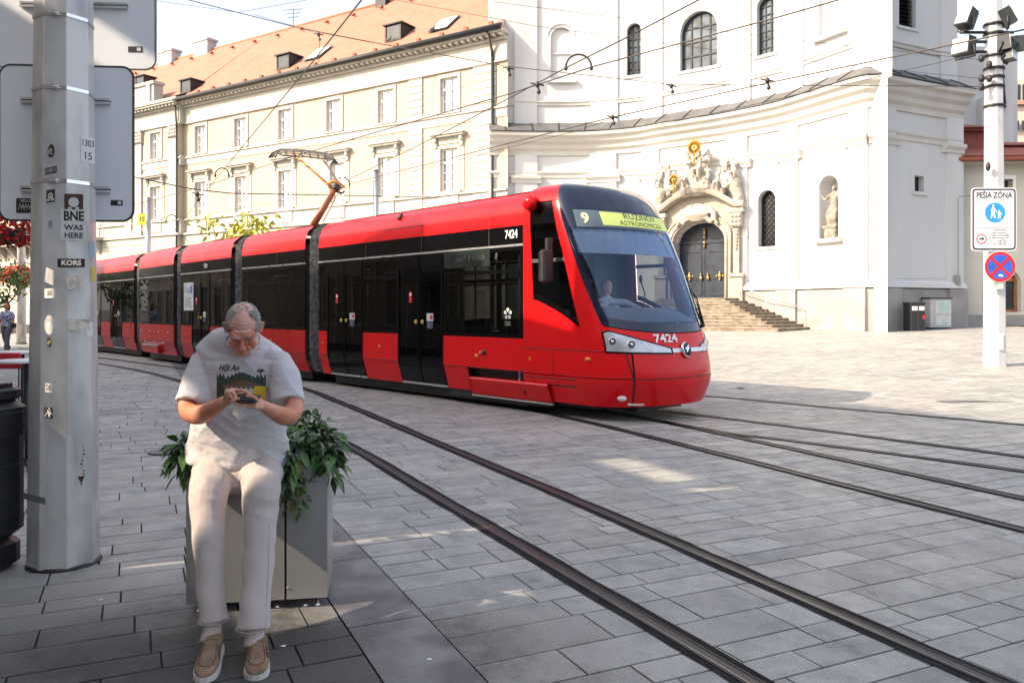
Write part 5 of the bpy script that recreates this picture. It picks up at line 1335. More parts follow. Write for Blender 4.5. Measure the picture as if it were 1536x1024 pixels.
# headlights: pale housing, two round lamps
mhl=mat('headlight_housing',(.55,.57,.60),.25,metal=.4,var=.15,vs=6,coat=.5); mgr=mat('lamp_dark',(.10,.10,.11),.2,metal=.5)
for sg in (-1,1):
    def hz0(t,sg=sg): a=abs(t); return 1.015+(a-.12)/.36*.03
    def hz1(t,sg=sg): a=abs(t); return 1.075+(min(a,.44)-.12)/.32*.25-(max(0,a-.44)*.6)
    ta,tb=(-.49,-.10) if sg<0 else (.13,.49)
    patch('headlight_rim',ta,tb,lambda t:hz0(t)-.025,lambda t:hz1(t)+.022,M_['black'],tram,.008,24,4)
    h=patch('headlight',ta+.012,tb-.012,hz0,hz1,mhl,tram,.016,24,5)
    for q,r_,nm in ((.435,.058,'lamp'),(.335,.062,'lamp')):
        zz=(hz0(q)+hz1(q))/2; c=S(sg*q,zz,.018); n=(S(sg*q,zz,.1)-S(sg*q,zz,0)).normalized(); tx=(S(sg*q+.02,zz)-S(sg*q-.02,zz)).normalized(); EM=frame(c,tx,n.cross(tx),n)
        b=MB(); b.lathe([(r_,-.01),(r_,.008),(r_*.9,.012),(r_*.85,.002)],22,mi=1,M=EM); b.lathe([(r_*.85,.003),(r_*.55,.006),(r_*.5,.0065)],22,mi=0,M=EM); b.lathe([(r_*.5,.007),(r_*.3,.02),(.002,.024)],18,mi=1,M=EM)
        obj(nm,b,[mgr,M_['chrome']],h)
    b=MB(); c=S(sg*.40,.36,.0); n=(S(sg*.40,.36,.1)-c).normalized(); tx=(S(sg*.42,.36)-S(sg*.38,.36)).normalized(); EM=frame(c,tx,n.cross(tx),n); b.lathe([(.07,0),(.065,.02),(.03,.028),(.002,.03)],18,M=EM@Matrix.Scale(.6,4,(0,1,0))); obj('fog_lamp',b,M_['white'],tram)
    b=MB(); c=S(sg*.62,.92,.0); n=(S(sg*.62,.92,.1)-c).normalized(); tx=(S(sg*.64,.92)-S(sg*.60,.92)).normalized(); EM=frame(c,tx,n.cross(tx),n); b.lathe([(.06,0),(.05,.015),(.002,.02)],16,M=EM@Matrix.Scale(.5,4,(0,1,0))); obj('turn_signal',b,M_['orange'],tram)
    patch('tow_plate',sg*.32-.045,sg*.32+.045,.262,.285,M_['white'],tram,.02,4,1)
# seams on the nose
sm=MB()
for sg in (-1,1):
    sm.tube([S(sg*(.34+.035*max(0,(z-.62))/.4),z,.003) for z in [.24+.06*i for i in range(14)]],.011,5)
sm.tube([S(-.34+.68*i/30,.643,.0) for i in range(31)],.009,5); sm.tube([S(-1+.5*i/20,1.037,.0) for i in range(21)],.006,5)
for z0 in (.66,): sm.tube([S(-.86,z,.001) for z in [.66+.04*i for i in range(10)]],.005,4)
obj('panel_seams',sm,M_['blackm'],tram)
b=MB(); b.add([S(t,z,.001) for z in (.48,.60) for t in [-1+.04*i for i in range(8)]],[(i,i+1,9+i,8+i) for i in range(7)]); obj('skirt_slot',b,M_['blackm'],tram)
b=MB()
for sg in (-1,1): b.bx(-.03,.0,min(sg*1.05,sg*1.27),max(sg*1.05,sg*1.27),.3,3.3,M=M1)
b.bx(0,1.3,-1.0,1.0,.15,.28,mi=0,M=M1); b.bx(.5,1.7,-.55,.55,.12,.30,mi=0,M=M1)
obj('cab_underframe',b,M_['blackm'],tram)
# wipers
for (ta,za,tb,zb,te,ze) in ((.30,1.38,.415,2.33,.28,1.42),(.40,1.40,.44,1.98,.34,1.5)):
    b=MB(); b.tube([S(ta,za,.05),S(ta*.55+tb*.45,za*.55+zb*.45,.075),S(tb,zb-.35,.05)],[.016,.012,.009],6); b.tube([S(ta+.03,za,.05),S(tb-.005,zb-.4,.06)],.007,5)
    b.tube([S(tb-.035,zb-.85,.025),S(tb,zb-.4,.03),S(tb+.012,zb,.025)],[.01,.014,.008],5); b.tube([S(ta,za,.0),S(ta,za,.06)],.03,8)
    obj('wiper',b,M_['blackm'],tram)
# cab interior: dash, bulkhead, seat, sunblind, microphone
mdash=mat('dashboard',(.26,.29,.34),.6,var=.12,vs=2)
b=MB()
def dash(u,v):
    t=-.46+.92*u; p=M1.inverted()@S(t,1.50,-.05); q=Vector((.75,p.y*.92,1.62)); z=1.46+.22*math.sin(min(1,v*1.5)*PI/2); r_=p.lerp(q,v); return M1@Vector((r_.x,r_.y,z if v<.8 else z))
b.grid(dash,30,12); b.bx(.62,.78,-1.05,1.05,.4,1.64,M=M1); b.tube([(.95,-.62,1.60),(.85,-.30,1.78),(.85,.20,1.76),(1.0,.5,1.6)],[(.06,.10)]*4,8,M=M1)
obj('dashboard',b,mdash,tram)
b=MB(); b.bx(-.22,-.18,-1.2,1.2,.3,2.95,M=M1);  b.bx(-.17,-.15,-1.2,.78,1.2,2.6,mi=2,M=M1); b.bx(-.2,1.0,-1.15,1.15,.30,.34,mi=2,M=M1)
b.bx(-.17,-.13,.93,.97,1.95,2.05,mi=2,M=M1); b.bx(-.17,-.13,.93,.97,2.10,2.14,mi=2,M=M1)
obj('bulkhead',b,[mat('cab_panel',(.40,.44,.50),.6,var=.1),M_['rubber'],M_['blackm']],tram)
b=MB(); b.rbox((.22,-.10,1.55),(.12,.50,.75),.05,M=M1); b.rbox((.20,-.10,2.02),(.10,.34,.30),.05,M=M1); b.rbox((.42,-.0,1.18),(.5,.5,.12),.05,M=M1); obj('driver_seat',b,mat('seat_red',(.30,.05,.06),.7,var=.2),tram)
b=MB()
b.grid(lambda u,v:M1@((M1.inverted()@S(-.52+1.0*u,2.52+.40*v,-.07))+Vector((.012*math.sin(u*90),0,0))),120,3)
obj('sunblind',b,mat('blind_fabric',(.40,.47,.58),.7,var=.04),tram)
b=MB(); b.tube([M1@Vector((1.2,.22,1.64)),M1@Vector((1.22,.24,1.9)),M1@Vector((1.15,.22,2.1))],.012,6); b.ball(tuple(M1@Vector((1.15,.22,2.14))),(.03,.03,.07),6); obj('microphone',b,M_['blackm'],tram)
# exterior mirror and roof camera
b=MB(); MR=M1@Matrix.Translation((.72,-1.50,2.30)); b.rbox((0,0,0),(.13,.24,.50),.06,M=MR); b.rbox((.0,.05,.33),(.08,.12,.20),.03,M=MR); b.tube([(0,.02,.36),(-.05,.16,.42),(-.06,.26,.40)],.025,6,M=MR); mo=obj('mirror',b,M_['blackm'],tram)
b=MB(); b.bx(-.07,-.066,-.10,.10,-.21,.21,M=MR); obj('mirror_glass',b,M_['chrome'],mo)
b=MB(); b.tube([M1@Vector((.06,-1.20,3.36)),M1@Vector((.20,-1.36,3.33)),M1@Vector((.32,-1.42,3.26))],[(.12,.14),(.13,.12),(.10,.08)],10); obj('camera_pod',b,mrd,tram)
b=MB(); b.bx(.14,.18,-1.315,-1.30,.85,.90,M=M1); obj('side_lamp',b,M_['orange'],tram)

# ---- pantograph
mor=mat('panto_orange',(.62,.24,.06),.5,var=.15); mrust=mat('panto_arm_brown',(.30,.08,.03),.5,var=.2)
Zp=18.6; b=MB()
pb=P(470,338,17.9); el=P(504,282,18.3)
b.tube([pb,el],[(.085,.07),(.06,.05)],8); b.tube([P(484,334,17.7),P(511,283,18.1)],.014,5); pg=obj('pantograph',b,mrust,tram)
ha,hb=P(440,231,18.9),P(484,238,18.1)
b=MB(); b.tube([el+Vector((-.12,0,.03)),ha],.03,8); b.tube([el+Vector((.12,0,.03)),hb],.03,8,mi=1); b.tube([P(490,276,18.3),P(500,272,18.2),P(512,277,18.3),P(516,280,18.4),P(505,284,18.5),P(492,280,18.4)],.04,6)
obj('upper_arm',b,[mor,mat('panto_arm_pale',(.55,.45,.38),.5)],pg)
b=MB()
for q in (0,.045,.09,.15):
    b.tube([P(403+q*60,237,19.0-q*2),P(409+q*50,229+q*8,19.0-q*2),P(421+q*20,224+q*60,19.0-q*2),P(455,225.5+q*60,18.6-q*2),P(490,230+q*55,18.2-q*2),P(499+q*15,236+q*20,18.1-q*2),P(506-q*60,245+q*10,18.0-q*2)],.022 if q in(0,.15) else .016,6)
for x in (428,440,452,464,476,486): b.tube([P(x,224+(x-421)*.10,18.9-(x-421)*.01),P(x+1,233+(x-421)*.10,18.4-(x-421)*.01)],.018,5)
b.ball(tuple(el),(.12,.1,.08),6); b.tube([P(505,288,18.3),P(512,290,18.3),P(517,287,18.3)],.03,5)
obj('collector_head',b,M_['wire'],pg)
# ---------------- the man sitting on the planter edge, looking at his phone
def skinmat(name,c,c2,vs=9):
    m=mat(name,c,.48,col2=c2,vs=vs,bump=.25,bs=220,detail=8,lo=.38,hi=.66,rvar=.08); b=m.node_tree.nodes['Principled BSDF']
    b.inputs['Subsurface Weight'].default_value=.12; b.inputs['Subsurface Radius'].default_value=(.012,.005,.003); b.inputs['Subsurface Scale'].default_value=1.0
    return m
mskin=skinmat('skin_weathered',(.66,.29,.185),(.52,.18,.105))
def q3(px,py,Z): return tuple(P(px,py,Z))
B=MB()
# torso and legs inside the clothes, all one body
B.tube([q3(360,700,4.40),q3(358,640,4.36),q3(360,580,4.26),q3(365,540,4.22),q3(367,515,4.19)],[(.13,.09),(.15,.10),(.15,.09),(.16,.07),(.09,.06)],16,up=(1,0,0))
B.tube([q3(366,520,4.20),q3(366,505,4.15),q3(366,490,4.10)],[.068,.062,.06],14)
LL=[(322,700,4.36),(313,770,4.08),(316,832,3.98),(319,900,3.88),(319,955,3.86),(318,975,3.84)]
RL=[(395,700,4.36),(391,770,4.06),(391,832,3.98),(386,900,3.86),(383,955,3.80),(383,978,3.78)]
for L_ in (LL,RL): B.tube([q3(*a) for a in L_],[.07,.06,.05,.046,.041,.041],12)
# arms
AL=[(304,534,4.22),(290,575,4.17),(281,612,4.10),(300,622,4.00),(330,606,3.90),(343,599,3.875)]
AR=[(419,534,4.22),(434,575,4.17),(441,612,4.10),(428,624,4.00),(404,614,3.90),(394,608,3.875)]
for A_ in (AL,AR): B.tube(catmull([q3(*a) for a in A_],4),[.046,.046,.045,.045,.044,.044,.044,.045,.046,.047,.0485,.0485,.048,.046,.041,.037,.033,.030,.028,.028,.028],14)
# head, built facing -Y then pitched forward
HP=Vector(q3(365,492,4.06)); PIT=R(38)
HM=Matrix.Translation(HP)@Matrix.Rotation(R(15),4,'Z')@Matrix.Rotation(PIT,4,'X')@Matrix.Scale(1.0,4)
def hb(c,r,n=12): B.ball(c,r,n,M=HM)
hb((0,.015,.03),(.080,.102,.092),16); hb((0,-.020,-.005),(.070,.078,.085)); hb((0,-.035,-.065),(.052,.058,.052)); hb((0,-.075,-.098),(.024,.020,.018)) # skull, face, jaw, chin
hb((0,-.078,.028),(.055,.024,.024))                      # brow base
for s in (-1,1):
    B.tube([(s*.010,-.104,.018),(s*.032,-.102,.024),(s*.056,-.084,.014)],[.009,.0115,.008],8,M=HM)   # brow ridge
    hb((s*.046,-.074,-.028),(.022,.022,.019))              # cheekbone
    hb((s*.046,-.045,-.065),(.020,.030,.03))
    # ear
    B.tube([(s*.079,-.002,.018),(s*.090,.006,.032),(s*.094,.018,.022),(s*.091,.018,-.005),(s*.084,.006,-.028),(s*.078,-.004,-.026)],[.006,.0075,.0085,.008,.0085,.005],8,M=HM)
    hb((s*.080,.006,.0),(.008,.014,.024),8)
    hb((s*.0145,-.112,-.036),(.0085,.010,.0075),8)           # nostril wing
    B.tube([(s*.022,-.100,-.040),(s*.032,-.090,-.060),(s*.034,-.078,-.082)],[.006,.005,.003],6,M=HM)  # fold from nose to mouth
B.tube([(0,-.094,.020),(0,-.106,.002),(0,-.120,-.020),(0,-.128,-.034)],[.009,.0105,.0125,.0135],10,M=HM); hb((0,-.122,-.040),(.013,.013,.009),8)
B.tube([(-.024,-.092,-.066),(-.008,-.103,-.0625),(0,-.103,-.064),(.008,-.103,-.0625),(.024,-.092,-.066)],[.003,.0055,.005,.0055,.003],8,M=HM)
B.tube([(-.021,-.092,-.072),(0,-.101,-.076),(.021,-.092,-.072)],[.003,.0065,.003],8,M=HM)
B.tube([(-.03,-.062,-.10),(0,-.070,-.108),(.03,-.062,-.10)],[.02,.02,.02],8,M=HM)
B.tube([(-.04,-.02,-.085),(0,.0,-.10),(.0,.05,-.11)],.035,8,M=HM)
# hands: palm plus five separate fingers
def chain(pts,r): B.tube([Vector(p) for p in pts],r,8)
def fing(base,d1,l,bend,ax,r0=.0088,seg=(.42,.32,.26)):
    p=Vector(base); d=Vector(d1).normalized(); pts=[p]; ax=Vector(ax).normalized()
    for k,s in enumerate(seg):
        d=Matrix.Rotation(bend[k],3,ax)@d; p=p+d*(l*s); pts.append(p)
    full=[pts[0],pts[0].lerp(pts[1],.5),pts[1],pts[1].lerp(pts[2],.5),pts[2],pts[3]]
    B.tube(full,[r0*1.05,r0*.95,r0*1.04,r0*.9,r0*.93,r0*.75],8); B.ball(pts[3],r0*.78,6); return pts
# right-hand side of the picture: his left hand, palm up under the phone
wl=Vector(q3(394,608,3.875)); PHC=Vector(q3(369,597,3.80))      # phone centre
pc=PHC+Vector((.035,.012,-.018))
B.tube([wl,wl.lerp(pc,.5),pc,pc+Vector((-.035,-.008,-.002))],[(.026,.022),(.036,.020),(.042,.017),(.038,.013)],12,up=(0,1,.2))
for i,(yo,l) in enumerate(((.034,.066),(.012,.074),(-.012,.072),(-.034,.062))):
    fing(pc+Vector((-.030,yo*.9,-.006-.002*i)),(-.95,yo*.8-.02,-.12),l,(.05,.35,.45),(0,1,0))
fing(pc+Vector((.030,-.032,.004)),(-.5,-.25,.70),.062,(0,-.55,-.35),(0,1,0),.0105,(.4,.33,.27))
# his right hand, index finger out towards the screen
wr_=Vector(q3(343,599,3.875)); pc2=Vector(q3(352,589,3.825))+Vector((-.008,0,.004))
B.tube([wr_,wr_.lerp(pc2,.5),pc2,pc2+Vector((.018,-.018,-.004))],[(.024,.026),(.024,.034),(.021,.038),(.016,.034)],12,up=(0,0,1))
kn=[pc2+Vector((.016,-.040,.010)),pc2+Vector((.022,-.018,.012)),pc2+Vector((.022,.004,.008)),pc2+Vector((.018,.024,0))]
fing(kn[1]+Vector((0,-.002,.0)),(.85,-.12,-.02),.080,(.05,.35,.30),(0,1,0))
fing(kn[0]+Vector((-.006,-.004,-.004)),(.75,-.35,-.35),.066,(.2,1.1,1.0),(.2,1,0)) 
fing(kn[2],(.7,.1,-.4),.072,(.3,1.25,1.0),(0,1,0)); fing(kn[3],(.6,.1,-.55),.060,(.3,1.25,1.0),(0,1,0))
fing(pc2+Vector((-.008,-.032,-.012)),(.75,-.30,-.45),.058,(0,-.3,-.25),(0,1,0),.0105,(.42,.32,.26))
me=remesh(B,.0042,3,.5)
def _head(q,nn):
    if q.z>1.25 and (q-HP).length<.2:
        l=HM.inverted()@q
        # forehead and brow creases, eye hollows
        if l.y<-.04 and .03<l.z<.085 and abs(l.x)<.05: q=q+nn*(.0013*math.sin(l.z*420+3*l.x*l.x*90))
        for s in (-1,1):
            d=((l.x-s*.032)/.017)**2+((l.z+.004)/.011)**2
            if d<1.6 and l.y<-.05: q=q-nn*(.005*math.exp(-d))
        q=q+nn*.0012*noise.noise(l*60)
    return q
deform(me,_head)
me.materials.append(mskin)
mr_=skinmat('skin_flushed',(.60,.24,.19),(.50,.16,.12),14); me.materials.append(mr_); msc=skinmat('skin_scalp',(.66,.36,.29),(.58,.28,.22),12); me.materials.append(msc)
msh=skinmat('skin_hand',(.66,.34,.25),(.54,.24,.16),14); me.materials.append(msh)
mi_=[]; HMq=HM.inverted()
for p in me.polygons:
    c=p.center; mm=0
    if (c-HP).length<.2:
        l=HMq@c
        if (l-Vector((0,-.12,-.028))).length<.026: mm=1
        elif l.z>.045 and l.y>-.10: mm=2
    elif abs(c.x-PHC.x)<.15 and c.y<3.90 and abs(c.z-PHC.z)<.12: mm=3
    mi_.append(mm)
me.polygons.foreach_set('material_index',mi_)
man=link('person',me)
man.location=(0,0,0)
tag(man,'balding man in grey printed t-shirt and pale trousers seated on the planter tapping his phone','person')
HMi=HM.inverted(); bvh=BVHTree.FromPolygons([v.co for v in me.vertices],[tuple(p.vertices) for p in me.polygons])
# eyelids, eyebrows, ears are in the body; add brows and lids as hair
mhair=mat('hair_grey',(.09,.085,.08),.6,col2=(.34,.32,.30),vs=45,lo=.4,hi=.6)
mhw=mat('hair_white',(.48,.46,.43),.6,var=.2,vs=60)
hr=MB(); rr=random.Random(8)
def strand(l0,d,n,w=.0008,ln=.014,mi=0):
    p=HM@Vector(l0); R3=HM.to_3x3(); dd=(R3@Vector(d)).normalized(); nn=(R3@Vector(n)).normalized(); side=dd.cross(nn).normalized()
    pts=[p,p+dd*ln*.5+nn*.004,p+dd*ln+nn*.0035]
    vs=[pts[0]-side*w,pts[0]+side*w,pts[1]-side*w,pts[1]+side*w,pts[2]]
    hr.add(vs,[(0,1,3,2),(2,3,4)],mi)
cnt=0
while cnt<9000:
    th=rr.uniform(-PI,PI); ph=rr.uniform(-.5,1.45)
    n=Vector((math.cos(ph)*math.sin(th),math.cos(ph)*math.cos(th),math.sin(ph)))     # y+ is the back
    c0=Vector((0,.015,.03)); l=c0+Vector((n.x*.080,n.y*.102,n.z*.092))
    x,y,z=abs(l.x),l.y,l.z
    # receding hairline: sides and back thick, crown thin, forehead bare
    dens=0
    if z>-.03 and x>.040+.010*math.sin(y*60) and y>-.055: dens=1.0
    if y>.035 and z<.085: dens=max(dens,.9)
    if y>.05 and z<.10: dens=1
    if x<=.045 and y<.045 and y>-.03 and z>.07: dens=max(dens,.05)
    if y<-.035 and x<.060: dens=0
    if z<.008 and y<-.012: dens=0
    if z<-.025 and y<.03: dens=0
    if z<-.055: dens=0
    if rr.random()>dens: cnt+=.2; continue
    # project on the real surface
    w0=HM@(l+n*.03); hit=bvh.ray_cast(w0,-(HM.to_3x3()@n).normalized(),.08)
    if hit[0] is None: continue
    l=HMi@hit[0]
    d=Vector((n.x*.1,.65,-.55 if z>0 else -.9)); d=d-n*d.dot(n)+Vector((rr.uniform(-.3,.3),rr.uniform(-.3,.3),rr.uniform(-.3,.3)))
    strand(l-n*.001,d,n,.0010,rr.uniform(.010,.020),1 if (rr.random()<.38) else 0); cnt+=1
for s in (-1,1):
    for i in range(90):
        a=rr.random(); x=s*(.012+.042*a); l=Vector((x,-.112+.30*(abs(x)-.012)**1.0*.5,.022+.006*math.sin(a*PI))); hit=bvh.ray_cast(HM@Vector((x,-.16,l.z+rr.uniform(-.004,.004))),(HM.to_3x3()@Vector((0,1,0))).normalized(),.2)
        if hit[0] is not None: strand(HMi@hit[0],(s*.8,-.2,rr.uniform(-.3,.4)),(0,-1,0),.0007,.010,1)
obj('hair',hr,[mhair,mhw],man)
ey=MB()
for s in (-1,1):
    x=s*.032; pts=[]
    for i in range(9):
        xx=x+(-.014+.0035*i); hit=bvh.ray_cast(HM@Vector((xx,-.16,-.009+.0035*abs(i-4)/4)),(HM.to_3x3()@Vector((0,1,0))).normalized(),.2)
        if hit[0] is not None: pts.append(hit[0]+hit[1]*.0004)
    if len(pts)>3: ey.tube(pts,.0013,5)
pts=[]
for i in range(11):
    xx=-.022+.0044*i; hit=bvh.ray_cast(HM@Vector((xx,-.16,-.0685-.0012*abs(i-5)/5)),(HM.to_3x3()@Vector((0,1,0))).normalized(),.2)
    if hit[0] is not None: pts.append(hit[0]+hit[1]*.0002)
ey.tube(pts,.0012,5)
obj('lash_line',ey,mat('lash_dark',(.10,.04,.03),.7),man)

# clothes
def fabric(name,col,col2,weave=900,vs=60,bump2=.22,stretch=(1,1,1)):
    m=mat(name,col,.9,col2=col2,vs=vs,bump=.3,bs=weave,detail=4,lo=.35,hi=.65,spec=.2,stretch=stretch,bump2=bump2,bs2=9); m.node_tree.nodes['Principled BSDF'].inputs['Sheen Weight'].default_value=.25; return m
mshirt=fabric('tshirt_heather',(.58,.57,.60),(.54,.53,.56),vs=55,stretch=(1,1,3))
mtrs=fabric('trousers_stone',(.50,.44,.425),(.47,.415,.40),vs=14)
T=MB()
rings=[(691,284,429,4.375,.175),(678,284,430,4.375,.178),(655,287,428,4.36,.180),(630,291,424,4.33,.172),(600,297,420,4.29,.158),(575,299,421,4.26,.146),(550,297,427,4.24,.135),(530,294,434,4.225,.118),(520,304,425,4.21,.102),(513,316,413,4.19,.092),(508,334,399,4.17,.074)]
path=[];rad=[]
for y,x0,x1,Z,ry in rings: path.append(q3((x0+x1)/2,y,Z)); rad.append(((x1-x0)/2*Z/FX,ry))
T.tube(path,rad,28,up=(1,0,0))
for A_,sg in ((AL,-1),(AR,1)):
    a=[q3(*p) for p in A_[:3]]; s0=Vector(a[0])+Vector((-sg*.06,0,.005)); 
    e=Vector(q3(289 if sg<0 else 431,603,4.13))
    m_=Vector(q3(298 if sg<0 else 427,562,4.19)); T.tube([s0,Vector(a[0])+Vector((0,0,-.030)),m_,e],[(.060,.055),(.066,.066),(.072,.074),(.082,.082)],18,up=(0,1,0))
me=remesh(T,.006,10,.6)
def fold(p,f,ax,sh): 
    a=noise.noise(Vector((p.x*f[0],p.y*f[1],p.z*f[2]))+sh); return 1-abs(a)*2.2
def _shirt(q,nn):
    l=q-Vector((-1.40,4.2,1.15)); k=0
    # diagonal folds from the armpits, horizontal rolls at the waist
    k+=.010*fold(Vector((l.x*.8+l.z*.5,l.y,l.z-.6*abs(l.x))),(5,4,13),0,Vector((3,1,2)))*max(0,min(1,(1.30-q.z)/.4))
    k+=.007*fold(Vector((l.x,l.y,l.z+abs(l.x)*1.1)),(6,4,9),0,Vector((7,5,1)))
    k+=.004*noise.noise(q*14)
    if q.z<.95: k+=.010*noise.noise(Vector((q.x*12,q.y*9,q.z*5)))+.012*max(0,(.92-q.z)/.12)
    if q.z>1.38: k*=.35
    return q+nn*(k-.001)
deform(me,_shirt)
me.materials.append(mshirt); shirt=link('t_shirt',me,man)
sb=BVHTree.FromPolygons([v.co for v in me.vertices],[tuple(p.vertices) for p in me.polygons])
# open neckline: ribbed collar ring lies on the shirt, skin shows inside
b=MB(); ring=[]
for i in range(41):
    a=2*PI*i/40; p=Vector(q3(366,510,4.16)); p=p+Vector((.092*math.cos(a),-.085*math.sin(a)*1.0,.004-.045*max(0,math.sin(a))+.02*max(0,-math.sin(a))))
    hit=sb.find_nearest(p); ring.append(hit[0]+hit[1]*.001)
b.tube(ring,.007,6,caps=False); obj('collar',b,mshirt,shirt)
b=MB()
for e,sg in ((q3(289,603,4.13),-1),(q3(431,603,4.13),1)): pass
# printed picture on the chest
def onshirt(px,py,off=.0022):
    d=(P(px,py,4)-Vector((0,0,H))).normalized(); hit=sb.ray_cast(Vector((0,0,H)),d,9)
    return (hit[0]-d*off) if hit[0] is not None else None
def printpoly(mb,pts,mi,off=.0022,n=1):
    w=[onshirt(*p,off) for p in pts]
    if any(a is None for a in w): return
    mb.add(w,[tuple(range(len(w)))],mi)
def printgrid(mb,x0,x1,y0,y1,mi,off=.002,top=None,bot=None,n=26,m=8):
    def fn(u,v):
        x=x0+(x1-x0)*u; a=top(x) if top else y0; c=bot(x) if bot else y1
        p=onshirt(x,a+(c-a)*v,off); return p if p is not None else Vector(q3(x,a,4.1))
    mb.grid(fn,n,m,mi)
pr=MB()
ht=lambda x: 560.0+2.2*math.sin(x*.9)+1.6*math.sin(x*2.3)
printgrid(pr,325,399,0,0,0,.002,lambda x:567-9*math.exp(-((x-362)/16)**2)+2.2*math.sin(x*1.1)+1.5*math.sin(x*2.7)-(5 if x<336 else 0)-(3 if x>385 else 0),lambda x:600,44,10)      # dark trees
printgrid(pr,334,392,0,0,1,.0032,lambda x:577-8*max(0,1-abs(x-363)/26),lambda x:583-2*max(0,1-abs(x-363)/26),20,2)  # brown roof
printgrid(pr,337,389,583,590,3,.0036,n=20,m=2)
for x in range(340,390,7): printgrid(pr,x,x+2,580,600,3,.004,n=1,m=3)
printgrid(pr,345,380,590,600,2,.0042,n=14,m=3); printgrid(pr,381,399,579,606,2,.0042,n=8,m=6)
for x,y,r_ in ((352,596,2.6),(361,597,3.2),(371,596,2.6),(392,600,2)): printpoly(pr,[(x+r_*math.cos(a*PI/4),y+r_*1.2*math.sin(a*PI/4)) for a in range(8)],0,.005)
for a in range(7):          # palm
    g=PI*.1+a*PI*.85/6; x,y=391,557; printpoly(pr,[(x-.6,y),(x+6*math.cos(g)*.6,y-5*math.sin(g)*.8-1),(x+6.5*math.cos(g),y-5*math.sin(g)+1.2),(x+.6,y+1)],0,.003)
printgrid(pr,390.2,391.8,557,572,0,.003,n=1,m=5)
v,f=text('Hội An',13,.03,sx=.78); vv=[]
sh_=.25
for a in v:
    p=onshirt(344+a[0]+a[1]*sh_,552-a[1],.003); vv.append(p)
if all(p is not None for p in vv): pr.add(vv,f,0)
obj('shirt_print',pr,[mat('print_dark',(.025,.04,.035),.85,var=.5,vs=90,col2=(.07,.10,.08)),mat('print_brown',(.16,.10,.07),.85),mat('print_yellow',(.72,.50,.03),.8,var=.1),mat('print_pale',(.55,.52,.47),.8)],shirt)

TR=MB()
TR.tube([q3(358,678,4.395),q3(358,700,4.40),q3(358,722,4.38)],[(.18,.12),(.205,.145),(.18,.135)],22,up=(1,0,0))
TR.tube([q3(322,712,4.27),q3(358,716,4.26),q3(394,712,4.27)],[(.085,.075),(.095,.080),(.085,.075)],16)
TLp=[(323,700,4.34,.112),(315,735,4.14,.100),(312,770,4.07,.090),(314,815,3.99,.079),(315,850,3.95,.070),(316,890,3.90,.066),(319,920,3.87,.070),(320,933,3.86,.075)]
TRp=[(393,700,4.34,.112),(391,735,4.12,.100),(391,770,4.05,.088),(389,815,3.98,.078),(387,850,3.93,.076),(384,890,3.87,.074),(381,925,3.82,.076),(380,944,3.80,.080)]
for L_ in (TLp,TRp): TR.tube(catmull([q3(*a[:3]) for a in L_],3),[L_[min(i//3,7)][3]+(L_[min(i//3+1,7)][3]-L_[min(i//3,7)][3])*(i%3)/3 for i in range(22)],20)
me=remesh(TR,.006,8,.6)
def _trou(q,nn):
    k=0
    k+=.006*noise.noise(Vector((q.x*6,q.y*6,q.z*11))+Vector((q.z*2,0,0)))
    k+=.010*fold(Vector((q.x+.5*q.z,q.y,q.z)),(7,5,10),0,Vector((2,9,4)))*max(0,min(1,(q.z-.55)/.25))
    k+=.006*fold(Vector((q.x-.3*q.z,q.y,q.z)),(12,6,4),0,Vector((5,1,8)))*max(0,1-abs(q.z-.42)/.2)
    return q+nn*(k-.003)
deform(me,_trou)
me.materials.append(mtrs); tro=link('trousers',me,man)
# fly, pocket seams and belt loops
mthr=mat('seam_thread',(.34,.31,.30),.9); b=MB(); tb=BVHTree.FromPolygons([v.co for v in me.vertices],[tuple(p.vertices) for p in me.polygons])
def ontr(px,py,off=.001):
    d=(P(px,py,4)-Vector((0,0,H))).normalized(); hit=tb.ray_cast(Vector((0,0,H)),d,9); return hit[0]-d*off if hit[0] is not None else None
for ln in ([(300,700),(294,715),(291,730)],[(416,700),(421,715),(424,730)],[(362,702),(362,712),(359,722)],[(299,790),(300,830),(300,880),(299,925)],[(404,790),(403,850),(400,900),(398,940)]):
    pts=[ontr(*p) for p in ln]; pts=[p for p in pts if p is not None]
    if len(pts)>1: b=MB(); b.tube(pts,.0012,4); obj('seam',b,mthr,tro)
b=MB()
for L_ in (TLp,TRp):
    c=Vector(q3(*L_[-1][:3])); b.tube([c+Vector((L_[-1][3]*.98*math.cos(a*PI/12),L_[-1][3]*.98*math.sin(a*PI/12),.014)) for a in range(25)],.003,5,caps=False)
obj('hem_seam',b,mthr,tro)
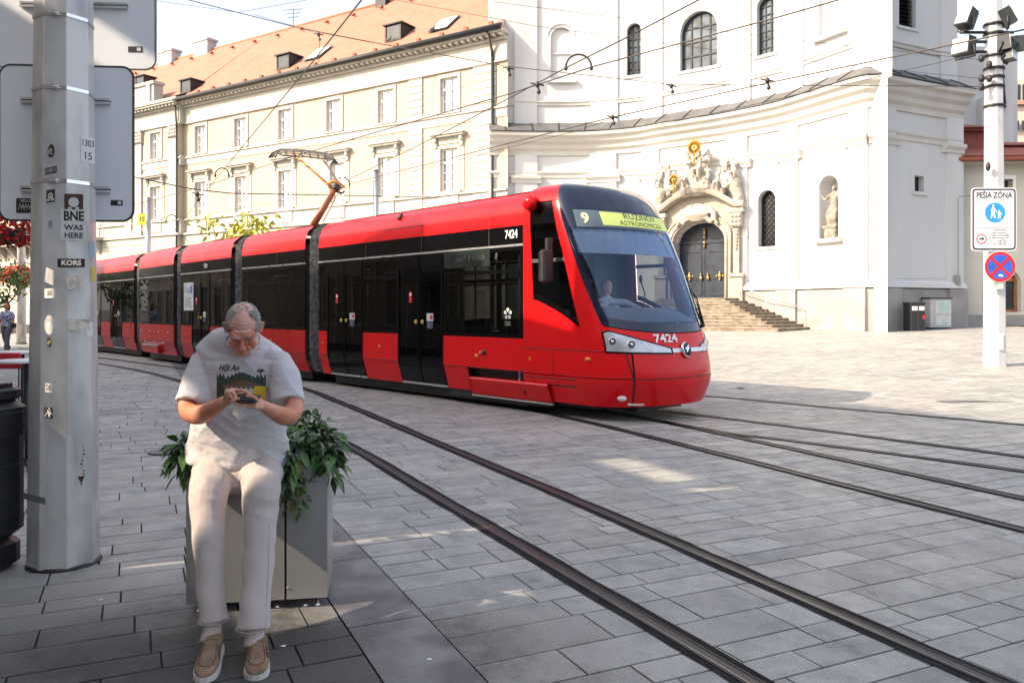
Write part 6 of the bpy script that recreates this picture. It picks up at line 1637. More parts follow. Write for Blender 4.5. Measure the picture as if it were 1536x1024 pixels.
# socks and shoes
msock=fabric('sock_pale',(.60,.50,.48),(.52,.43,.41),vs=80)
mshoe=mat('shoe_suede',(.27,.175,.11),.85,col2=(.17,.105,.065),vs=14,bump=.3,bs=160,lo=.35,hi=.65)
msole=mat('shoe_sole',(.62,.60,.56),.7,var=.1); msd=mat('shoe_trim',(.09,.05,.035),.7)
for px,Z0,toe,ang in ((318,3.84,(305,1025),R(-6)),(383,3.79,(384,1021),R(2))):
    c=Vector(q3(px,930,Z0)); b=MB(); b.tube([c,(c.x,c.y,.14),(c.x,c.y-.01,.09),(c.x,c.y-.03,.06)],[.046,.042,.045,.05],14)
    for k in range(3): b.tube([(c.x+.0445*math.cos(a*PI/12),c.y+.0445*math.sin(a*PI/12),.165-.008*k) for a in range(25)],.0012,4,caps=False)
    s=obj('sock',b,msock,man)
    # shoe: sections from heel to toe
    tp=G(*toe); hl=Vector((c.x,c.y+.055,0)); ax_=Vector((tp.x-hl.x,tp.y-hl.y,0)); Ls=ax_.length; ax_.normalize(); sd=Vector((-ax_.y,ax_.x,0))
    sec=[(0,.018,.075),(.04,.034,.10),(.14,.041,.112),(.27,.042,.112),(.36,.043,.098),(.48,.047,.088),(.62,.052,.074),(.76,.053,.064),(.88,.046,.055),(.96,.031,.044),(1.0,.012,.030)]
    def ringp(t,w,h,z0,n=16):
        o=[]
        for j in range(n):
            g=2*PI*j/n; cx_=math.cos(g); sy=math.sin(g); p=hl+ax_*(Ls*t)+sd*(w*math.copysign(abs(cx_)**.75,cx_)); zz=z0+(h-z0)*(.5+.5*math.copysign(abs(sy)**.7,sy)); p=Vector((p.x,p.y,zz))
            if cx_*cx_<1 and sy>0: p-=sd*(0)
            o.append(p)
        return o
    b=MB(); vs=[]; n=16
    for t,w,h in sec: vs+=ringp(t,w,h,.022)
    k=len(sec); b.add(vs,[(i*n+j,i*n+(j+1)%n,(i+1)*n+(j+1)%n,(i+1)*n+j) for i in range(k-1) for j in range(n)]+[tuple(range(n))[::-1],tuple(range((k-1)*n,k*n))],0,True)
    me=remesh(b,.004,4,.5); me.materials.append(mshoe); sh=link('shoe',me,man)
    sbv=BVHTree.FromPolygons([v.co for v in me.vertices],[tuple(p.vertices) for p in me.polygons])
    b=MB(); pl=[];
    for t,w,h in sec: pl.append((t,w+.004))
    ring=[hl+ax_*(Ls*t)+sd*w for t,w in pl]+[hl+ax_*(Ls*t)-sd*w for t,w in pl[::-1]]
    m=len(ring); b.add([(p.x,p.y,z) for z in (.001,.026) for p in ring],[(i,(i+1)%m,m+(i+1)%m,m+i) for i in range(m)]+[tuple(range(m)),tuple(range(m,2*m))[::-1]],0)
    obj('sole',b,msole,sh)
    b=MB()
    def onshoe(t,s_,off=.001):
        o=hl+ax_*(Ls*t)+sd*s_; hit=sbv.ray_cast(Vector((o.x,o.y,.3)),Vector((0,0,-1)),.4); return hit[0]+Vector((0,0,off)) if hit[0] is not None else None
    for ln in ([(.42,-.024),(.55,-.030),(.68,-.034),(.80,-.032)],[(.42,.024),(.55,.030),(.68,.034),(.80,.032)],[(.80,-.032),(.86,-.015),(.87,.015),(.80,.032)],[(.36,-.025),(.345,0),(.36,.025)]):
        pts=[onshoe(*p) for p in ln]; pts=[p for p in pts if p is not None]
        if len(pts)>1: b.tube(catmull(pts,4),.0022,5)
    for sg in (-1,1):
        pts=[onshoe(.44+.08*i,sg*(.036+.004*i)) for i in range(5)]; pts=[p for p in pts if p is not None]
        if len(pts)>1: b.tube(pts,[.003,.006,.006,.005,.002],6)
    obj('shoe_stitching',b,msd,sh)
# phone held in his hands
b=MB(); ZN=Vector((.05,-.35,.93)).normalized(); XA=Vector((1,-.10,-.10)); XA=(XA-ZN*XA.dot(ZN)).normalized(); PM=frame(PHC+Vector((-.004,0,.002)),XA,ZN.cross(XA),ZN)
b.rbox((0,0,0),(.135,.070,.009),.010,M=PM); ph=tag(obj('phone',b,mat('phone_black',(.02,.02,.022),.25)),'black phone held in the seated man\'s hands','phone')
b=MB(); b.rbox((0,0,.0048),(.118,.062,.0006),.004,M=PM); obj('screen',b,mat('phone_screen',(.05,.06,.07),.08,var=.2),ph)

# ---------------- steel planter and its plants
mplan=mat('planter_steel',(.44,.44,.435),.32,metal=.55,var=.08,vs=2.2,stretch=(1,1,.3),bump=.03,bs=150,col2=(.36,.36,.355))
p0=G(279,922); p1=G(491,910); ax_=(p1-p0); Lp=ax_.length; ax_.normalize(); ay_=Vector((-ax_.y,ax_.x,0)); PLM=frame(p0,ax_,ay_,(0,0,1)); Hp=.775; DP=.44
pl_=empty('steel_planter',p0,'square brushed steel planter that the man sits on','planter')
xs=Lp*(427-279)/(491-279)*1.0; b=MB()
b.bx(0,xs-.006,0,.015,.055,Hp,M=PLM); b.bx(xs+.006,Lp,0,.015,.055,Hp,M=PLM)
b.bx(0,.015,.015,DP,.055,Hp,M=PLM); b.bx(Lp-.015,Lp,.015,DP,.055,Hp,M=PLM); b.bx(0,Lp,DP,DP+.015,.055,Hp,M=PLM)
obj('side_panel',b,mplan,pl_)
b=MB(); b.bx(-.004,Lp+.004,-.006,.04,Hp,Hp+.02,M=PLM); b.bx(-.004,.04,.04,DP,Hp,Hp+.02,M=PLM); b.bx(Lp-.04,Lp+.004,.04,DP,Hp,Hp+.02,M=PLM); obj('rim',b,mplan,pl_)
b=MB(); b.bx(.02,Lp-.02,.02,DP-.02,.07,Hp-.06,M=PLM); obj('soil',b,mat('soil',(.04,.03,.02),.95,var=.5,vs=20,bump=1,bs=40),pl_)
b=MB(); b.bx(.06,Lp-.06,.05,.09,.03,.06,M=PLM); obj('plinth',b,M_['blackm'],pl_)
for x in (.06,xs-.05,xs+.10,Lp-.06):
    b=MB(); b.lathe([(.018,0),(.018,.008),(.008,.012),(.008,.06)],10,M=PLM@Matrix.Translation((x,.04,0))); obj('foot',b,M_['chrome'],pl_)
b=MB(); v,f=text('BRATISLAVA',.017,.0,align='CENTER'); b.add(v,f,M=PLM@frame((Lp-.105,-.0015,Hp-.075),(1,0,0),(0,0,1),(0,-1,0))); 
obj('lettering',b,M_['blackm'],pl_)
for zz in (.12,.68):
    b=MB(); b.ball((0,0,0),.006,5,M=PLM@Matrix.Translation((xs+.012,-.001,zz))); obj('rivet',b,M_['chrome'],pl_)
mlf=mat('leaf_green',(.045,.115,.028),.42,col2=(.10,.21,.045),vs=7,lo=.3,hi=.7,spec=.5,rvar=.1); mlf2=mat('leaf_dark',(.020,.050,.022),.42,col2=(.045,.10,.035),vs=7); mlf3=mat('leaf_yellow',(.20,.22,.05),.5,col2=(.12,.19,.04),vs=10); mdry=mat('leaf_dry',(.20,.17,.07),.8,col2=(.10,.12,.04),vs=12)
mstem=mat('plant_stem',(.06,.07,.03),.7)
def leafm(mb,p,d,l,w,mi,droop=.4,roll=0):
    d=Vector(d).normalized(); s=d.cross(Vector((0,0,1))); 
    if s.length<.1: s=Vector((1,0,0))
    s.normalize(); s=Matrix.Rotation(roll,3,d)@s; up=s.cross(d).normalized(); vs=[]; 
    prof=[(0,.08),(.18,.62),(.42,1),(.68,.75),(.88,.32),(1,.02)]
    for t,k in prof:
        c=Vector(p)+d*(l*t)-Vector((0,0,1))*(droop*l*t*t)
        vs+= [c-s*(w*k*.5)+up*(w*k*.14),c,c+s*(w*k*.5)+up*(w*k*.14)]
    fs=[]
    for i in range(5): a=i*3; fs+= [(a,a+1,a+4,a+3),(a+1,a+2,a+5,a+4)]
    mb.add(vs,fs,mi,True)
def plant(name,label,blobs,n,ls=(.05,.10),seed=1,mats=None,ratio=.45,stems=None,extra=()):
    rr=random.Random(seed); b=MB()
    tot=sum(c[2][0]*c[2][1]*c[2][2] for c in blobs)
    for (px,py),Z,(rx,ry,rz),kind in blobs:
        c=P(px,py,Z); k=int(n*rx*ry*rz/tot)+10
        for _ in range(k):
            v=Vector((rr.gauss(0,1),rr.gauss(0,1),rr.gauss(0,1))).normalized()*(rr.random()**.4)
            p=c+Vector((v.x*rx,v.y*ry,v.z*rz)); d=Vector((v.x*1.0+rr.uniform(-.5,.5),v.y*1.0-.25+rr.uniform(-.5,.5),v.z*.6+rr.uniform(-.6,.3)))
            l=rr.uniform(*ls); mi=(0 if rr.random()<.5 else 1) if kind==0 else (3 if rr.random()<.55 else 0)
            if rr.random()<.02: mi=2
            leafm(b,p,d,l*(.55 if kind else 1),l*rr.uniform(.38,.52)*(.6 if kind else 1),mi,rr.uniform(.2,.7),rr.uniform(-.8,.8))
    for e in extra: leafm(b,*e)
    o=tag(obj('plant',b,[mlf,mlf2,mlf3,mdry]),label,'plant')
    st=MB()
    for pts in (stems or []): st.tube(catmull([P(*a) for a in pts],4),.0035,5)
    if stems: obj('stem',st,mstem,o)
    return o
def ex(px,py,Z,d,l,w,mi=0,droop=.3,roll=0): return (P(px,py,Z),d,l,w,mi,droop,roll)
plant('plant','glossy dark green leaves spilling over the left side of the steel planter',[((276,690),4.40,(.06,.10,.10),0),((285,675),4.5,(.06,.10,.07),0),((270,668),4.4,(.05,.08,.03),0)],75,(.06,.11),3,
  stems=[[(290,700,4.45),(272,665,4.42),(262,680,4.38)],[(290,700,4.5),(280,660,4.5),(274,652,4.45)]],
  extra=[ex(276,668,4.4,(-1,-.1,.2),.13,.045,0,.25),ex(274,672,4.35,(-.9,-.2,-.1),.12,.05,1,.5),ex(272,676,4.35,(-.8,-.2,-.6),.14,.05,0,.4),ex(268,685,4.33,(-.5,-.1,-1),.13,.045,0,.1),ex(280,690,4.33,(-.2,-.2,-1),.14,.05,0,.1),ex(284,662,4.45,(-.3,0,.8),.10,.04,0,.4),ex(289,655,4.5,(-.6,0,.5),.09,.04,0,.5),ex(281,700,4.32,(.0,-.2,-1),.10,.04,1,.1)])
plant('plant','bushy green plant at the right side of the planter with trailing yellowed leaves',[((452,660),4.62,(.14,.16,.10),0),((478,668),4.6,(.12,.16,.11),0),((440,690),4.45,(.07,.12,.12),0),((496,690),4.52,(.05,.12,.11),0),((468,640),4.75,(.12,.12,.05),0),((453,632),4.72,(.04,.05,.06),0),((440,728),4.40,(.07,.05,.13),1),((449,752),4.39,(.05,.04,.07),1),((428,712),4.40,(.03,.04,.10),0)],760,(.05,.10),5,
  stems=[[(450,690,4.5),(445,730,4.38),(452,765,4.37)],[(460,660,4.6),(455,625,4.75),(452,612,4.76)],[(470,655,4.7),(478,632,4.8),(483,618,4.85)]],
  extra=[ex(446,684,4.40,(.1,-.3,-.7),.10,.07,2,.2),ex(500,700,4.48,(.5,-.2,-1),.13,.05,0,.1),ex(506,690,4.5,(.6,0,-.8),.12,.05,0,.2),ex(497,672,4.5,(.9,-.1,.1),.12,.05,1,.6),ex(486,655,4.6,(.9,-.1,.4),.12,.05,0,.5)])
# ---------------- octagonal tram pole in the left foreground with its stickers
mpole=mat('pole_aluminium',(.62,.61,.60),.36,metal=.2,col2=(.38,.375,.37),vs=4.5,stretch=(1,1,.4),bump=.12,bs=90,detail=12,lo=.44,hi=.66)
pc_=P(96,HY,5.22); pc_.z=0
PR0,PR1,PHt=.212,.162,4.4
AOFF=R(-56)
def prad(z): return PR0+(PR1-PR0)*z/PHt
def facet(k,z,du=0,off=.002):      # frame on facet k; k=0 faces the camera's right of centre
    a=AOFF+R(22.5)+k*R(45); ap=prad(z)*math.cos(R(22.5))+off
    n=Vector((math.cos(a),math.sin(a),0)); x=Vector((-math.sin(a),math.cos(a),0)); o=pc_+n*ap+x*du+Vector((0,0,z))
    return frame(o,x,(0,0,1),n)
b=MB()
vs=[];fs=[]
zs=[0,.02,.3,1,2,3,PHt]
for z in zs:
    for k in range(8):
        for e in (-.06,.06):
            a=AOFF+k*R(45)+e*R(45)*.5; r=prad(z)*(.997); vs.append((pc_.x+r*math.cos(a),pc_.y+r*math.sin(a),z))
n=16
fs=[(i*n+j,i*n+(j+1)%n,(i+1)*n+(j+1)%n,(i+1)*n+j) for i in range(len(zs)-1) for j in range(n)]
b.add(vs,fs)
tp=empty('tram_pole',pc_,'thick octagonal grey metal pole covered with stickers in the left foreground','pole')
obj('shaft',b,mpole,tp)
b=MB(); b.lathe([(PR0+.01,0),(PR0+.012,.012),(PR0-.01,.02)],16,M=Matrix.Translation(pc_)); obj('base_ring',b,M_['blackm'],tp)
def ring(z,m,r_=.006,hgt=.022):
    b=MB(); pts=[(prad(z)+r_)*1.0 for _ in range(9)]; vs=[]
    for zz in (z-hgt/2,z+hgt/2):
        for k in range(8): a=AOFF+k*R(45); r=prad(zz)+r_; vs.append((pc_.x+r*math.cos(a),pc_.y+r*math.sin(a),zz))
    b.add(vs,[(j,(j+1)%8,8+(j+1)%8,8+j) for j in range(8)]); F_=facet(-1,z,-.0,.008); b.box((0,0,.006),(.035,.03,.016),M=F_); b.tube([(-.03,.0,.016),(.03,0,.016)],.005,6,M=F_)
    obj('clamp_band',b,m,tp)
def pz(py): return H+(HY-py)*5.03/FX
for py in (18,129,270): ring(pz(py),M_['chrome'])
b=MB(); b.bx(-.14,.14,-.02,.02,0,.002,M=facet(-2,pz(748),.02)); obj('tape_strip',b,M_['silver'],tp)
ms_w=mat('sticker_white',(.72,.72,.70),.6,var=.06,vs=30); ms_k=mat('sticker_black',(.02,.02,.02),.5,var=.2); ms_r=mat('sticker_worn',(.50,.50,.50),.7,col2=(.36,.37,.39),vs=30,lo=.45,hi=.6); ms_t=mat('sticker_teal',(.30,.42,.52),.6); ms_b=mat('sticker_brown',(.10,.05,.045),.5)
def fxd(px,k,z):    # sideways offset on facet k that lands on column px
    best=(9e9,0)
    for i in range(-40,41):
        u=i*.0045; p=facet(k,z,u).translation; x=CX+FX*p.x/p.y
        if abs(x-px)<best[0]: best=(abs(x-px),u)
    return best[1]
def stick(k,px,py,w,h,mats,draw=None,label=None,rot=0,shape=None):
    z=pz(py); M=facet(k,z,fxd(px,k,z),.0025)@Matrix.Rotation(rot,4,'Z'); b=MB()
    w*=.0042; h*=.0042
    b.prism(shape if shape else [(-w/2,-h/2),(w/2,-h/2),(w/2,h/2),(-w/2,h/2)],0,.0012,M=M)
    if draw: draw(b,M@Matrix.Translation((0,0,.0016)),w,h)
    o=obj('sticker',b,mats,tp)
    if label: o['label']=label
    return o
def lines(*L):
    def f(b,M,w,h):
        for s,y,sz,bold,sx in L: b.add(*text(s,h*sz,bold,sx=sx),mi=1,M=M@Matrix.Translation((0,h*y,0)))
    return f
KL,KC,KR=-2,-1,0      # facets, left to right as seen
stick(KC,111,336,36,46,[ms_w,ms_k],lines(('BNE',.27,.42,.035,.80),('WAS',-.10,.24,.03,1.1),('HERE',-.36,.24,.03,1.0)),'white sticker reading BNE WAS HERE')
stick(KC,107,394,38,13,[ms_k,ms_w],lines(('KORS',0,.80,.04,1.05)),'black sticker with outlined white letters')
stick(KL,78,440,30,14,[ms_w,ms_k],lines(('LEAO',0,.80,.03,.50)),'white sticker reading LEAO')
stick(KR,131,218,22,40,[ms_w,ms_k],lines(('1303',.24,.36,.01,.72),('15',-.25,.40,.01,.9)),'white number plate 1303 over 15',shape=None)
def invader(b,M,w,h):
    rows=["00100000100","00010001000","00111111100","01101110110","11111111111","10111111101","10100000101","00011011000"]
    c=w*.82/11; r=h*.80/8
    for j,row in enumerate(rows):
        for i,ch_ in enumerate(row):
            if ch_=='1': b.bx(-w*.41+i*c,-w*.41+(i+1)*c,h*.40-(j+1)*r,h*.40-j*r,0,.0004+.0001*((i+j)%2),mi=1,M=M)
def blob_(b,M,w,h):
    rr=random.Random(int(w*1e5)); 
    for i in range(9):
        x=rr.uniform(-.35,.35)*w; y=rr.uniform(-.3,.3)*h; b.tube([(x,y,.0),(x+rr.uniform(-.2,.2)*w,y+rr.uniform(-.25,.25)*h,0),(x+rr.uniform(-.2,.2)*w,y+rr.uniform(-.25,.25)*h,0)],w*.028,5,mi=1,M=M)
stick(KL,79,296,25,19,[ms_k,ms_w],lambda b,M,w,h:(b.prism([(w*.3*math.cos(a),h*.28*math.sin(a)) for a in [i*PI/5 for i in range(10)]],0,.0004,mi=1,M=M),b.bx(-w*.42,-w*.1,-h*.38,-h*.2,0,.0005,mi=1,M=M),b.bx(w*.1,w*.42,-h*.38,-h*.2,0,.0005,mi=1,M=M),b.bx(-w*.16,-w*.05,-h*.02,h*.1,.0006,.0008,mi=0,M=M),b.bx(w*.05,w*.16,-h*.02,h*.1,.0006,.0008,mi=0,M=M)),'small black square sticker with a white pixel shape')
stick(KC,111,302,26,25,[ms_b,ms_w],lambda b,M,w,h:(b.prism([(w*.28*math.cos(i*PI/8),h*.30*math.sin(i*PI/8)) for i in range(16)],0,.0005,mi=1,M=M),b.bx(-w*.3,-w*.12,-h*.42,-h*.3,0,.0005,mi=1,M=M),b.bx(w*.1,w*.28,-h*.42,-h*.3,0,.0005,mi=1,M=M)),'brown square sticker with a pale round shape')
stick(KL,78,229,19,19,[ms_k,ms_w],blob_,'round black scribbled sticker',shape=disc(20,.042))
stick(KL,79,258,34,10,[ms_k,ms_r],lines(('DAIMDAI',0,.85,.02,.9)),'narrow black lettered sticker')
stick(KL,75,487,27,27,[ms_r,ms_w],lambda b,M,w,h:b.prism(disc(18,.02),0,.0004,mi=1,M=M),'worn round white sticker',shape=disc(24,.060))
stick(KL,78,513,14,14,[ms_k,mat('sticker_khaki',(.35,.34,.12),.6)],lines(('DAM',0,.5,.01,.8)),'small round dark sticker',rot=R(15),shape=disc(20,.032))
stick(KL,76,580,20,13,[ms_r,ms_k],lines(('DIS',0,.9,.02,1.0)),'grey sticker with black letters')
stick(KL,74,617,25,16,[ms_k,ms_w],blob_,'black sticker with a white scrawl')
stick(-3,54,556,13,42,[ms_w,ms_k],lambda b,M,w,h:[b.add(*text(s,h*.24,.02,sx=.7),mi=1,M=M@Matrix.Translation((0,h*y,0))) for s,y in (('NE',.3),('WAS',0),('ERE',-.3))],'white lettered sticker wrapping the edge')
stick(KC,111,423,22,20,[ms_r,ms_w],None,'torn pale sticker remnant',rot=R(8)); stick(KL,80,415,26,22,[ms_r,ms_t],None,'scraped grey sticker remnant',rot=R(-14)); stick(KC,118,487,30,16,[ms_r,ms_w],None); stick(KL,78,338,13,13,[ms_t,ms_w],None,'small faded blue round sticker',shape=disc(14,.028))
stick(KR,138,372,8,26,[ms_t,ms_w],None); stick(KR,134,495,10,22,[ms_w,ms_w],None); stick(KR,140,410,5,22,[mat('sticker_yellow',(.7,.55,.06),.6),ms_w],None)
stick(-3,57,405,6,30,[ms_t,ms_k],None); stick(-3,56,365,7,40,[mat('sticker_red',(.35,.05,.04),.6),ms_k],None); stick(-3,56,312,8,22,[ms_k,ms_w],None)
# dent and rust patch, welded seam
b=MB(); M=facet(KC,pz(718),fxd(122,KC,pz(718))); b.prism([(-.022,.012),(-.010,-.022),(.0,-.032),(.018,.004),(.022,.014),(.0,.010)],0,.0012,M=M); obj('rust_patch',b,mat('rust_brown',(.12,.06,.035),.8,var=.4,vs=60),tp)
b=MB(); 
for i in range(12): z=pz(672)-.021*i; b.ball((0,0,0),(.003+.002*(i%3),.006,.0015),4,M=facet(KC,z,fxd(124+math.sin(i)*1.5,KC,z)))
obj('scratch_marks',b,M_['blackm'],tp)
# ---- backs of the two traffic signs fixed to the pole
msb=mat('sign_back',(.82,.85,.88),.45,metal=.0,col2=(.76,.79,.83),vs=1.6,detail=8,bump=.03,bs=80)
def signback(name,x0,x1,y0,y1,Z,label,yaw,rails,dark,graf=False):
    c=P((x0+x1)/2,(y0+y1)/2,Z); w=(x1-x0)*Z/FX; h=(y1-y0)*Z/FX; M=Matrix.Translation(c)@Matrix.Rotation(yaw,4,'Z')@Matrix.Rotation(PI/2,4,'X')
    e=empty(name,c,label,'road sign'); b=MB(); b.prism(rrect(w,h,.075,7),-.006,.0,M=M); obj('plate',b,msb,e)
    b=MB(); pts=rrect(w,h,.075,7); b.tube([(x,y,-.003) for x,y in pts+[pts[0]]],.008,6,M=M); obj('edge',b,mat('sign_edge',(.20,.21,.23),.5,metal=.4) if not dark else M_['rubber'],e)
    for fy in rails:
        b=MB(); z=h*fy; 
        for s in (-.012,.012): b.bx(-w*.33,w*.33,z+s-.008,z+s+.008,.0,.028,M=M)
        b.bx(-w*.33,w*.33,z-.006,z+.006,.0,.010,mi=1,M=M); obj('mounting_rail',b,[M_['silver'],M_['blackm']],e)
    b=MB(); b.bx(w*.33,w*.42,-h*.40,-h*.365,0,.002,M=M); b.bx(w*.385,w*.41,-h*.392,-h*.372,.002,.003,mi=1,M=M); obj('maker_sticker',b,[M_['blackm'],ms_w],e)
    if graf:
        b=MB(); M2=M@Matrix.Translation((-w*.30,-h*.405,0)); b.prism(rrect(.13,.10,.004,2),0,.002,M=M2); rr=random.Random(4)
        b.add(*text('HELLO',.025,.01),mi=1,M=M2@Matrix.Translation((0,.032,.003)))
        for i in range(6): x=-.05+.018*i; b.tube([(x,-.03,.003),(x+.012,.012,.003),(x+.02,-.025,.003),(x+.03,.005,.003)],.0032,5,mi=1,M=M2)
        obj('graffiti_sticker',b,[ms_k,ms_w],e)
signback('sign_panel',-6,231,-150,103,5.62,'blank pale back of the upper road sign with rounded corner behind the tram pole',R(2.5),(-.13,.3),False)
signback('sign_panel',3,197,99,331,5.42,'blank grey back of the lower road sign with two mounting rails behind the tram pole',R(4),(.27,-.30),True,True)

# ---------------- black plastic bin cut by the left edge
Zb=5.05; c=G(-38,856); e=empty('street_bin',c,'large black plastic litter bin cut by the left edge of the picture','litter bin')
mpb=mat('bin_plastic',(.018,.019,.022),.38,var=.3,vs=20,bump=.1,bs=200)
b=MB(); M=Matrix.Translation(c)@Matrix.Rotation(R(-8),4,'Z')
hb_=(856-575)*c.y/FX
b.rbox((0,0,.10),(.40,.42,.20),.10,M=M); b.rbox((0,0,.20+hb_*.30),(.44,.46,hb_*.62),.12,M=M); b.rbox((0,0,hb_*.80),(.46,.48,hb_*.22),.12,M=M); obj('body',b,mpb,e)
b=MB(); b.rbox((0,0,hb_*.94),(.42,.44,.08),.12,M=M); b.rbox((0,0,hb_*.985),(.34,.36,.04),.10,M=M); obj('lid',b,mpb,e)
b=MB(); b.rbox((.225,0,hb_*.78),(.02,.26,.16),.03,M=M); b.rbox((0,-.235,hb_*.78),(.26,.02,.14),.03,M=M); obj('slot',b,M_['blackm'],e)
b=MB(); b.rbox((.222,0,hb_*.42),(.012,.22,.34),.01,M=M); obj('side_panel',b,mpb,e)
# ---------------- café chair and table behind the pole
mwk=mat('chair_white',(.72,.71,.70),.55,var=.05)
mredc=mat('cushion_red',(.50,.02,.035),.75,var=.2,vs=10)
c=G(20,640); e=empty('cafe_chair',c,'white mesh café chair with pink cushion at the left edge','chair')
Zc=c.y; s=Zc/FX
b=MB(); zt=H-(538-HY)*s; zb_=H-(582-HY)*s; x0,x1=P(-4,540,Zc).x,P(45,540,Zc).x
pts=rrect(x1-x0,zt-zb_,.05,5); Mc=Matrix.Translation(((x0+x1)/2,Zc,(zt+zb_)/2))@Matrix.Rotation(PI/2,4,'X'); b.tube([(x,y,0) for x,y in pts+[pts[0]]],.014,6,M=Mc); obj('back_frame',b,mwk,e)
b=MB(); n=16
for i in range(n+1):
    x=-(x1-x0)/2+(x1-x0)*i/n; hh=(zt-zb_)/2; b.tube([(x,-hh,0),(x,hh,0)],.0045,4,M=Mc)
for j in range(9): y=-(zt-zb_)/2+(zt-zb_)*j/8; b.tube([(-(x1-x0)/2,y,.003),((x1-x0)/2,y,.003)],.0045,4,M=Mc)
obj('backrest',b,mwk,e)
b=MB(); zs_=zb_-.06; b.rbox(((x0+x1)/2,Zc+.22,zs_),(x1-x0+.02,.42,.05),.05); obj('seat',b,mat('cushion_pink',(.48,.26,.28),.8),e)
for x in (x0+.02,x1-.02):
    for y in (Zc,Zc+.42):
        b=MB(); b.tube([(x,y,zs_),(x+(.03 if x>-5.6 else -.03),y+(.02 if y>Zc else -.02),.0)],.012,6); obj('leg',b,mwk,e)
c2=G(0,600); c2=Vector((P(8,530,8.6).x-.05,8.6,0)); e=empty('cafe_chair',c2,'café chair with bright red backrest beyond the white mesh chair','chair')
zt2=H-(530-HY)*8.6/FX
b=MB(); b.rbox((0,0,zt2-.08),(.44,.04,.17),.018,M=Matrix.Translation(c2)); obj('backrest',b,mredc,e)
b=MB(); b.rbox((0,.22,.47),(.44,.42,.04),.03,M=Matrix.Translation(c2)); obj('seat',b,mwk,e)
for x in (-.2,.2):
    for y in (0,.42): b=MB(); b.tube([(x,y,.45),(x*1.1,y,.0)],.012,6,M=Matrix.Translation(c2)); b.tube([(x,0,.45),(x,0,zt2-.1)],.012,6,M=Matrix.Translation(c2)); obj('leg',b,mwk,e)
def cafe_table(px,py,Z,r_,label):
    p=P(px,py,Z); e=empty('cafe_table',(p.x,p.y,0),label,'table'); b=MB(); b.lathe([(r_,-.012),(r_+.005,0),(r_,.012),(.001,.012)],24,M=Matrix.Translation(p)); obj('table_top',b,mwk,e)
    b=MB(); b.tube([(p.x,p.y,p.z),(p.x,p.y,.03)],.022,8); obj('column',b,M_['blackm'],e); b=MB()
    for k in range(4): a=k*PI/2+.6; b.tube([(p.x,p.y,.10),(p.x+.26*math.cos(a),p.y+.26*math.sin(a),.012)],.014,6)
    obj('foot',b,M_['blackm'],e)
cafe_table(40,541,8.3,.30,'round white café table top just left of the tram pole, nearer one')
cafe_table(34,528,10.2,.32,'round white café table farther back beside the red chair')

# ---------------- lamp pole with hanging flower baskets, woman, small tree at the far left
Zl=24.0; c=G(32,516); c=Vector((P(32,500,c.y).x,c.y,0)); e=empty('lamp_pole',c,'slim worn metal pole carrying baskets of red flowers at the far left','pole')
b=MB(); b.tube([(c.x,c.y,0),(c.x,c.y,9.5)],[.21,.13],10); obj('shaft',b,mpole,e); b=MB(); b.lathe([(.24,0),(.24,.05),(.21,.06)],12,M=Matrix.Translation(c)); obj('base_ring',b,M_['blackm'],e)
b=MB(); zb2=H-(412-HY)*c.y/FX
for sg in (-1,1): b=MB(); b.tube([(c.x,c.y,zb2+.6),(c.x+sg*.5,c.y,zb2+.5),(c.x+sg*.5,c.y,zb2)],.03,6); obj('bracket',b,M_['blackm'],e)
mfr=mat('petal_red',(.62,.03,.015),.6,col2=(.75,.10,.03),vs=20); mfp=mat('petal_pink',(.70,.16,.08),.6,var=.2)
def flowers(name,label,px,py,Z,rx,rz,n,sz,mats,seed):
    rr=random.Random(seed); b=MB(); c=P(px,py,Z)
    for _ in range(n):
        v=Vector((rr.gauss(0,1),rr.gauss(0,1),rr.gauss(0,1))).normalized()*rr.uniform(.72,1.08)
        p=c+Vector((v.x*rx,v.y*rx,v.z*rz)); a=rr.random()*PI; s=sz*rr.uniform(.6,1.3); u=Vector((rr.gauss(0,1),rr.gauss(0,1),rr.gauss(0,1))).normalized(); w=u.cross(Vector((rr.gauss(0,1),rr.gauss(0,1),rr.gauss(0,1)))).normalized()
        mi=0 if rr.random()<.72 else (1 if rr.random()<.5 else 2)
        k=5; b.add([tuple(p)]+[tuple(p+u*(s*math.cos(2*PI*i/k))+w*(s*math.sin(2*PI*i/k))) for i in range(k)],[(0,i+1,(i+1)%k+1) for i in range(k)],mi)
    o=tag(obj(name,b,mats),label,'flowers')
    q=MB(); q.lathe([(.05*rx,-rz*.9),(rx*.45,-rz*.7),(rx*.6,-rz*.1),(rx*.55,0)],14,M=Matrix.Translation(c)); obj('basket',q,M_['blackm'],o)
    return o
flowers('flower_basket','full round basket of orange red flowers hanging on the far left pole',27,413,c.y-.3,.62*c.y/30,.34*c.y/30,900,.055*c.y/30,[mfr,mfp,mlf],1)
flowers('flower_basket','deep red flower basket above it, just under the lower road sign',12,345,13.0,.40,.27,900,.030,[mat('petal_deep',(.45,.01,.01),.6,var=.3,vs=20),mfr,mlf2],2)
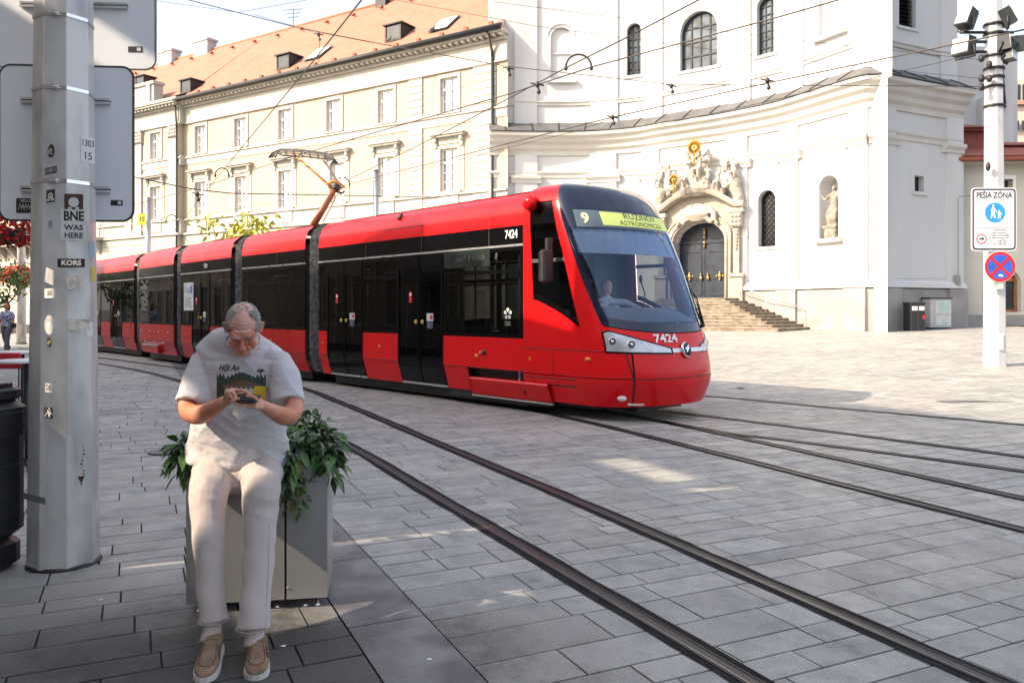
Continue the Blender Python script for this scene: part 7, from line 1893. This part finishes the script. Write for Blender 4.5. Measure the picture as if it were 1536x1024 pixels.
# small trees
def tree(label,px,pyb,py0,py1,Z,wpx,mats,n,seed,lsz,trunk=.10,cat='tree'):
    rr=random.Random(seed); base=Vector((P(px,0,Z).x,Z,gz(P(px,0,Z).x,Z))); z1=H+(HY-py0)*Z/FX; z0=H+(HY-py1)*Z/FX; w=wpx*Z/FX/2
    e=empty('tree',base,label,cat); b=MB(); b.tube([base,(base.x+.05,base.y,(z0+base.z)/2),(base.x,base.y,z0+(z1-z0)*.3)],[trunk,trunk*.8,trunk*.5],8)
    cc=Vector((base.x,base.y,(z0+z1)/2)); tips=[]
    for k in range(9):
        a=rr.uniform(0,2*PI); q=cc+Vector((math.cos(a)*w*.75,math.sin(a)*w*.6,rr.uniform(-.3,.45)*(z1-z0))); b.tube([(base.x,base.y,z0+(z1-z0)*rr.uniform(0,.3)),base.lerp(q,.7)+Vector((0,0,.3*(z1-z0)*.3)),q],[trunk*.4,trunk*.25,trunk*.1],5); tips.append(q)
    obj('trunk',b,mat('bark',(.12,.09,.06),.9,var=.3,vs=5),e)
    b=MB()
    for _ in range(n):
        t=rr.choice(tips); v=Vector((rr.gauss(0,1)*w*.30,rr.gauss(0,1)*w*.3,rr.gauss(0,1)*(z1-z0)*.17)); p=t+v
        leafm(b,p,(rr.uniform(-1,1),rr.uniform(-1,1),rr.uniform(-.8,.4)),lsz*rr.uniform(.7,1.3),lsz*.6,0 if rr.random()<.7 else 1,.3,rr.uniform(-1,1))
    obj('crown',b,mats,e)
myl=mat('leaf_autumn',(.55,.46,.06),.6,col2=(.42,.42,.05),vs=2); myg=mat('leaf_lime',(.30,.36,.05),.6)
tree('small tree with yellow green leaves showing over the tram roof',352,520,328,380,40,96,[myl,myg],520,4,.30,.14)
tree('small dark green tree far left behind the pole with flower baskets',10,520,402,460,33,58,[mlf,mlf3],600,5,.17,.10)
# street pole with the yellow 15 plate, second thin pole over the tram
c=P(222,350,45); b=MB(); b.tube([(c.x,45,.4),(c.x,45,H+(HY-296)*45/FX)],.16,10)
sp=empty('street_pole',(c.x,45,.4),'grey pole with small yellow number plate standing behind the tram, far left','pole'); obj('shaft',b,M_['steel'],sp)
b=MB(); q=P(213,329,44.7); b.box(tuple(q),(.42,.03,.62)); b.add(*text('15',.36,.02,sx=.9),mi=1,M=frame(q+Vector((0,-.02,0)),(1,0,0),(0,0,1))); obj('number_plate',b,[mat('plate_yellow',(.70,.58,.03),.5),M_['blackm']],sp)
c=P(564,300,34); b=MB(); b.tube([(c.x,34,0),(c.x,34,H+(HY-256)*34/FX)],.12,10); b.tube([(c.x,34,H+(HY-256)*34/FX),(c.x,34,H+(HY-255)*34/FX)],.15,10); b.bx(c.x-.10,c.x-.06,33.9,34.1,H+(HY-340)*34/FX,H+(HY-270)*34/FX)
tag(obj('street_pole',b,M_['steel']),'plain grey pole end rising behind the tram roof left of the large barred window','pole')

# ---------------- white pole at the right with floodlights and signs
c=G(1492,549); c=Vector((P(1492,549,c.y).x,c.y,gz(P(1492,549,c.y).x,c.y))); Zr=c.y; mwp=mat('pole_white',(.62,.62,.62),.5,col2=(.52,.52,.53),vs=2,stretch=(1,1,.4),bump=.1,bs=40)
rp=empty('floodlight_pole',c,'tall pale metal pole with floodlights standing on the right of the square','pole')
def rz(py): return H+(HY-py)*Zr/FX
b=MB(); vs=[]
for z,r_ in ((c.z,.275),(c.z+.05,.27),(rz(0),.20),(rz(-60),.18)):
    for k in range(8): a=R(22.5+10)+k*R(45); vs.append((c.x+r_*math.cos(a)-(.03 if z>3 else 0),c.y+r_*math.sin(a),z))
b.add(vs,[(i*8+j,i*8+(j+1)%8,(i+1)*8+(j+1)%8,(i+1)*8+j) for i in range(3) for j in range(8)]); obj('shaft',b,mwp,rp)
b=MB(); b.rbox((c.x+.0,c.y-.27,rz(512)),(.13,.02,.42),.05); obj('hatch',b,mwp,rp)
mfb=mat('floodlight_body',(.035,.04,.045),.45,metal=.4,var=.2); mfg=mat('floodlight_glass',(.60,.58,.50),.15)
def flood(px,py,w,h,rx,ry,rz_):
    p=P(px,py,Zr-.1); s=Zr/FX; M=Matrix.Translation(p)@Matrix.Rotation(rz_,4,'Z')@Matrix.Rotation(rx,4,'X')@Matrix.Rotation(ry,4,'Y')
    b=MB(); b.box((0,0,0),(w*s,.30,h*s),M=M,taper=.92); 
    for k in range(6): b.box((0,.17,-h*s*.4+h*s*.16*k),(w*s*.8,.06,.02),M=M)
    o=obj('floodlight',b,mfb,rp); b=MB(); b.box((0,-.155,0),(w*s*.9,.012,h*s*.86),M=M); obj('lamp_glass',b,mfg,o)
    b=MB(); b.tube([(-w*s*.55,0,0),(-w*s*.55,.1,-h*s*.62),(w*s*.55,.1,-h*s*.62),(w*s*.55,0,0)],.022,5,M=M); obj('yoke',b,M_['blackm'],o)
flood(1450,28,22,27,R(-20),R(8),R(-62)); flood(1510,26,26,26,R(-25),R(-12),R(58)); flood(1446,70,28,26,R(-6),R(3),R(-64)); flood(1506,66,28,24,R(-4),R(0),R(52)); flood(1526,66,12,22,R(0),R(0),R(65)); flood(1512,84,24,14,R(0),R(0),R(40))
b=MB()
for py in (49,63,78): b.tube([P(1440,py,Zr),P(1520,py,Zr)],.04,6)
for py in (38,52,85,104,117,131,160): q_=MB(); q_.lathe([(.25,-.03),(.25,.03)],12,M=Matrix.Translation((c.x-.02,c.y,rz(py)))); obj('clamp_band',q_,M_['blackm'],rp)
for px,py in ((1472,88),(1484,97),(1472,118),(1484,118),(1472,131)): b.ball(tuple(P(px,py,Zr-.25)),(.07,.07,.10),6)
b.ball(tuple(P(1482,250,Zr-.28)),(.06,.06,.12),6)
obj('bracket',b,M_['blackm'],rp)
def face(px,py,Z): p=P(px,py,Z); return frame(p,(1,-.02,0),(0,0,1))
Zs=Zr-.33; s=Zs/FX
e=empty('pedestrian_zone_sign',P(1491,329,Zs),'rectangular white sign reading PEŠIA ZÓNA high on the right pole','road sign')
M=face(1491,329,Zs); w,h=67*s,95*s; mblk=mat('sign_black',(.012,.018,.03),.5)
b=MB(); b.prism(rrect(w,h,.10,6),-.02,0,M=M); b.prism(rrect(w*.955,h*.965,.085,6),0,.003,mi=1,M=M); b.prism(rrect(w*.89,h*.915,.06,6),.003,.006,mi=0,M=M); obj('plate',b,[mat('sign_white',(.70,.71,.74),.4,var=.03),mblk],e)
b=MB(); b.add(*text('PEŠIA ZÓNA',h*.125,.022,sx=.80),M=M@Matrix.Translation((0,h*.375,.008))); b.bx(-w*.43,w*.43,-h*.135,-h*.131,.006,.008,M=M)
for i,(t_,x) in enumerate((('ZÁSOBOVANIE',.12),('06.00 - 09.00 HOD.',.12),('VOZIDLÁ S POVOLENÍM',.12),('HL. MESTA SR BRATISLAVY',.12),('A',-.06),('0.00 - 24.00 HOD.',.12))): b.add(*text(t_,h*.034,.008,sx=.8),M=M@Matrix.Translation((w*x,-h*(.17+.042*i+(.012 if i>3 else 0)),.008)))
b.tube([(w*.13,-h*.35,.008),(w*.16,-h*.325,.008),(w*.22,-h*.325,.008),(w*.24,-h*.35,.008)],.005,4,M=M)
for x in (.12,.245): b.tube([(w*x+.03*math.cos(a*PI/6),-h*.355+.03*math.sin(a*PI/6),.008) for a in range(13)],.004,4,M=M,caps=False)
obj('lettering',b,mblk,e)
b=MB(); M2=M@Matrix.Translation((w*.02,h*.105,.007)); r_=.225*w*1.0; b.prism(disc(36,r_),0,.002,M=M2)
def person2(x,y,k):
    b.ball((x,y+.36*k,.004),(.065*k,.065*k,.002),8,mi=1,M=M2); b.prism([(x-.09*k,y-.02*k),(x+.07*k,y-.02*k),(x+.09*k,y+.22*k),(x+.02*k,y+.29*k),(x-.06*k,y+.28*k)],.002,.005,mi=1,M=M2)
    b.prism([(x-.09*k,y),(x-.16*k,y-.34*k),(x-.08*k,y-.35*k),(x-.01*k,y-.02*k)],.002,.0045,mi=1,M=M2); b.prism([(x-.02*k,y),(x+.06*k,y-.35*k),(x+.13*k,y-.34*k),(x+.07*k,y)],.002,.004,mi=1,M=M2)
    b.prism([(x+.06*k,y+.24*k),(x+.22*k,y+.02*k),(x+.18*k,y-.02*k),(x+.02*k,y+.14*k)],.002,.0055,mi=1,M=M2); b.prism([(x-.06*k,y+.25*k),(x-.15*k,y+.08*k),(x-.11*k,y+.05*k),(x-.02*k,y+.16*k)],.002,.0055,mi=1,M=M2)
person2(-r_*.18,r_*.05,r_*1.75); person2(r_*.42,-r_*.22,r_*1.1)
obj('pedestrian_symbol',b,[mat('symbol_blue',(.03,.30,.72),.4),M_['white']],e)
b=MB(); M3=M@Matrix.Translation((-w*.28,-h*.31,.007)); b.prism(disc(30,w*.115),0,.002,M=M3); b.prism(disc(30,w*.09),.002,.003,mi=1,M=M3); b.bx(-w*.01,w*.055,-w*.02,w*.03,.003,.005,mi=2,M=M3); b.bx(-w*.055,-w*.015,-w*.02,w*.015,.003,.005,mi=2,M=M3); obj('truck_symbol',b,[M_['darkred'],M_['white'],mblk],e)
e=empty('no_stopping_sign',P(1500,400,Zs),'round blue no stopping sign with red cross below the pedestrian zone sign','road sign')
M=face(1500,400,Zs-.02); r_=22.5*s; b=MB(); b.prism(disc(40,r_*1.03),-.02,0,mi=1,M=M); b.prism(disc(40,r_),0,.003,M=M); b.prism(disc(40,r_*.80),.003,.005,mi=2,M=M)
for a in (PI/4,-PI/4): b.bx(-r_*.82,r_*.82,-r_*.10,r_*.10,.005,.008+.001*(a>0),M=M@Matrix.Rotation(a,4,'Z'))
b.prism([(-r_*.15,-r_*.62),(r_*.18,-r_*.68),(r_*.20,-r_*.55),(-r_*.05,-r_*.48)],.009,.011,mi=1,M=M)
obj('plate',b,[M_['darkred'],mat('sign_rim',(.72,.72,.70),.5),mat('symbol_deep_blue',(.03,.12,.60),.35)],e)
e=empty('small_plate_sign',P(1495,427,Zs),'little pale green plate under the round no stopping sign','sign'); M=face(1495,427,Zs); b=MB(); b.prism(rrect(20*s,13*s,.03,4),-.01,.0,M=M); obj('plate',b,mat('plate_pale',(.52,.60,.56),.5),e)
b=MB(); b.add(*text('01',.13,.01),M=M@Matrix.Translation((0,.02,.003))); obj('lettering',b,mat('plate_letters',(.2,.3,.27),.5),e)

# ---------------- overhead wires
def wire(pts,label,r_=.012,m='wire',sag=0,grp=None):
    q=[P(*a) for a in pts]; b=MB(); full=[]
    for i in range(len(q)-1):
        for k in range(8):
            t=k/8; p=q[i].lerp(q[i+1],t); p.z-=sag*4*t*(1-t); full.append(p)
    full.append(q[-1]); b.tube(full,r_,5); return tag(obj('overhead_wire',b,M_[m]),label,'wire','overhead tram wires')
def zc_(py,hh): return (hh-H)*FX/(HY-py)
hw=6.4
wire([(552,-12,zc_(-12,hw)),(470,92,zc_(92,hw)),(335,255,zc_(255,hw)),(262,345,zc_(345,hw))],'steep dark contact wire running from the top edge down behind the pantograph hooks',.013)
wire([(150,322,48),(320,275,zc_(275,hw)),(433,237,zc_(237,hw)),(559,200,zc_(200,hw)),(761,142,zc_(142,hw)),(890,100,zc_(100,hw)),(1160,28,zc_(28,hw)),(1300,-12,zc_(-12,hw))],'contact wire passing over the pantograph and up to the top right above the church windows',.014,'wirec')
wire([(524,269,30),(636,214,zc_(214,6.6)),(740,160,zc_(160,6.6)),(851,101,zc_(101,6.6)),(945,54,zc_(54,6.6)),(1075,-14,zc_(-14,6.6))],'contact wire crossing the big arched church window towards the top edge',.014,'wirec')
wire([(524,276,34),(740,221,24),(919,176,20),(1160,123,16.5),(1545,43,13)],'long contact wire sweeping up past the floodlight pole at the right',.014,'wirec')
wire([(145,352,50),(524,282,33),(740,227,24),(860,198,22),(919,178,20.2)],'faint pale wire just under the long contact wire over the tram roof',.008,'wirec')
wire([(380,22,26),(470,48,24),(630,77,22),(761,100,20),(1006,127,20),(1472,130,Zr)],'span wire from the top left to the lowest clamp of the floodlight pole',.010)
wire([(560,-6,20),(800,39,20),(1160,87,20),(1470,118,Zr)],'thin span wire crossing the church front to the middle pole clamp',.006)
wire([(740,3,20),(1160,57,20),(1470,90,Zr)],'thinnest upper span wire across the church windows',.006)
wire([(250,-8,18),(443,41,20),(560,64,21),(761,100,20.1)],'twisted span wire crossing the pale sky at the top left',.010)
wire([(210,-2,22),(358,19,22),(490,-5,22)],'thin slack cable in the sky above the tiled roof',.006)
wire([(1472,79,Zr),(1316,116,18),(1140,155,18),(980,190,19)],'stay wire from the upper pole clamp down across the church cornice',.008)
wire([(197,265,20),(290,284,20),(345,290,20.5),(660,296,30)],'dark feeder cable at the left below the pedimented windows',.016)
wire([(480,50,24),(478,92,22.6)],'short hanger between the span wire and the steep contact wire',.010)
wire([(524,262,30),(640,155,24),(760,100,20)],'slanting stay wire beside the pantograph rising to the span wire clamp',.005)
wire([(930,175,20),(1006,128,20)],'short slanting hanger in front of the church entablature',.006)
def hoop(px,py,rpx,Z,label,flat=.7):
    b=MB(); s=Z/FX*rpx; c=P(px,py,Z); b.tube([(c.x+s*math.cos(a*PI/12),c.y,c.z+s*flat*math.sin(a*PI/12)) for a in range(13)],.022,6)
    for sg in (-1,1): b.ball((c.x+sg*s,c.y,c.z-.03),(.04,.04,.06),5)
    tag(obj('wire_jumper',b,M_['wire']),label,'wire fitting')
hoop(868,100,19,16.5,'largest curved black jumper loop on the wires before the church',.95); hoop(333,262,10,25,'small curved jumper loop on the steep wire left of the pantograph',1.0); hoop(514,276,10,30,'small curved jumper loop right beside the pantograph elbow',1.0); hoop(257,330,8,38,'tiny curved jumper loop low over the rear of the tram',1.0)
for i,(px,py,Z,lb) in enumerate(((478,52,24,'black wire clamp high on the tiled roof beside the steep wire'),(763,103,20,'black hanging wire clamp at the left edge of the church'),(1007,129,20,'black hanging wire clamp below the big arched church window'),(919,176,20,'small clamp on the long contact wire above the portal'),(1151,121,16.6,'turnbuckle where the long contact wire meets its stay'),(296,291,20.2,'dark insulator on the feeder cable at the left'),(806,127,16.5,'pair of clamps where two contact wires cross before the church'))):
    b=MB(); p=P(px,py,Z); b.ball(tuple(p),(.05,.05,.07),6); b.tube([(p.x,p.y,p.z+.05),(p.x+.03,p.y,p.z-.14)],.018,5); b.ball((p.x+.03,p.y,p.z-.15),(.045,.045,.05),5); b.tube([(p.x-.14,p.y,p.z+.03),(p.x+.14,p.y,p.z-.02)],.02,5)
    tag(obj('wire_clamp',b,M_['wire']),lb,'wire fitting')

# ---------------- walking woman, driver, birds on the gutter
def walker(name,M,h,label,mats,sit=False,bag=False):
    k=h/1.7; B=MB()
    B.tube([(0,0,.92*k),(0,.0,1.08*k),(0,-.01,1.28*k),(0,0,1.40*k)],[(.155*k,.11*k),(.125*k,.09*k),(.165*k,.10*k),(.12*k,.07*k)],16,M=M,up=(1,0,0))
    B.tube([(0,0,1.38*k),(0,-.01,1.50*k)],.052*k,10,M=M); B.ball((0,-.01,1.585*k),(.075*k,.092*k,.115*k),12,M=M); B.ball((0,-.105*k,1.57*k),(.012*k,.016*k,.018*k),6,M=M); B.ball((0,-.05*k,1.515*k),(.045*k,.05*k,.04*k),8,M=M)
    for s in (-1,1):
        B.ball((s*.078*k,.0,1.58*k),(.012*k,.02*k,.03*k),6,M=M)
        if sit: arm=[(s*.17,0,1.36),(s*.22,-.03,1.12),(s*.17,-.30,1.05),(s*.13,-.38,1.06)]
        else: arm=[(s*.165,0,1.36),(s*.21,.02,1.10),(s*.225,-.06+s*.05,.88),(s*.22,-.09+s*.06,.78)]
        B.tube(catmull([(a*k,b_*k,c_*k) for a,b_,c_ in arm],3),[.052*k,.05*k,.047*k,.043*k,.04*k,.037*k,.033*k,.03*k,.027*k,.024*k],10,M=M)
        hp=Vector(arm[-1])*k; hd=(Vector(arm[-1])-Vector(arm[-2])).normalized()
        B.tube([hp,hp+hd*.05*k,hp+hd*.085*k],[(.022*k,.030*k),(.018*k,.036*k),(.012*k,.030*k)],8,M=M)
        for f in range(4): q=hp+hd*.08*k+Vector((0,(f-1.5)*.016*k,0)); B.tube([q,q+hd*.04*k,q+hd*.07*k+Vector((-s*.012*k,0,0))],[.008*k,.0075*k,.006*k],6,M=M)
        B.tube([hp+hd*.02*k,hp+hd*.05*k+Vector((0,-.035*k,0)),hp+hd*.08*k+Vector((0,-.045*k,0))],[.010*k,.009*k,.007*k],6,M=M)
        if sit: leg=[(s*.09,0,.92),(s*.11,-.40,.92),(s*.12,-.45,.50)]
        else:
            st=.16*s; leg=[(s*.085,0,.93),(s*.09,-.04-st*.5,.50),(s*.08,.04-st*1.3,.10)]
        B.tube([(a*k,b_*k,c_*k) for a,b_,c_ in leg],[.085*k,.058*k,.042*k],12,M=M)
        if not sit: f=leg[-1]; B.tube([(f[0]*k,(f[1]+.05)*k,.04*k),(f[0]*k,(f[1]-.06)*k,.05*k),(f[0]*k,(f[1]-.18)*k,.03*k)],[(.035*k,.035*k),(.042*k,.04*k),(.03*k,.02*k)],8,M=M,up=(1,0,0))
    me=remesh(B,.010,2,.5); me.materials.append(mats['skin']); o=link('person',me); tag(o,label,'person')
    T=MB(); T.tube([(0,0,.90*k),(0,0,1.08*k),(0,-.01,1.28*k),(0,0,1.39*k),(0,0,1.425*k)],[(.18*k,.135*k),(.155*k,.115*k),(.185*k,.125*k),(.15*k,.09*k),(.07*k,.06*k)],18,M=M,up=(1,0,0))
    for s in (-1,1):
        a=[(s*.13,0,1.37),(s*.19,.0,1.27),(s*.215,.015,1.15)] if not sit else [(s*.13,0,1.37),(s*.195,-.01,1.27),(s*.225,-.03,1.12)]
        T.tube([(x*k,y*k,z*k) for x,y,z in a],[.070*k,.072*k,.070*k],12,M=M)
    me=remesh(T,.012,3,.5); deform(me,lambda q,n:q+n*(.010*noise.noise(q*9))); me.materials.append(mats['top']); link('shirt',me,o)
    if not sit:
        T=MB(); T.tube([(0,0,1.0*k),(0,0,.88*k)],[(.155*k,.12*k),(.17*k,.13*k)],16,M=M,up=(1,0,0))
        for s in (-1,1): st=.16*s; T.tube([(s*.085*k,0,.90*k),(s*.09*k,(-.04-st*.5)*k,.50*k),(s*.08*k,(.04-st*1.3)*k,.14*k)],[.105*k,.080*k,.062*k],14,M=M)
        me=remesh(T,.012,3,.5); deform(me,lambda q,n:q+n*(.010*noise.noise(q*8))); me.materials.append(mats['bottom']); link('trousers',me,o)
        b=MB()
        for s in (-1,1): st=.16*s; y=.04-st*1.3; b.tube([(s*.08*k,(y+.06)*k,.035*k),(s*.08*k,(y-.06)*k,.045*k),(s*.08*k,(y-.19)*k,.025*k)],[(.042*k,.035*k),(.048*k,.040*k),(.034*k,.022*k)],8,M=M,up=(1,0,0))
        obj('shoes',b,M_['blackm'],o)
    T=MB(); T.ball((0,.02*k,1.61*k),(.085*k,.095*k,.105*k),12,M=M)
    if mats.get('long'): T.tube([(0,.06*k,1.62*k),(0,.085*k,1.52*k),(0,.08*k,1.43*k)],[.075*k,.07*k,.04*k],10,M=M)
    me=T.mesh('hair'); me.materials.append(mats['hair'])
    if sit:
        bb=MB(); bb.ball((0,.022*k,1.617*k),(.079*k,.090*k,.094*k),12,M=M); me=bb.mesh('hair',[mats['hair']])
    link('hair',me,o)
    b=MB()
    for s in (-1,1): b.ball((s*.03*k,-.090*k,1.595*k),(.010*k,.008*k,.007*k),6,M=M); b.tube([(s*.015*k,-.098*k,1.615*k),(s*.045*k,-.085*k,1.617*k)],.003*k,4,M=M)
    b.tube([(-.02*k,-.094*k,1.535*k),(.02*k,-.094*k,1.535*k)],.004*k,4,M=M); obj('features',b,mat('feature_dark',(.05,.025,.02),.6),o)
    if bag:
        b=MB(); b.tube([(-.13*k,-.06*k,1.42*k),(-.02*k,-.14*k,1.22*k),(.16*k,-.10*k,1.02*k),(.2*k,.02*k,.98*k)],.012*k,5,M=M); b.rbox((.235*k,.03,.93*k),(.07*k,.20*k,.16*k),.03,M=M); obj('shoulder_bag',b,M_['blackm'],o)
    return o
g=G(9,529); mtop=mat('blouse_print',(.60,.60,.68),.8,col2=(.10,.10,.28),vs=22,lo=.47,hi=.53,detail=2)
walker('person',Matrix.Translation((P(10,529,g.y).x,g.y,0)),75*g.y/FX,'woman in blue and white patterned blouse and grey trousers walking at the far left edge',{'skin':mskin,'top':mtop,'bottom':mat('slacks_grey',(.12,.12,.15),.85),'hair':mat('hair_dark',(.02,.015,.012),.5),'long':True},bag=True)
DMt=M1@Matrix.Translation((.50,.14,.40))@Matrix.Rotation(R(90),4,'Z')@Matrix.Translation((0,0,.02))
walker('person',DMt@Matrix.Scale(1.0,4),1.72,'tram driver in pale blue shirt seated behind the windscreen',{'skin':mat('skin_driver',(.72,.45,.34),.5,var=.06),'top':mat('shirt_paleblue',(.80,.84,.88),.8,var=.05),'hair':mat('hair_short',(.10,.06,.04),.7),'bottom':M_['blackm']},sit=True)
mbd=mat('pigeon',(.10,.10,.11),.7,var=.3,vs=30)
for (px,py,lb) in ((650,44,'left pigeon sitting on the roof edge below the skylight'),(584,60,'pigeon sitting near the dormer above the dark gutter')):
    t,z,d=roofpt(px,py+6); p=F(t,z+.1,d+.1); b=MB(); b.tube([(-.22,0,.10),(-.08,0,.14),(.10,0,.20),(.16,0,.30)],[(.03,.03),(.10,.08),(.09,.07),(.05,.05)],10,M=Matrix.Translation(p)); b.ball((.18,0,.36),(.06,.05,.055),8,M=Matrix.Translation(p)); b.tube([(.22,0,.36),(.27,0,.34)],[.018,.005],6,M=Matrix.Translation(p))
    for s in (-.03,.03): b.tube([(0,s,.1),(0.02,s,-.02)],.012,4,M=Matrix.Translation(p))
    tag(obj('pigeon',b,mbd),lb,'bird')
